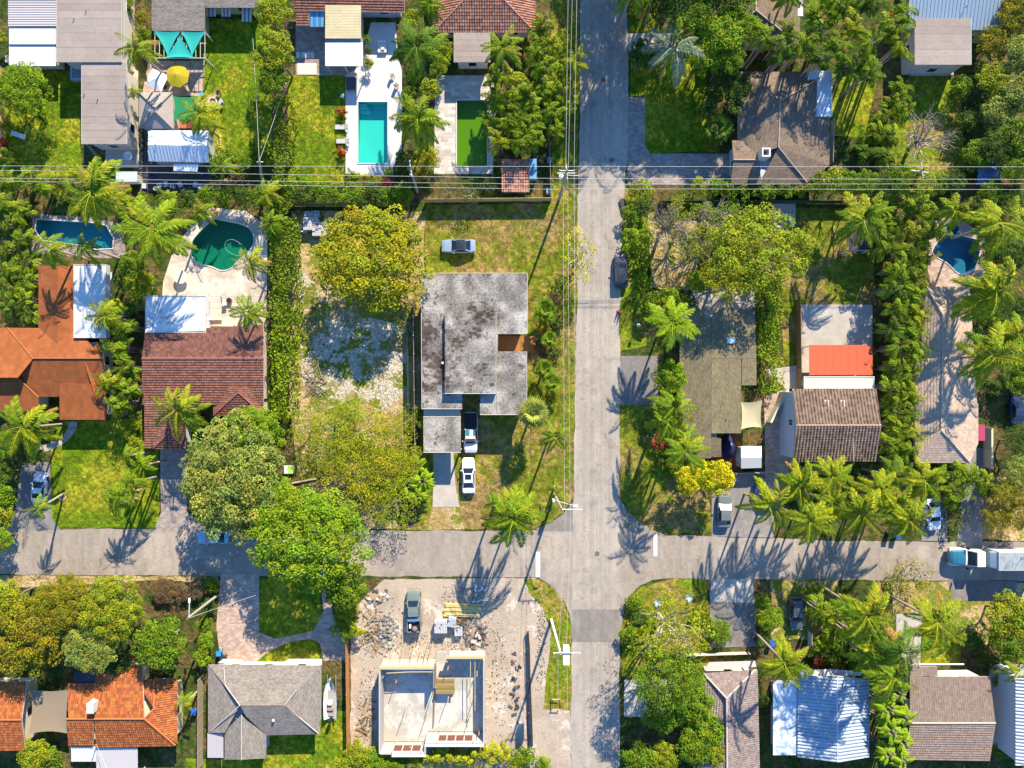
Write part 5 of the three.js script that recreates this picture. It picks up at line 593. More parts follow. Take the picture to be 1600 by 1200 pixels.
row(clump, 'areca clump from the grove in the row behind the hip roof', 'areca clumps behind the hip roof', [[1190, 68, 9.8, 26], [1216, 92, 9.8, 26, 'palmDark'], [1246, 80, 9.8, 26], [1272, 100, 9.8, 24, 'palmDark'], [1300, 82, 10.2, 28], [1328, 55, 10.2, 28, 'palmYellow'], [1352, 80, 10.2, 28], [1380, 52, 10.2, 28], [1398, 78, 9.8, 26, 'palmYellow'], [1320, 110, 9.4, 26, 'palmDark'], [1352, 118, 9.2, 24], [1225, 55, 9.8, 22], [1268, 60, 9.8, 22, 'palmDark'], [1400, 30, 9.8, 24], [1345, 15, 10.2, 28, 'palmDark'], [1310, 20, 9.8, 26]]);
fan('fan palm with grey stalks above the areca row', null, 1284, 25, 6, 34, { mat: 'palm' });
palm('palm over the white porch roof at the top edge', null, 1235, -10, 8, 32);
tree('red leaved bush behind the areca row at the metal roof', null, 1393, 28, 3, 10, { mat: 'red', name: 'bush', cat: 'bush' });
row(clump, 'areca clump from the top between hip roof lawn and bare tree', 'areca clumps by the bare tree', [[1408, 138, 3.8, 22], [1402, 165, 3.8, 22], [1380, 185, 3.6, 22], [1412, 180, 3.6, 20], [1368, 208, 3.6, 22], [1392, 212, 3.6, 22], [1358, 238, 3.4, 22, 'palmDark'], [1385, 245, 3.4, 22, 'palmDark'], [1352, 215, 3, 16]]);
bareTree('leafless grey tree spreading over the narrow lawn', 1452, 212, 6, 52);
row(tree, 'leafy tree from the top along the strip beside the metal roof', 'trees along the metal roof strip', [[1498, 140, 3, 18, 'green'], [1580, 30, 6, 34, 'olive'], [1550, 70, 5, 28, 'olive'], [1590, 90, 6, 34, 'grey'], [1545, 130, 5, 30, 'lime'], [1588, 150, 6, 34, 'grey'], [1555, 180, 5, 32, 'grey'], [1510, 190, 3, 18, 'dark'], [1590, 215, 6, 36, 'green'], [1550, 235, 5, 30, 'dark'], [1520, 245, 4, 26, 'green'], [1580, 260, 5, 30, 'green']]);
row(tree, 'hedge shrub from the road in the row under the wires', 'hedge shrubs under the wires by the hip roof', [[1090, 292, 2.6, 14, 'lime'], [1115, 294, 2.6, 16], [1140, 296, 2.8, 18], [1168, 296, 3, 18], [1195, 296, 3, 20], [1222, 294, 3, 18], [1250, 292, 3, 18, 'lime'], [1275, 288, 4, 18], [1300, 285, 6.5, 22, 'lime'], [1325, 288, 7, 24], [1350, 290, 7.5, 24], [1376, 292, 7.5, 24, 'dark'], [1402, 282, 8, 26], [1430, 285, 8, 26, 'lime'], [1460, 288, 3, 20], [1485, 285, 3, 22, 'dark'], [1545, 300, 3.4, 22], [1575, 310, 3.4, 24, 'dark']], { name: 'hedge_shrub', cat: 'shrub' });
hedge('low clipped hedge beside the road under the wires', 1025, 307, 1110, 320, 1.6, 'bright');
hedge('dark verge hedge beside the parked dark car', 1000, 380, 1018, 480, 2.2, 'hedge');
row(tree, 'leafy shrub from the top in the tangle by the brown yard', 'shrubs of the roadside tangle', [[1002, 298, 2.4, 18, 'lime'], [985, 335, 2.2, 16, 'green'], [1005, 325, 2.4, 16, 'dark'], [985, 375, 2.4, 18, 'bright'], [1008, 372, 2, 16, 'green'], [1055, 325, 2, 14, 'lime'], [1098, 335, 3, 20, 'green'], [1018, 475, 2.6, 20, 'green'], [1045, 470, 2.6, 20, 'bright'], [1068, 478, 2.6, 20, 'green'], [1092, 440, 3.6, 22, 'bright'], [1010, 490, 2, 14, 'green']], { name: 'tangle_shrub', cat: 'shrub' });
bareTree('tangle of leafless pale branches over the brown yard', 1048, 348, 8.5, 46);
bareTree('low tangle of pale leafless branches under the wide tree', 1118, 345, 6, 48);
tree('wide olive green tree over the yard behind the olive roof', null, 1180, 392, 10.5, 92, { mat: 'lime', size: 'sparse', bare: true, pale: true, rz: 0.82, flat: 0.5 });
tree('loose twiggy tree over the brown yard beside the road', null, 1058, 372, 5, 46, { mat: 'lime', size: 'scrub', bare: true, pale: true, flat: 0.45 });
tree('loose green tree between bare branches and wide tree', null, 1140, 362, 7.5, 56, { mat: 'green', size: 'scrub', bare: true, pale: true, flat: 0.5 });
tree('olive green tree below the wide tree at the patio', null, 1135, 430, 9.5, 52, { mat: 'yellow', size: 'sparse', bare: true });
tree('leafy tree joining the wide tree at the hedge top', null, 1232, 395, 5.5, 40, { mat: 'lime', size: 'scrub', bare: true });
tree('green tree at the inner edge of the wide tree', null, 1110, 388, 8.5, 42, { mat: 'lime', size: 'scrub', bare: true, pale: true });
palm('bushy palm beside the hedge over the olive roof edge', null, 1050, 506, 7.5, 42, { mat: 'bright', n: 18 });
row(tree, 'feathery bright bamboo-like tree beside the dark driveway', null, [[1045, 590, 5, 29, 'bright']], {});
row(palm, 'bright palm from the top along the olive roofed house front', 'palms along the olive roofed house', [[1054, 637, 8.5, 34], [1045, 662, 8, 32], [1062, 690, 8, 30], [1072, 706, 9.8, 36]], { mat: 'palm', n: 14 });
row(tree, 'shrub from the top of the bed below the bright palms', 'shrubs below the bright palms', [[1030, 690, 1.6, 14, 'red'], [1040, 715, 2, 16, 'dark'], [1060, 725, 2.4, 18, 'lime'], [1020, 665, 2, 14, 'dark']], { name: 'bed_shrub', cat: 'shrub' });
tree('bright yellow flowering tree beside the grey sedan', null, 1114, 744, 5.5, 32, { mat: 'flower', name: 'flowering_tree', rx: 1.05 });
tree('bright yellow flowering tree nearer the corner lawn', null, 1074, 748, 5, 26, { mat: 'flower', name: 'flowering_tree' });
palm('tall palm whose crown stands over the corner lawn', null, 1010, 735, 4.5, 14, { n: 8 });
hedge('tall bright hedge between olive roof and back lawn', 1192, 432, 1222, 612, 3.4, 'bright', 1.2);
hedge('hedge wing at the top of the tall bright hedge', 1186, 560, 1192, 610, 2.4, 'dark');
palm('broad palm over the swing frame on the shaded back lawn', null, 1350, 343, 8, 46, { mat: 'palm', n: 14 });
row(clump, 'areca clump from the top in the long screen between lawn and pool', 'areca clumps of the long screen', [[1400, 318, 6.2, 26], [1428, 330, 6.2, 26], [1455, 340, 6, 24], [1385, 350, 6.2, 26], [1415, 360, 6.2, 26, 'palmYellow'], [1445, 370, 6.2, 26], [1462, 365, 5.6, 20], [1390, 385, 6.2, 26], [1420, 395, 6.2, 26], [1445, 405, 6.2, 24, 'palmYellow'], [1400, 420, 6.2, 26], [1430, 430, 6.2, 26], [1395, 450, 6.2, 26, 'palmDark'], [1425, 460, 6.2, 24], [1405, 485, 6.2, 24], [1430, 495, 6, 24, 'palmYellow'], [1395, 515, 6.2, 26, 'palmDark'], [1425, 522, 6.2, 26], [1400, 545, 6.2, 26], [1428, 555, 6, 24], [1398, 575, 6.2, 24], [1420, 588, 6, 24]]);
row(clump, 'areca clump from the top in the screen beside the barrel tiled house', 'areca clumps beside the barrel tiled house', [[1392, 605, 6.2, 24], [1418, 618, 6.2, 22, 'palmYellow'], [1395, 635, 6.2, 24], [1418, 648, 6.2, 22], [1395, 665, 6.2, 24], [1420, 678, 6, 22, 'palmYellow'], [1392, 695, 6, 24], [1415, 705, 6, 22], [1395, 722, 5.6, 22]]);
row(palm, 'broad yellow-green palm from the top beside the deep blue pool', 'palms beside the deep blue pool', [[1489, 328, 8.5, 30], [1562, 348, 9.5, 52], [1556, 455, 9.5, 52], [1552, 556, 9.5, 50], [1590, 520, 8.5, 34]], { mat: 'palmYellow', n: 13, wide: 1.3 });
row(tree, 'dark bush from the top along the edge below the blue pool palms', 'dark bushes by the blue pool palms', [[1575, 400, 4, 28, 'dark'], [1540, 495, 3, 22, 'dark'], [1585, 480, 3.4, 22, 'dark'], [1585, 575, 3.4, 26, 'green'], [1545, 605, 2.6, 16, 'dark'], [1588, 605, 3.4, 20, 'green'], [1520, 330, 3, 24, 'dark'], [1545, 395, 3, 20, 'dark']], { name: 'dark_bush', cat: 'bush' });
row(palm, 'street palm counted from the gravel drive in the palm row', 'palms in the row along the street', [[1203, 790, 9.6, 40], [1250, 758, 9.6, 38], [1266, 815, 10.1, 40, 'palmYellow'], [1302, 745, 9.6, 36], [1300, 785, 9.1, 32], [1346, 802, 10.1, 44], [1372, 765, 9.6, 36], [1396, 790, 9.6, 38], [1420, 812, 10.1, 38], [1446, 752, 9.6, 38], [1400, 745, 8.6, 30, 'palmDark']], { n: 16, mat: 'palmYellow' });
row(clump, 'areca clump from the white car in the group above the truck', 'areca clumps above the truck', [[1482, 745, 4.4, 26], [1508, 742, 4.4, 24], [1500, 770, 4.2, 26], [1532, 750, 4, 22], [1545, 765, 3.6, 18], [1488, 780, 3.8, 22], [1335, 745, 3.4, 20, 'palmDark']]);
hedge('clipped hedge island between two driveways above the truck', 1478, 790, 1511, 826, 1.6, 'dark');
row(tree, 'thin olive tree from the top at the edge above the truck', 'thin olive trees above the truck', [[1585, 690, 5, 30, 'dark'], [1588, 735, 5.5, 34, 'grey'], [1570, 770, 5, 30, 'olive'], [1592, 800, 5, 34, 'olive'], [1550, 805, 4, 26, 'olive']], { size: 'sparse', bare: true });
row(tree, 'thin shrub at the street edge below the palm row', 'thin shrubs below the palm row', [[1420, 895, 4, 34, 'olive'], [1392, 905, 3, 24, 'lime']], { size: 'thin', bare: true, pale: true, name: 'thin_shrub', cat: 'shrub' });
// lower left
row(tree, 'large olive-yellow tree from the edge below the street', 'olive trees below the street', [[45, 985, 8.5, 74, 'olive'], [105, 938, 8, 48, 'olive'], [182, 948, 8.5, 58, 'lime'], [152, 1000, 7.5, 50, 'grey'], [12, 935, 7, 36, 'lime'], [255, 1003, 7, 44, 'green']], { flat: 0.7 });
tree('small dark tree behind the orange house chimney side', null, 190, 1030, 4, 26, { mat: 'dark' });
row(tree, 'brown dried shrub from the trees on the sandy verge', 'brown shrubs on the sandy verge', [[258, 922, 1.4, 22], [285, 925, 1.4, 16], [310, 920, 1.4, 16]], { mat: 'brown', name: 'dried_shrub', cat: 'shrub', flat: 0.4 });
row(tree, 'leafy shrub from the street beside the paved driveway edge', 'shrubs by the paved driveway edge', [[332, 915, 1.6, 12, 'green'], [328, 945, 2, 13, 'dark'], [322, 975, 2.4, 14, 'green'], [322, 1000, 2.6, 16, 'bright'], [318, 1025, 2.6, 15, 'bright']], { name: 'driveway_shrub', cat: 'shrub' });
row(tree, 'leafy bush at the lower edge between the orange roofs', 'bushes between the orange roofs', [[62, 1175, 3.6, 30, 'lime'], [85, 1185, 3, 20, 'green']], { name: 'bush', cat: 'bush' });
palm('small bright palm beside the orange tiled gable', null, 289, 1099, 4, 19, { n: 9, mat: 'palmYellow' });
row(clump, 'areca clump from the street beside the building site fence', 'areca clumps by the building site', [[530, 940, 3.6, 22, 'palmYellow'], [545, 962, 3.8, 24, 'palmYellow'], [535, 985, 3.6, 22], [550, 990, 3, 18, 'palmYellow']]);
row(tree, 'leafy bush from the wooden fence at the foot of the building shell', 'bushes at the foot of the building shell', [[560, 1175, 2.6, 24, 'lime'], [590, 1185, 2.8, 26, 'bright'], [618, 1190, 2.6, 24, 'green'], [540, 1195, 2.4, 20, 'lime']], { name: 'bush', cat: 'bush' });
row(clump, 'spiky yellow-green clump from the bushes below the building shell', 'spiky clumps below the building shell', [[648, 1190, 2.4, 20], [676, 1186, 2.6, 22], [704, 1184, 2.6, 22], [732, 1186, 2.6, 22], [760, 1184, 2.6, 22], [784, 1182, 2.4, 20]], { mat: 'lime', name: 'spiky_clump', cat: 'plant' });
row(tree, 'green weed bush on the verge at the lower edge by the road', 'weed bushes by the road', [[818, 1180, 1.6, 20, 'green'], [848, 1192, 1.4, 14, 'bright'], [805, 1190, 1.4, 16, 'lime']], { name: 'weed_bush', cat: 'bush', flat: 0.5 });
// lower right
tree('thin yellow-green tree with pale twigs on the corner verge', null, 1045, 985, 10, 78, { mat: 'lime', size: 'scrub', bare: true, pale: true, flat: 0.55, rz: 0.85 });
tree('darker thin tree leaning over the concrete parking slab', null, 1040, 1050, 9.5, 62, { mat: 'green', size: 'sparse', bare: true, flat: 0.55 });
row(tree, 'ivy-grown tree from the top beside the taupe shingled roof', 'ivy trees by the taupe shingled roof', [[1075, 1090, 5.5, 40, 'green'], [1098, 1130, 5, 38, 'bright'], [1085, 1160, 5, 34, 'green'], [1118, 1170, 4.6, 28, 'lime'], [1000, 1185, 4, 34, 'green'], [1035, 1180, 4, 28, 'lime'], [1032, 1108, 5, 34, 'green']]);
row(tree, 'shrub from the road along the corner verge edge', 'shrubs on the corner verge', [[990, 940, 1.6, 15, 'green'], [1000, 965, 1.8, 16, 'dark'], [985, 990, 2, 18, 'green'], [1120, 985, 2, 22, 'green'], [1095, 960, 1.6, 16, 'lime']], { name: 'verge_shrub', cat: 'shrub' });
{ const g = (s) => { const r = rng(s), pos = [], col = []; for (let i = 0; i < 22; i++) { const a = i * 2.4, L = rnd(0.5, 0.75, r), up = rnd(0.2, 0.8, r), c = Math.cos(a), q = Math.sin(a), w = 0.07; for (const p of [[-q * w * 0.6, 0.05, c * w * 0.6], [q * w * 0.6, 0.05, -c * w * 0.6], [c * L * 0.5 + q * w, L * up * 0.6, q * L * 0.5 - c * w], [-q * w * 0.6, 0.05, c * w * 0.6], [c * L * 0.5 + q * w, L * up * 0.6, q * L * 0.5 - c * w], [c * L * 0.5 - q * w, L * up * 0.6, q * L * 0.5 + c * w], [c * L * 0.5 - q * w, L * up * 0.6, q * L * 0.5 + c * w], [c * L * 0.5 + q * w, L * up * 0.6, q * L * 0.5 - c * w], [c * L, L * up, q * L]]) { pos.push(...p); col.push(1, 1, 1); } } return geoFrom(pos, col); };
  for (const [u, v, l] of [[1076, 933, 'larger blue-grey agave rosette on the corner verge'], [1027, 941, 'smaller pale agave rosette nearer the road corner']]) { const t = thing('agave', l, 'agave', P(u, v).setY(0)); part(t, 'leaves', g(u), leafMat(0xb4c4c4, 0.1)); } }
row(tree, 'round bright shrub beside the dark car yard', null, [[1201, 964, 3, 22, 'bright']], { name: 'round_shrub', cat: 'shrub' });
palm('palm over the corner of the blue-white roof', null, 1226, 1035, 11, 42, { n: 15, mat: 'palmYellow' });
row(clump, 'areca clump from the dark car in the thicket above the blue-white roof', 'areca clumps above the blue-white roof', [[1278, 950, 7.5, 22], [1302, 958, 7.5, 22, 'palmYellow'], [1325, 985, 7.5, 24], [1352, 1000, 7.9, 26], [1385, 1000, 7.9, 24, 'palmYellow'], [1362, 1030, 7.9, 26], [1390, 1035, 7.5, 22]]);
row(clump, 'low areca from the dark car in the undergrowth above the blue-white roof', 'undergrowth above the blue-white roof', [[1272, 935, 3, 22], [1285, 965, 3, 24, 'palmDark'], [1300, 992, 3, 24], [1322, 950, 3.2, 24], [1318, 1012, 3, 24, 'palmDark'], [1340, 985, 3.4, 26], [1345, 1032, 3, 24, 'palmDark'], [1285, 1018, 2.8, 22], [1305, 1038, 2.6, 20, 'palmDark'], [1372, 985, 3.4, 24]]);
palm('largest palm in the thicket above the blue-white roof', null, 1355, 962, 13, 50, { n: 17, mat: 'palmYellow' });
palm('second palm of the thicket near the blue-white roof edge', null, 1368, 1012, 11, 44, { n: 16 });
palm('tall palm between the thicket and the pale path', null, 1412, 1018, 13.5, 44, { n: 17, mat: 'palmDark' });
palm('tall palm at the corner between blue-white and taupe roofs', null, 1394, 1056, 13, 42, { n: 16 });
palm('broad palm over the small lawn of the taupe tiled house', null, 1465, 972, 11.5, 46, { n: 16, mat: 'palmYellow' });
row(clump, 'broad leaved clump from the top between blue-white and taupe roofs', 'broad leaved clumps between the roofs', [[1375, 1065, 7, 24], [1400, 1080, 7, 24], [1385, 1105, 7, 24], [1410, 1118, 6.8, 22], [1390, 1140, 7, 24], [1408, 1155, 6.8, 22], [1385, 1175, 6.6, 22], [1405, 1185, 6.4, 20]], { set: PD, mat: 'bright', name: 'broad_leaved_clump', cat: 'plant' });
tree('bushy tree beside the lay-by near the taupe tiled house', null, 1566, 958, 6, 40, { mat: 'lime' });
tree('bushy tree below the lay-by at the edge', null, 1575, 1000, 5.5, 36, { mat: 'green' });
palm('small palm beside the white two storey house', null, 1592, 1048, 5, 30, { mat: 'palmYellow', n: 12 });
row(tree, 'dark shrub from the top below the lay-by fence', 'dark shrubs below the lay-by', [[1515, 1000, 2, 18, 'dark'], [1540, 1030, 2, 18, 'dark'], [1562, 1060, 2, 14, 'green'], [1560, 1170, 2, 14, 'green']], { name: 'dark_shrub', cat: 'shrub' });
tree('red leaved bush at the front of the blue-white roofed house', null, 1278, 1037, 2, 10, { mat: 'red', name: 'bush', cat: 'bush' });
row(tree, 'low shrub from the driveway behind the dark driveway', 'low shrubs by the dark driveway', [[1190, 1000, 2, 12, 'dark'], [1190, 940, 2, 12, 'green'], [1190, 1045, 2, 12, 'dark'], [1195, 1090, 2, 14, 'dark']], { name: 'low_shrub', cat: 'shrub' });
// ---------- vehicles ----------
const paint = (c, o = {}) => new THREE.MeshPhysicalMaterial({ color: c, roughness: 0.45, clearcoat: 0.6, clearcoatRoughness: 0.15, ...o });
function loft(st, ring) { // st: [x, halfWidth, yBottom, yTop, crownDrop]
  const pos = [], idx = [], n = 12; st.forEach(([x, w, y0, y1, d = 0.1]) => { const k = [[-1, 0], [-1, 0.55], [-0.97, 0.85], [-0.86, 1 - d * 0.4], [-0.5, 1], [0, 1.02], [0.5, 1], [0.86, 1 - d * 0.4], [0.97, 0.85], [1, 0.55], [1, 0], [0, 0]]; k.forEach(([a, b]) => pos.push(x, y0 + (y1 - y0) * b, a * w)); });
  for (let i = 0; i < st.length - 1; i++) for (let j = 0; j < n; j++) { const a = i * n + j, b = i * n + (j + 1) % n, c = a + n, d = b + n; idx.push(a, c, b, b, c, d); }
  for (const [o, f] of [[0, 1], [(st.length - 1) * n, 0]]) for (let j = 1; j < n - 1; j++) f ? idx.push(o, o + j, o + j + 1) : idx.push(o, o + j + 1, o + j);
  const g = new THREE.BufferGeometry(); g.setAttribute('position', new THREE.Float32BufferAttribute(pos, 3)); g.setIndex(idx); const q = g.toNonIndexed(); q.computeVertexNormals(); return q; }
function quadGeo(list) { const pos = []; for (const [a, b, c, d] of list) for (const p of [a, b, c, a, c, d]) pos.push(...p); const g = new THREE.BufferGeometry(); g.setAttribute('position', new THREE.Float32BufferAttribute(pos, 3)); g.computeVertexNormals(); return g; }
const inset = (q, k, off) => { const c = [0, 1, 2].map((i) => (q[0][i] + q[1][i] + q[2][i] + q[3][i]) / 4), n = new V3().subVectors(new V3(...q[1]), new V3(...q[0])).cross(new V3().subVectors(new V3(...q[2]), new V3(...q[0]))).normalize(); return q.map((p) => [0, 1, 2].map((i) => c[i] + (p[i] - c[i]) * k + [n.x, n.y, n.z][i] * off)); };
const wheelG = new THREE.CylinderGeometry(0.33, 0.33, 0.22, 18).rotateX(PI / 2), rimG = new THREE.CylinderGeometry(0.2, 0.2, 0.235, 10).rotateX(PI / 2);
// nose towards +x
function car(name, label, cat, u, v, deg, o) {
  const t = thing(name, label, cat, P(u, v).setY(o.y ?? 0.035), deg * PI / 180), L = o.L ?? 4.7, w = (o.W ?? 1.82) / 2, body = paint(o.color), hb = o.hood ?? 0.95, h = o.H ?? 1.42, lx = L / 2, tail = o.tail ?? hb, y0 = 0.3;
  part(t, 'body', loft([[-lx, w * 0.78, y0 + 0.12, tail - 0.14], [-lx + 0.16, w * 0.93, y0, tail - 0.03], [-lx + 0.7, w, y0 - 0.05, tail], [0, w, y0 - 0.05, Math.max(hb, tail)], [lx - 1.3, w * 0.99, y0 - 0.05, hb], [lx - 0.5, w * 0.95, y0, hb - 0.09], [lx - 0.14, w * 0.86, y0 + 0.05, hb - 0.2], [lx, w * 0.66, y0 + 0.12, hb - 0.34]]), body);
  const [c0, c1] = o.cab ?? [-1.75, 1.0], [r0, r1] = o.top ?? [-1.05, 0.2], wb = w * 0.93, wt = w * 0.72, yb = Math.max(hb, tail) - 0.04;
  const B = [[c0, yb, -wb], [c1, yb, -wb], [c1, yb, wb], [c0, yb, wb]], T = [[r0, h, -wt], [r1, h, -wt], [r1, h, wt], [r0, h, wt]];
  const front = [B[1], T[1], T[2], B[2]], rear = [B[3], T[3], T[0], B[0]], left = [B[2], T[2], T[3], B[3]], right = [B[0], T[0], T[1], B[1]];
  part(t, 'cabin', quadGeo([front, rear, left, right]), body); part(t, 'roof_panel', loft([[r0 - 0.05, wt * 0.96, h - 0.03, h + 0.02, 0.5], [(r0 + r1) / 2, wt, h - 0.03, h + 0.06, 0.5], [r1 + 0.05, wt * 0.96, h - 0.03, h + 0.02, 0.5]]), o.roof ? paint(o.roof) : body);
  part(t, 'windshield', quadGeo([inset(front, 0.88, 0.012)]), M.glass); part(t, 'rear_window', quadGeo([inset(rear, 0.84, 0.012)]), M.glass); part(t, 'side_window', quadGeo([inset(left, 0.82, 0.012)]), M.glass); part(t, 'side_window', quadGeo([inset(right, 0.82, 0.012)]), M.glass);
  if (o.sunroof) part(t, 'sunroof', box(0.7, 0.02, 0.85, (r0 + r1) / 2 + 0.15, h + 0.065, 0), M.glass);
  for (const s of [-1, 1]) { part(t, 'mirror', box(0.16, 0.13, 0.2, c1 - 0.35, yb + 0.08, s * (w + 0.07)), body); part(t, 'headlight', box(0.18, 0.12, 0.34, lx - 0.2, hb - 0.27, s * w * 0.62), M.offWhite); part(t, 'taillight', box(0.1, 0.13, 0.34, -lx + 0.07, tail - 0.25, s * w * 0.6), M.red); for (const x of [lx - 0.92, -lx + 0.95]) { const q = part(t, 'wheel', wheelG, M.tyre); q.position.set(x, 0.33, s * (w - 0.1)); part(q, 'rim', rimG, M.rim); } }
  if (o.extra) o.extra(t, { lx, w, h, hb, body }); return t;
}
const bed = (len, y = 0.95, cargo) => (t, { lx, w, body }) => { const x0 = -lx + 0.12, x1 = x0 + len, c = (x0 + x1) / 2; part(t, 'bed_floor', box(len, 0.05, w * 1.72, c, y + 0.03, 0), M.dark); for (const s of [-1, 1]) part(t, 'bed_side', box(len, 0.42, 0.1, c, y + 0.16, s * (w - 0.07)), body); part(t, 'tailgate', box(0.09, 0.42, w * 1.8, x0, y + 0.16, 0), body); if (cargo) cargo(t, c, y); };
car('parked_car', 'blue-grey sedan with a dark roof parked on the shaded grass', 'car', 717, 386, 180, { color: 0x8a9cb4, y: 0.012, L: 4.75, W: 1.85, top: [-0.95, 0.2], roof: 0x1c2230 });
car('parked_car', 'dark navy car parked half on the verge beside the road', 'car', 969, 424, 92, { color: 0x1c2638, L: 4.9, W: 1.86, H: 1.5, cab: [-2.0, 0.9], top: [-1.5, 0.2] });
car('parked_truck', 'white pickup with a dark bed cover under the stained roof', 'pickup', 736, 675, -90, { color: 0xd8d8d8, y: 0.012, L: 5.7, W: 1.95, H: 1.85, hood: 1.15, tail: 1.1, cab: [-0.6, 1.55], top: [-0.4, 0.75], extra: (t, { lx, w }) => { part(t, 'bed_cover', box(2.1, 0.06, w * 1.85, -lx + 1.18, 1.16, 0), M.dark); part(t, 'roof_hatch', box(0.75, 0.03, 0.55, -0.05, 1.93, 0.35), std(0x2a7c86)); } });
car('parked_car', 'white sedan with a sunroof parked behind the white pickup', 'car', 732.5, 742, 91, { color: 0xdcdcdc, y: 0.012, L: 5.0, W: 1.85, sunroof: true, cab: [-1.75, 1.1], top: [-0.85, 0.35] });
car('parked_truck', 'dark green-grey pickup with junk in its bed on the building site', 'pickup', 648, 951, 92, { color: 0x6f7a72, y: 0.012, L: 5.9, W: 1.95, H: 1.8, hood: 1.15, tail: 1.0, cab: [-0.75, 1.5], top: [-0.5, 0.75], extra: bed(2.1, 1.0, (t, c, y) => { part(t, 'tool_box', box(0.5, 0.35, 1.7, c + 0.75, y + 0.35, 0), std(0x5c7890)); part(t, 'cargo_bag', new THREE.DodecahedronGeometry(0.4, 1).translate(c - 0.6, y + 0.4, 0.1), std(0x7c6a58)); part(t, 'cargo_box', box(0.5, 0.5, 0.25, c - 0.2, y + 0.3, -0.5), M.white); }) });
car('sports_car', 'low white sports car with a blue-grey hood in the driveway', 'car', 66.5, 760, 84, { color: 0xd6dade, L: 4.3, W: 1.85, H: 1.22, hood: 0.85, cab: [-1.6, 0.85], top: [-0.75, -0.1], y: 0.035 });
car('parked_car', 'light blue car mostly hidden under the big street tree', 'car', 336, 838, 180, { color: 0x8fb8c8, L: 4.4, W: 1.8, y: 0.03 });
car('parked_car', 'grey sedan parked at the yellow flowering tree', 'car', 1129.5, 796, 89, { color: 0x646c6e, L: 4.8, W: 1.84, H: 1.45, y: 0.035, cab: [-1.9, 0.95], top: [-1.2, 0.15] });
car('parked_car', 'white car peeking out under the street palms', 'car', 1453, 802, -84, { color: 0xd8dce0, L: 4.5, W: 1.8, y: 0.035 });
car('parked_car', 'dark grey estate car parked in the dry sandy yard', 'car', 1241, 956, -89, { color: 0x4a5560, L: 4.7, W: 1.86, H: 1.6, y: 0.02, cab: [-2.15, 0.95], top: [-1.85, 0.2] });
car('parked_car', 'dark navy car at the edge beside the brick wall', 'car', 1583, 637, 90, { color: 0x25304a, L: 4.4, W: 1.8, y: 0.01 });
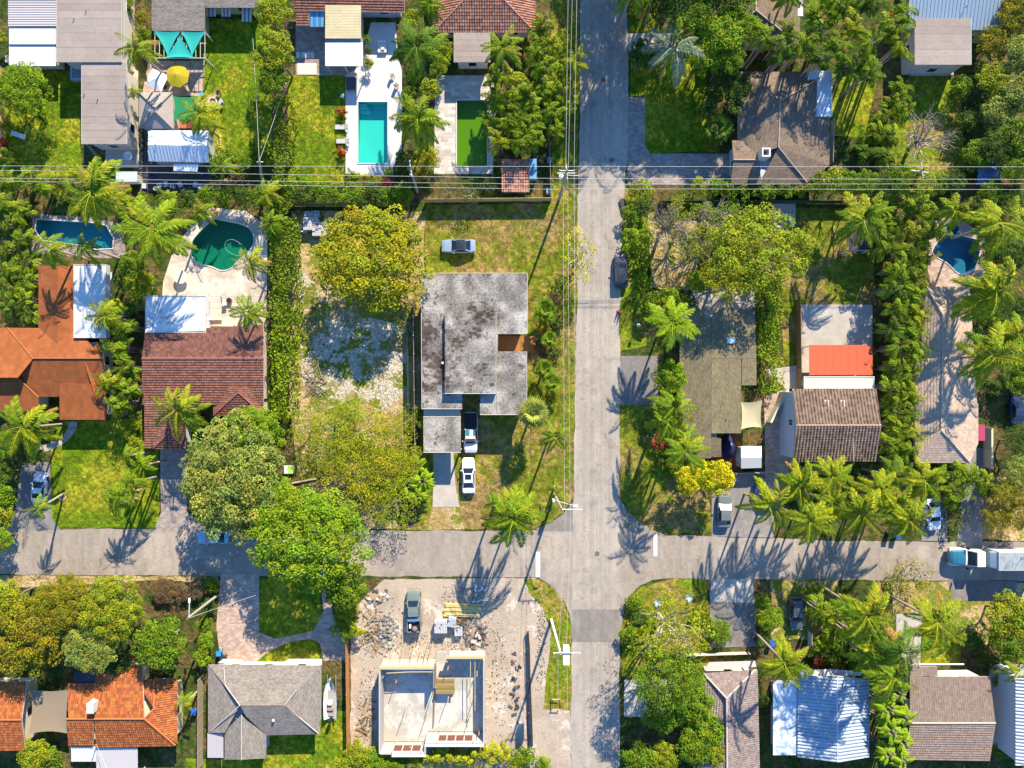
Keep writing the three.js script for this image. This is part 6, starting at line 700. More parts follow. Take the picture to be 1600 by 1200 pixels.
{ // delivery truck: cab and box body
  const t = thing('box_truck', 'white box truck with a blue hooded cab on the side street', 'truck', P(1532, 867).setY(0.03), PI), cabM = paint(0xd4d8da), blue = paint(0x2a6c84);
  part(t, 'hood', loft([[3.2, 1.05, 0.5, 1.75], [4.2, 1.0, 0.5, 1.65], [4.8, 0.9, 0.5, 1.5], [5.1, 0.7, 0.55, 1.3]]), blue); part(t, 'bonnet_edge', loft([[2.9, 1.12, 0.5, 1.72], [3.2, 1.12, 0.5, 1.74], [3.3, 1.1, 0.5, 1.7]]), cabM); for (const s of [-1, 1]) { part(t, 'fender', loft([[3.3, 0.22, 0.5, 1.15], [4.2, 0.25, 0.5, 1.2], [4.95, 0.2, 0.5, 1.05]]).translate(0, 0, s * 1.02), cabM); part(t, 'headlight', box(0.15, 0.2, 0.3, 4.98, 0.95, s * 0.95), M.offWhite); part(t, 'mirror', box(0.15, 0.5, 0.3, 3.1, 2.0, s * 1.4), M.dark); for (const x of [4.0, -2.5, -3.8]) { const q = part(t, 'wheel', new THREE.CylinderGeometry(0.5, 0.5, 0.34, 18).rotateX(PI / 2), M.tyre); q.position.set(x, 0.5, s * 0.95); part(q, 'rim', new THREE.CylinderGeometry(0.27, 0.27, 0.35, 10).rotateX(PI / 2), M.rim); } }
  const B = [[1.0, 1.5, -1.1], [3.0, 1.7, -1.1], [3.0, 1.7, 1.1], [1.0, 1.5, 1.1]], T = [[1.05, 2.6, -1], [2.15, 2.6, -1], [2.15, 2.6, 1], [1.05, 2.6, 1]], fr = [B[1], T[1], T[2], B[2]];
  part(t, 'cab', merge([quadGeo([fr, [B[3], T[3], T[0], B[0]], [B[2], T[2], T[3], B[3]], [B[0], T[0], T[1], B[1]], [T[3], T[2], T[1], T[0]]]), box(2.1, 1.1, 2.2, 2.0, 1.05, 0)]), cabM); part(t, 'windshield', quadGeo([inset(fr, 0.9, 0.02)]), M.glass); part(t, 'frame', box(9, 0.3, 1.2, -1.4, 0.85, 0), M.dark);
  part(t, 'air_deflector', loft([[0.05, 1.2, 2.5, 3.3], [0.6, 1.05, 2.5, 2.75]]), std(0x8fa4b4));
  const c = document.createElement('canvas'); c.width = 1024; c.height = 256; const g = c.getContext('2d'); g.fillStyle = '#9aa2a4'; g.fillRect(0, 0, 1024, 256); const r = rng(99); for (let i = 0; i < 260; i++) { g.strokeStyle = ['#5f7478', '#8a7a62', '#3f6e6c', '#68828c', '#86605e'][Math.floor(r() * 5)]; g.lineWidth = 2 + r() * 4; const x = r() * 1024, y = r() * 256; g.beginPath(); g.moveTo(x, y); g.quadraticCurveTo(x + r() * 30, y - r() * 60, x + 20 + r() * 50, y - 30 - r() * 60); g.stroke(); } g.fillStyle = '#2a8aa0'; for (let i = 0; i < 9; i++) g.fillRect(180 + r() * 200, 150 + r() * 60, 10 + r() * 24, 20 + r() * 40); g.fillStyle = '#25455c'; g.font = 'italic bold 74px serif'; g.save(); g.translate(640, 190); g.scale(-1, 1); g.fillText('nosou', 0, 0); g.restore();
  const tx = new THREE.CanvasTexture(c); tx.colorSpace = THREE.SRGBColorSpace; part(t, 'cargo_box', box(7.4, 2.5, 2.5, -3.8, 2.3, 0), M.white); part(t, 'roof_print', new THREE.PlaneGeometry(7.3, 2.4).rotateX(-PI / 2).translate(-3.8, 3.556, 0), new THREE.MeshStandardMaterial({ map: tx, roughness: 0.7 }));
}
// ---------- utility poles, wires ----------
function tubeLine(a, b, sag, r = 0.03) { const m = a.clone().add(b).multiplyScalar(0.5); m.y -= sag; return new THREE.TubeGeometry(new THREE.QuadraticBezierCurve3(a, m, b), 24, r, 5); }
const poleThing = (label, u, v, h, top, mat = M.pole) => { const base = P(u, v), t = thing('utility_pole', label, 'utility pole', base); const e = P(top[0], top[1], h).sub(base); part(t, 'shaft', taper(new V3(0, -0.3, 0), e, 0.2, 0.14, 10), mat); return { t, e, base }; };
const arm = (t, e, dx, dz, y = -0.3, name = 'crossarm') => part(t, name, bar(e.clone().add(new V3(-dx, y, -dz)), e.clone().add(new V3(dx, y, dz)), 0.07, 4), M.poleWhite);
const insul = (t, p) => part(t, 'insulator', new THREE.CylinderGeometry(0.07, 0.09, 0.26, 8).translate(p.x, p.y, p.z), M.offWhite);
{ const { t, e } = poleThing('utility pole with crossarms where all the wires meet', 873.5, 312, 11.5, [886, 266]); arm(t, e, 1.0, 0, -0.2); arm(t, e, 1.1, 0, -1.2); arm(t, e, 0.1, 0.9, -0.6); for (const x of [-0.9, 0, 0.9]) insul(t, e.clone().add(new V3(x, 0.05, 0))); const tr = part(t, 'transformer', new THREE.CylinderGeometry(0.3, 0.3, 1.0, 12).translate(e.x - 0.55, e.y - 2.6, e.z), M.poleWhite); part(tr, 'bushing', new THREE.CylinderGeometry(0.05, 0.07, 0.3, 8).translate(e.x - 0.55, e.y - 2, e.z), M.offWhite); part(t, 'lamp_arm', bar(e.clone().add(new V3(0, -2, 0)), e.clone().add(new V3(1.6, -1.6, 0.2)), 0.05, 5), M.poleWhite); }
{ const { t, e } = poleThing('thin utility pole between the two pools under the wires', 652, 300, 9, [641, 262]); arm(t, e, 0.15, 1.0); insul(t, e.clone().add(new V3(0, 0, 0.9))); insul(t, e.clone().add(new V3(0, 0, -0.9))); }
{ const { t, e } = poleThing('thin utility pole standing in the shrubs below the bare tree', 1385, 300, 9, [1443, 265]); arm(t, e, 0.12, 1.0); arm(t, e, 1.1, 0.15, -0.8); insul(t, e.clone().add(new V3(0, 0, 0.8))); }
{ const { t, e } = poleThing('crooked utility pole at the junction verge with a crossarm over the road', 866, 772, 10, [878, 796]); part(t, 'crossarm', bar(e, e.clone().add(new V3(2.6, -0.1, 0.05)), 0.07, 4), M.poleWhite); part(t, 'lamp_arm', bar(e.clone().add(new V3(-0.6, -3, -0.6)), e.clone().add(new V3(1.6, -1.0, -0.3)), 0.05, 5), M.poleWhite); part(t, 'lamp_head', box(0.6, 0.12, 0.25, e.x + 1.8, e.y - 1, e.z - 0.3), M.poleWhite); for (const x of [0.7, 1.5, 2.4]) insul(t, e.clone().add(new V3(x, 0.15, 0))); part(t, 'meter_box', box(0.4, 1.2, 0.3, e.x * 0.2 - 0.3, 3, e.z * 0.2 + 0.3), M.poleWhite); }
{ const { t, e } = poleThing('leaning white utility pole with a transformer beside the building site', 861, 968, 11.5, [876, 1021], M.poleWhite); part(t, 'crossarm', bar(e.clone().add(new V3(-0.9, -0.2, 0)), e.clone().add(new V3(2.5, -0.2, 0)), 0.07, 4), M.poleWhite); const tr = part(t, 'transformer_cabinet', box(0.75, 0.9, 2.2, e.x + 0.75, e.y - 0.9, e.z + 0.5), M.poleWhite); part(tr, 'lid', box(0.8, 0.08, 2.25, e.x + 0.75, e.y - 0.41, e.z + 0.5), M.white); for (const x of [-0.8, 1.6, 2.4]) insul(t, e.clone().add(new V3(x, 0.02, 0))); part(t, 'cable_drop', new THREE.TubeGeometry(new THREE.CatmullRomCurve3([e.clone().add(new V3(-0.7, -0.2, 0)), e.clone().add(new V3(-0.7, -1.5, 1.0)), e.clone().add(new V3(0.9, -1.8, 1.9))]), 16, 0.04, 5), M.wire); }
{ const { t, e } = poleThing('street light pole leaning out between the green tree and drive', 340, 930, 9, [293, 966]); const a = e.clone().add(new V3(0, -0.4, 0)), b = P(296, 938, 8.6).sub(t.position); part(t, 'lamp_arm', bar(a, b, 0.05, 5), M.poleWhite); part(t, 'lamp_head', box(0.25, 0.14, 0.6, b.x, b.y, b.z), M.poleWhite); }
{ const { t, e } = poleThing('short service pole by the path between the lawns', 412, 300, 8, [405, 252]); arm(t, e, 0.4, 0); }
// wires across
{ const lines = [[-200, 259, 2200, 261, 11.2], [-200, 263, 884, 279, 10.2], [884, 279, 2200, 281, 10.2], [-200, 276, 884, 288, 9.5], [884, 288, 2200, 286, 9.5], [-200, 280, 878, 296, 9], [890, 295, 2200, 297, 9]]; const what = ['top power wire running the width of the picture', 'second wire from the top towards the orange roofs', 'second wire from the top towards the metal roof', 'third wire from the top towards the orange roofs', 'third wire from the top towards the metal roof', 'lowest wire towards the orange roofs', 'lowest wire towards the metal roof'];
  lines.forEach(([u0, v0, u1, v1, h], i) => solo('power_wire', tubeLine(P(u0, v0, h), P(u1, v1, h), 0.1, 0.021), M.wire, what[i], 'wire', 'wires across the picture'));
  const up = [[890, -160, 884, 264, 11], [898, -160, 888, 264, 11], [904, -160, 897, 264, 11], [880, 268, 882, 796, 10], [887, 268, 891, 796, 10], [897, 268, 900, 796, 10], [884, 796, 873, 1020, 10], [892, 796, 885, 1020, 10], [872, 1022, 870, 1400, 11], [886, 1022, 890, 1400, 11]]; const w2 = ['verge wire nearest the thicket at the top', 'middle verge wire at the top', 'road side verge wire at the top', 'verge wire nearest the stained house', 'middle verge wire beside the stained house', 'road side verge wire past the yellow tree', 'wire over the junction nearest the building site', 'wire over the junction on the road side', 'wire leaving the leaning pole on the site side', 'wire leaving the leaning pole on the road side'];
  up.forEach(([u0, v0, u1, v1, h], i) => solo('verge_wire', tubeLine(P(u0, v0, h), P(u1, v1, h), 0.3, 0.018), M.wire, w2[i], 'wire', 'wires along the road'));
  const drops = [[884, 290, 10, 966, 362, 6, 'thin service wire slanting over the road to the tangle'], [405, 252, 8, 395, 60, 4, 'service wire along the long lawn'], [405, 252, 8, 450, 120, 4, 'service wire slanting to the trees between the lawns'], [150, 1163, 4.3, 190, 1260, 8, 'service wire over the white lean-to'], [294, 966, 8.8, 400, 930, 8, 'wire from the street light pole over the drive']]; for (const [a, b, h, c, d, k, l] of drops) solo('service_wire', tubeLine(P(a, b, h), P(c, d, k), 0.3, 0.022), M.wire, l, 'wire'); }
// ---------- fences ----------
function fence(label, pts, h, mat, o = {}) { const t = thing(o.name ?? 'fence', label, 'fence'); for (let i = 0; i < pts.length - 1; i++) { const a = P(...pts[i]), b = P(...pts[i + 1]), d = a.distanceTo(b), n = Math.max(1, Math.round(d / 2.4)), ang = Math.atan2(-(b.z - a.z), b.x - a.x); for (let k = 0; k < n; k++) { const c = a.clone().lerp(b, (k + 0.5) / n), m = part(t, 'panel', box(d / n - 0.13, h - 0.1, o.thick ?? 0.05), mat); m.position.set(c.x, (h - 0.1) / 2 + 0.06, c.z); m.rotation.y = ang; const p = part(t, 'post', box(0.11, h + 0.04, 0.11), o.post ?? mat), q = a.clone().lerp(b, k / n); p.position.set(q.x, h / 2, q.z); p.rotation.y = ang; } } return t; }
fence('grey board fence between vacant lot and stained house', [[648, 470], [651, 720]], 1.8, M.woodGrey, { post: M.offWhite });
fence('dark mesh fence strip beside the vacant lot', [[638, 500], [640, 660]], 1.6, std(0x2d4a3c));
fence('wooden fence under the wires above the worn lawn', [[665, 316], [861, 314]], 1.8, M.woodPale); fence('brown board fence beside the building site', [[545, 1000], [547, 1180]], 1.9, std(0xb07a44));
fence('grey stepped fence between the orange and grey roofs', [[318, 1055], [317, 1195]], 1.8, std(0xa3937c)); fence('wooden fence beside the dark yard and red shed', [[858, 230], [860, 316]], 1.8, M.woodGrey); fence('white low fence in front of the hip roofed house yard', [[1298, 190], [1296, 258]], 1.2, M.offWhite); fence('green fence under the hedge shrubs by the wires', [[1030, 318], [1400, 318]], 1.7, std(0x3a4a34)); fence('board fence between patio path and back lawn', [[1243, 470], [1245, 605]], 1.8, M.wood); fence('pale masonry wall along the gravel drive', [[1225, 608], [1198, 660]], 1.6, M.cream, { thick: 0.3, name: 'garden_wall' }); fence('white gate fence below the storage shed', [[1145, 738], [1192, 737]], 1.5, M.offWhite); fence('pale block wall beside the dark car at the edge', [[1537, 668], [1537, 730]], 1.8, M.cream, { thick: 0.25, name: 'garden_wall' }); fence('white picket fence above the taupe shingled roof', [[1040, 1022], [1170, 1018]], 1.0, M.offWhite); fence('dark fence between dry yard and thicket', [[1262, 985], [1262, 1010]], 1.5, M.offWhite); fence('wooden fence along the vacant lot under the dense shrubs', [[455, 322], [640, 322]], 1.8, M.woodGrey); fence('side fence beside the lawn with the round tree', [[9, 110], [8, 250]], 1.7, M.woodPale);
// ---------- gardens: furniture and small things ----------
function parasol(label, u, v, h, r, n, color, turn = 0, dark) { const c = P(u, v, h), t = thing('parasol', label, 'parasol', c.clone().setY(0.02), turn); part(t, 'pole', new THREE.CylinderGeometry(0.03, 0.03, h, 8).translate(0, h / 2, 0), M.steel); part(t, 'base', new THREE.CylinderGeometry(0.28, 0.32, 0.1, 14).translate(0, 0.05, 0), M.dark); const mats = [std(color), std(dark ?? color)]; for (let i = 0; i < n; i++) { const a = i / n * 6.2832, b = (i + 1) / n * 6.2832, A = [Math.cos(a) * r, h - 0.5, Math.sin(a) * r], B = [Math.cos(b) * r, h - 0.5, Math.sin(b) * r], mid = [(A[0] + B[0]) * 0.5, h - 0.44, (A[2] + B[2]) * 0.5], half = (q) => [q[0] * 0.5, h - 0.3, q[2] * 0.5], pk = [0, h, 0]; const g = new THREE.BufferGeometry(); g.setAttribute('position', new THREE.Float32BufferAttribute([pk, mid, A, pk, B, mid].flat(), 3)); g.computeVertexNormals(); part(t, 'canopy_panel', g, mats[0]); part(t, 'rib', bar(new V3(...pk), new V3(...A), 0.015, 4), std(0xc8bc50)); } return t; }
parasol('yellow octagonal garden parasol beside the pergola', 275, 116, 2.6, 1.65, 8, 0xa89606, 0.2); parasol('white square garden parasol beside the yellow parasol', 242, 123, 2.6, 1.75, 4, 0xdcdcdc, 0.35);
function lounger(label, u, v, deg, c = M.offWhite) { const t = thing('sun_lounger', label, 'sun lounger', P(u, v).setY(0.03), deg * PI / 180); part(t, 'frame', merge([box(1.9, 0.05, 0.05, 0, 0.3, 0.3), box(1.9, 0.05, 0.05, 0, 0.3, -0.3)]), M.steel); part(t, 'seat', box(1.25, 0.08, 0.64, 0.3, 0.34, 0), c); const b = part(t, 'backrest', box(0.75, 0.08, 0.64), c); b.position.set(-0.62, 0.5, 0); b.rotation.z = -0.5; for (const x of [-0.8, 0.8]) for (const z of [-0.28, 0.28]) part(t, 'leg', box(0.05, 0.3, 0.05, x, 0.15, z), M.steel); return t; }
lounger('upper grey sun lounger on the white deck beside the turquoise pool', 535, 200, 180, std(0xb4b0aa)); lounger('lower grey sun lounger on the white deck beside the turquoise pool', 537, 222, 180, std(0xb4b0aa)); lounger('white sun lounger on the lawn below the round tree', 33, 213, -20, M.white); lounger('pale sun lounger on the sandy deck near the palm', 352, 468, 100); lounger('second pale sun lounger beside the white flat annex', 338, 497, 0);
function chair(label, u, v, deg, mat, group) { const t = thing('garden_chair', label, 'chair', P(u, v).setY(0.03), deg * PI / 180, group); part(t, 'seat', box(0.5, 0.06, 0.5, 0, 0.44, 0), mat); part(t, 'backrest', box(0.07, 0.5, 0.5, -0.24, 0.7, 0), mat); for (const x of [-0.2, 0.2]) for (const z of [-0.2, 0.2]) part(t, 'leg', box(0.05, 0.42, 0.05, x, 0.21, z), mat); return t; }
function table(label, u, v, r, mat, h = 0.74) { const t = thing('garden_table', label, 'table', P(u, v).setY(0.03)); part(t, 'table_top', new THREE.CylinderGeometry(r, r, 0.05, 24).translate(0, h, 0), mat); part(t, 'leg', new THREE.CylinderGeometry(0.06, 0.09, h, 8).translate(0, h / 2, 0), M.steel); part(t, 'foot', new THREE.CylinderGeometry(0.3, 0.3, 0.04, 14).translate(0, 0.02, 0), M.steel); return t; }
{ const t = thing('fire_pit', 'round stone fire pit ringed by pavers on the long lawn', 'fire pit', P(333, 160).setY(0.012)); part(t, 'paver_ring', new THREE.CylinderGeometry(1.15, 1.2, 0.06, 28), std(0xb09468)); part(t, 'stone_ring', new THREE.TorusGeometry(0.55, 0.14, 8, 20).rotateX(PI / 2).translate(0, 0.15, 0), std(0xcab488)); part(t, 'ash', new THREE.CylinderGeometry(0.5, 0.5, 0.05, 18).translate(0, 0.08, 0), std(0x8a8078)); }
chair('blue folding chair above the fire pit near the terrace', 318, 149, 40, std(0x5f9aa8)); chair('pale blue chair beside the fire pit on the lawn side', 348, 162, 200, std(0x9ac0c8)); chair('wooden chair at the top of the fire pit', 343, 147, 260, M.woodGrey); chair('white chair at the shady side of the fire pit', 316, 166, 0, M.offWhite);
{ const t = thing('timber_deck', 'small red-brown timber deck below the green canopy', 'deck'); for (let i = 0; i < 8; i++) { const a = P(272 + i * 4, 191), b = P(275.4 + i * 4, 201); part(t, 'plank', box(b.x - a.x, 0.15, b.z - a.z, (a.x + b.x) / 2, 0.09, (a.z + b.z) / 2), i > 1 && i < 5 ? std(0xb06a4a) : std(0x7a3c30)); } }
{ const t = thing('outdoor_sofa', 'white daybed on the blue shaded terrace beside the palm', 'sofa', P(598, 76).setY(0.03)); part(t, 'seat', box(1.2, 0.35, 1.4, 0, 0.25, 0), M.white); part(t, 'backrest', box(1.2, 0.5, 0.2, 0, 0.6, -0.65), M.white); part(t, 'cushion', box(0.5, 0.15, 0.5, 0.1, 0.5, 0.2), M.offWhite); }
{ const t = thing('dining_table', 'dark outdoor dining table at the corner of the bright lawn', 'table', P(550, 134).setY(0.03)); for (let i = 0; i < 4; i++) part(t, 'plank', box(0.32, 0.05, 1.8, -0.5 + i * 0.34, 0.74, 0), std(0x4e4a4c)); for (const x of [-0.5, 0.5]) for (const z of [-0.8, 0.8]) part(t, 'leg', box(0.07, 0.72, 0.07, x, 0.36, z), M.dark); }
chair('grey chair above the dining table by the panel roof', 556, 119, 100, M.offWhite); chair('white chair at the lawn edge below the dining table', 536, 152, 160, M.white); chair('grey chair on the deck beside the tall palm', 614, 120, 30, M.woodGrey); chair('second grey chair on the deck beside the tall palm', 620, 135, 60, M.woodGrey);
for (const [i, u] of [466, 474, 481, 488].entries()) { const t = thing('stepping_slab', `${ORD[i]} pale stepping slab from the brown tiles on the grey terrace`, 'slab', P(u, 86).setY(0.03), 0, 'stepping slabs on the grey terrace'); part(t, 'stone', box(0.55, 0.06, 0.8), M.deckWhite); }
solo('daybed_mat', box(2.7, 0.06, 1.6, ...P(480, 108).setY(0.05).toArray()), std(0xcfc4b4), 'pale mat at the top edge of the bright lawn', 'mat');
table('round table with a cream cover on the sandy pool deck', 286, 434, 0.95, std(0xd4c8b4)); { const t = thing('deck_planter', 'woven round planter on the deck near the palm', 'planter', P(360, 470).setY(0.03)); part(t, 'pot', new THREE.CylinderGeometry(0.4, 0.3, 0.5, 14).translate(0, 0.25, 0), M.wood); part(t, 'soil', new THREE.CylinderGeometry(0.36, 0.36, 0.02, 14).translate(0, 0.5, 0), M.dark); }
{ const t = thing('satellite_dish', 'white satellite dish on the shaded pad below the wing', 'satellite dish', P(207, 248).setY(0.016)); part(t, 'mast', new THREE.CylinderGeometry(0.06, 0.06, 1, 8).translate(0, 0.5, 0), M.steel); const d = part(t, 'dish', new THREE.SphereGeometry(0.95, 22, 8, 0, 6.2832, 0, 0.72).rotateX(PI).translate(0, 0.95, 0), new THREE.MeshStandardMaterial({ color: 0xd8d8d8, side: THREE.DoubleSide })); d.position.set(0, 0.95, 0); part(t, 'feed_arm', bar(new V3(0.4, 1.1, 0), new V3(0, 1.9, 0), 0.03, 5), M.steel); }
{ const t = thing('ladder', 'metal ladder lying against the flat roofed wing', 'ladder'); const a = P(137, 226, 2.2), b = P(156, 250, 0.06), d = new V3(0.25, 0, 0.12); part(t, 'rail', bar(a.clone().add(d), b.clone().add(d), 0.03, 5), M.steel); part(t, 'rail', bar(a.clone().sub(d), b.clone().sub(d), 0.03, 5), M.steel); for (let i = 1; i < 9; i++) { const p = a.clone().lerp(b, i / 9); part(t, 'rung', bar(p.clone().add(d), p.clone().sub(d), 0.02, 5), M.steel); } }
{ const t = thing('stone_edging', 'row of rough stones beside the side path and yard', 'edging'); const r = rng(3); for (let i = 0; i < 34; i++) { const p = P(221 + rnd(-2, 2, r), 206 + i * 2.8 + rnd(-1, 1, r)); part(t, 'stone', new THREE.DodecahedronGeometry(rnd(0.1, 0.2, r), 0).translate(p.x, 0.1, p.z), std([0xb0937a, 0xa08a78, 0xc4b09a][i % 3])); } }
{ const t = thing('stone_edging', 'curved kerb of pale stones between metal shed and lawn', 'edging'); const c = new THREE.CatmullRomCurve3([[331, 205], [343, 212], [345, 225], [343, 240], [338, 246]].map(([u, v]) => P(u, v).setY(0.08))), r = rng(4); for (let i = 0; i < 18; i++) { const p = c.getPoint(i / 17); part(t, 'stone', new THREE.DodecahedronGeometry(rnd(0.13, 0.2, r), 0).translate(p.x, p.y, p.z), std(0xc4a880)); } }
{ const r = rng(8), kinds = [['crate', 0x8a94a0], ['plastic tub', 0x5f7c9c], ['white bucket', 0xcfd2d4], ['grey cabinet', 0x76787e], ['blue drum', 0x3c6c98]]; let k = 0; for (const [u, v] of [[252, 291], [262, 289], [272, 292], [284, 290], [296, 292], [308, 290], [316, 294], [246, 296], [228, 292], [240, 276]]) { const [nm, c] = kinds[k % 5], t = thing('stored_' + nm.split(' ').pop(), `${nm} standing ${ORD[k]} in the clutter of the dark yard`, 'clutter', P(u, v).setY(0.011), r() * 3, 'clutter of the dark yard'); k++; if (/bucket|drum/.test(nm)) { part(t, 'body', new THREE.CylinderGeometry(0.3, 0.26, 0.6, 14, 1, true).translate(0, 0.3, 0), new THREE.MeshStandardMaterial({ color: c, side: THREE.DoubleSide })); part(t, 'bottom', new THREE.CylinderGeometry(0.26, 0.26, 0.03, 14).translate(0, 0.05, 0), std(c)); } else { part(t, 'body', box(0.7, 0.5, 0.55, 0, 0.25, 0), std(c)); part(t, 'lid', box(0.74, 0.06, 0.6, 0, 0.53, 0), std(0xb4b8bc)); } } }
{ const t = thing('tarp_heap', 'ochre tarpaulin heap at the end of the dark yard', 'tarpaulin', P(349, 291).setY(0)); const g = new THREE.SphereGeometry(1.6, 18, 8, 0, 6.2832, 0, 1.5), q = g.attributes.position; for (let i = 0; i < q.count; i++) q.setXYZ(i, q.getX(i) * (1 + 0.2 * Math.sin(i * 2.1)), q.getY(i) * 0.35 + 0.1 * Math.sin(i * 1.7), q.getZ(i) * 0.7 * (1 + 0.15 * Math.cos(i))); g.computeVertexNormals(); part(t, 'sheet', g, std(0xb08a48)); part(t, 'stone', new THREE.DodecahedronGeometry(0.25, 0).translate(0.2, 0.6, 0.1), M.dark); }
for (const [u, v, w, d, h, c, l] of [[832, 268, 11, 30, 1.2, 0x5f9cc0, 'long pale blue storage box beside the red shed'], [858, 253, 6, 7, 1.0, 0x4c98c8, 'small blue cabinet against the dark yard fence'], [857, 301, 6, 7, 1.0, 0x8ab4d0, 'pale cabinet at the lower end of the dark yard']]) { const t = thing('storage_box', l, 'box', P(u, v).setY(0)); part(t, 'body', box(w * S, h, d * S, 0, h / 2, 0), std(c)); part(t, 'lid', box(w * S + 0.08, 0.08, d * S + 0.08, 0, h + 0.04, 0), std(c)); }
function bin(label, u, v, c, group) { const t = thing('wheelie_bin', label, 'bin', P(u, v).setY(0.03)); const g = new THREE.CylinderGeometry(0.42, 0.34, 0.95, 4, 1).rotateY(PI / 4).translate(0, 0.5, 0); part(t, 'body', g, std(c)); part(t, 'lid', box(0.66, 0.07, 0.7, 0, 1.0, 0), std(c)); part(t, 'handle', box(0.5, 0.05, 0.05, 0, 1.0, -0.38), M.dark); for (const s of [-1, 1]) part(t, 'wheel', new THREE.CylinderGeometry(0.1, 0.1, 0.06, 10).rotateZ(PI / 2).translate(s * 0.25, 0.1, -0.28), M.tyre); }
bin('blue wheelie bin beside the white porch of the grey house', 346, 1017, 0x2f8ac8); bin('dark wheelie bin behind the grey house porch', 352, 1026, 0x2a2c30); bin('bright blue bin beside the grey stepped fence', 307, 1108, 0x2c62c0); bin('blue bin by the storage shed gate', 1180, 764, 0x2a56b4); bin('green bin by the storage shed gate', 1182, 752, 0x2c6a44); bin('royal blue bin at the street under the palms', 1398, 836, 0x2848a8); bin('dark bin at the street under the palms', 1386, 834, 0x24262c); bin('green bin at the end of the dark driveway', 1180, 1000, 0x1e5a4a); bin('navy bin between the taupe and white houses', 1567, 1066, 0x222c5a); bin('blue bin at the corner of the blue-white roof thicket', 1203, 1002, 0x2c58b0); bin('white meter cabinet behind the olive roofed house', 1168, 450, 0xd0d0cc);
{ const t = thing('navy_tarp', 'navy tarpaulin over a heap beside the olive roof notch', 'tarpaulin', P(1137, 697).setY(0)); const g = new THREE.SphereGeometry(1, 20, 10, 0, 6.2832, 0, 1.57), q = g.attributes.position; for (let i = 0; i < q.count; i++) q.setXYZ(i, q.getX(i) * 0.9 * (1 + 0.15 * Math.sin(i * 2.3)), q.getY(i) * 1.5 + 0.08 * Math.sin(i * 1.3), q.getZ(i) * 1.8 * (1 + 0.1 * Math.cos(i * 1.9))); g.computeVertexNormals(); part(t, 'sheet', g, std(0x1c1e48)); part(t, 'weight', box(0.25, 0.1, 0.3, 0, 1.55, -0.4), M.offWhite); sheet('brick_floor', [[1112, 715], [1145, 690], [1158, 690], [1158, 735], [1112, 735]], 3, std(0x9a4a30), 'red brick floor below the navy tarpaulin'); }
{ const t = thing('swing_frame', 'pale timber swing frame on the shaded back lawn', 'play frame'); const y = 2.2; part(t, 'beam', bar(P(1327, 328, y), P(1327, 392, y), 0.08, 4), M.offWhite); part(t, 'beam', bar(P(1320, 392, y), P(1361, 391, y), 0.08, 4), M.offWhite); posts(t, [[1327, 330], [1323, 392], [1359, 391]], y); part(t, 'mat', box(3, 0.05, 4.5, ...P(1343, 368).setY(0.04).toArray()), std(0x4a4248)); }
for (const [u, v, l] of [[965.5, 487, 'orange-red traffic cone at the road edge nearer the kerb line'], [969, 489, 'orange-red traffic cone at the road edge nearer the grass']]) { const t = thing('traffic_cone', l, 'traffic cone', P(u, v).setY(0.035)); part(t, 'base', box(0.4, 0.05, 0.4, 0, 0.025, 0), std(0xb8301a)); part(t, 'cone', new THREE.CylinderGeometry(0.04, 0.17, 1.0, 16).translate(0, 0.54, 0), std(0xd0401c)); part(t, 'band', new THREE.CylinderGeometry(0.092, 0.11, 0.16, 16).translate(0, 0.66, 0), M.offWhite); }
{ const t = thing('garden_lamp', 'white globe garden lamp on a post beside the roadside hedge', 'lamp post', P(994, 510).setY(0.01)); part(t, 'post', new THREE.CylinderGeometry(0.05, 0.06, 1.6, 8).translate(0, 0.8, 0), M.dark); part(t, 'globe', new THREE.SphereGeometry(0.24, 14, 10).translate(0, 1.75, 0), M.white); part(t, 'cap', new THREE.CylinderGeometry(0.1, 0.14, 0.08, 10).translate(0, 2.0, 0), M.dark); }
{ const t = thing('skip_sign', 'dark leaning roadside board beside the main road', 'sign', P(974, 322).setY(0.03), 0.32); const b = part(t, 'board', box(0.75, 0.06, 1.9, 0, 0.35, 0), std(0x3c3632)); b.rotation.x = -0.12; part(t, 'frame', merge([box(0.06, 0.1, 2.0, 0.4, 0.36, 0), box(0.85, 0.1, 0.06, 0, 0.3, 1.0)]), std(0x8a6a54)); part(t, 'leg', box(0.06, 0.35, 0.06, 0.3, 0.17, 0.8), M.wood); part(t, 'leg', box(0.06, 0.35, 0.06, -0.3, 0.17, -0.8), M.wood); }
{ const p = P(993, 292), t = thing('sign_post', 'thin street sign post at the paver driveway corner', 'sign', p.clone().setY(0)); part(t, 'post', new THREE.CylinderGeometry(0.03, 0.03, 2.6, 8).translate(0, 1.3, 0), M.steel); part(t, 'plate', box(0.9, 0.2, 0.03, 0, 2.5, 0), std(0x3f6a58)); }
{ const t = thing('stop_sign', 'stop sign post on the striped corner lawn', 'sign', P(1020, 815).setY(0.01)); part(t, 'post', new THREE.CylinderGeometry(0.03, 0.03, 2.4, 8).translate(0, 1.2, 0), M.steel); part(t, 'plate', new THREE.CylinderGeometry(0.38, 0.38, 0.03, 8).rotateX(PI / 2).rotateZ(PI / 8).rotateY(PI / 2).translate(0.03, 2.2, 0), std(0xa02020)); part(t, 'street_name', box(0.8, 0.18, 0.03, 0, 2.55, 0), M.offWhite); }
{ const t = thing('palm_ring', 'round paved ring around the foot of the leaning young palm', 'kerb', P(98, 777).setY(0.012)); part(t, 'ring', new THREE.TorusGeometry(0.45, 0.08, 6, 20).rotateX(PI / 2).translate(0, 0.05, 0), std(0xb89a7c)); part(t, 'mulch', new THREE.CylinderGeometry(0.42, 0.42, 0.03, 18).translate(0, 0.03, 0), std(0x9a7c60)); }
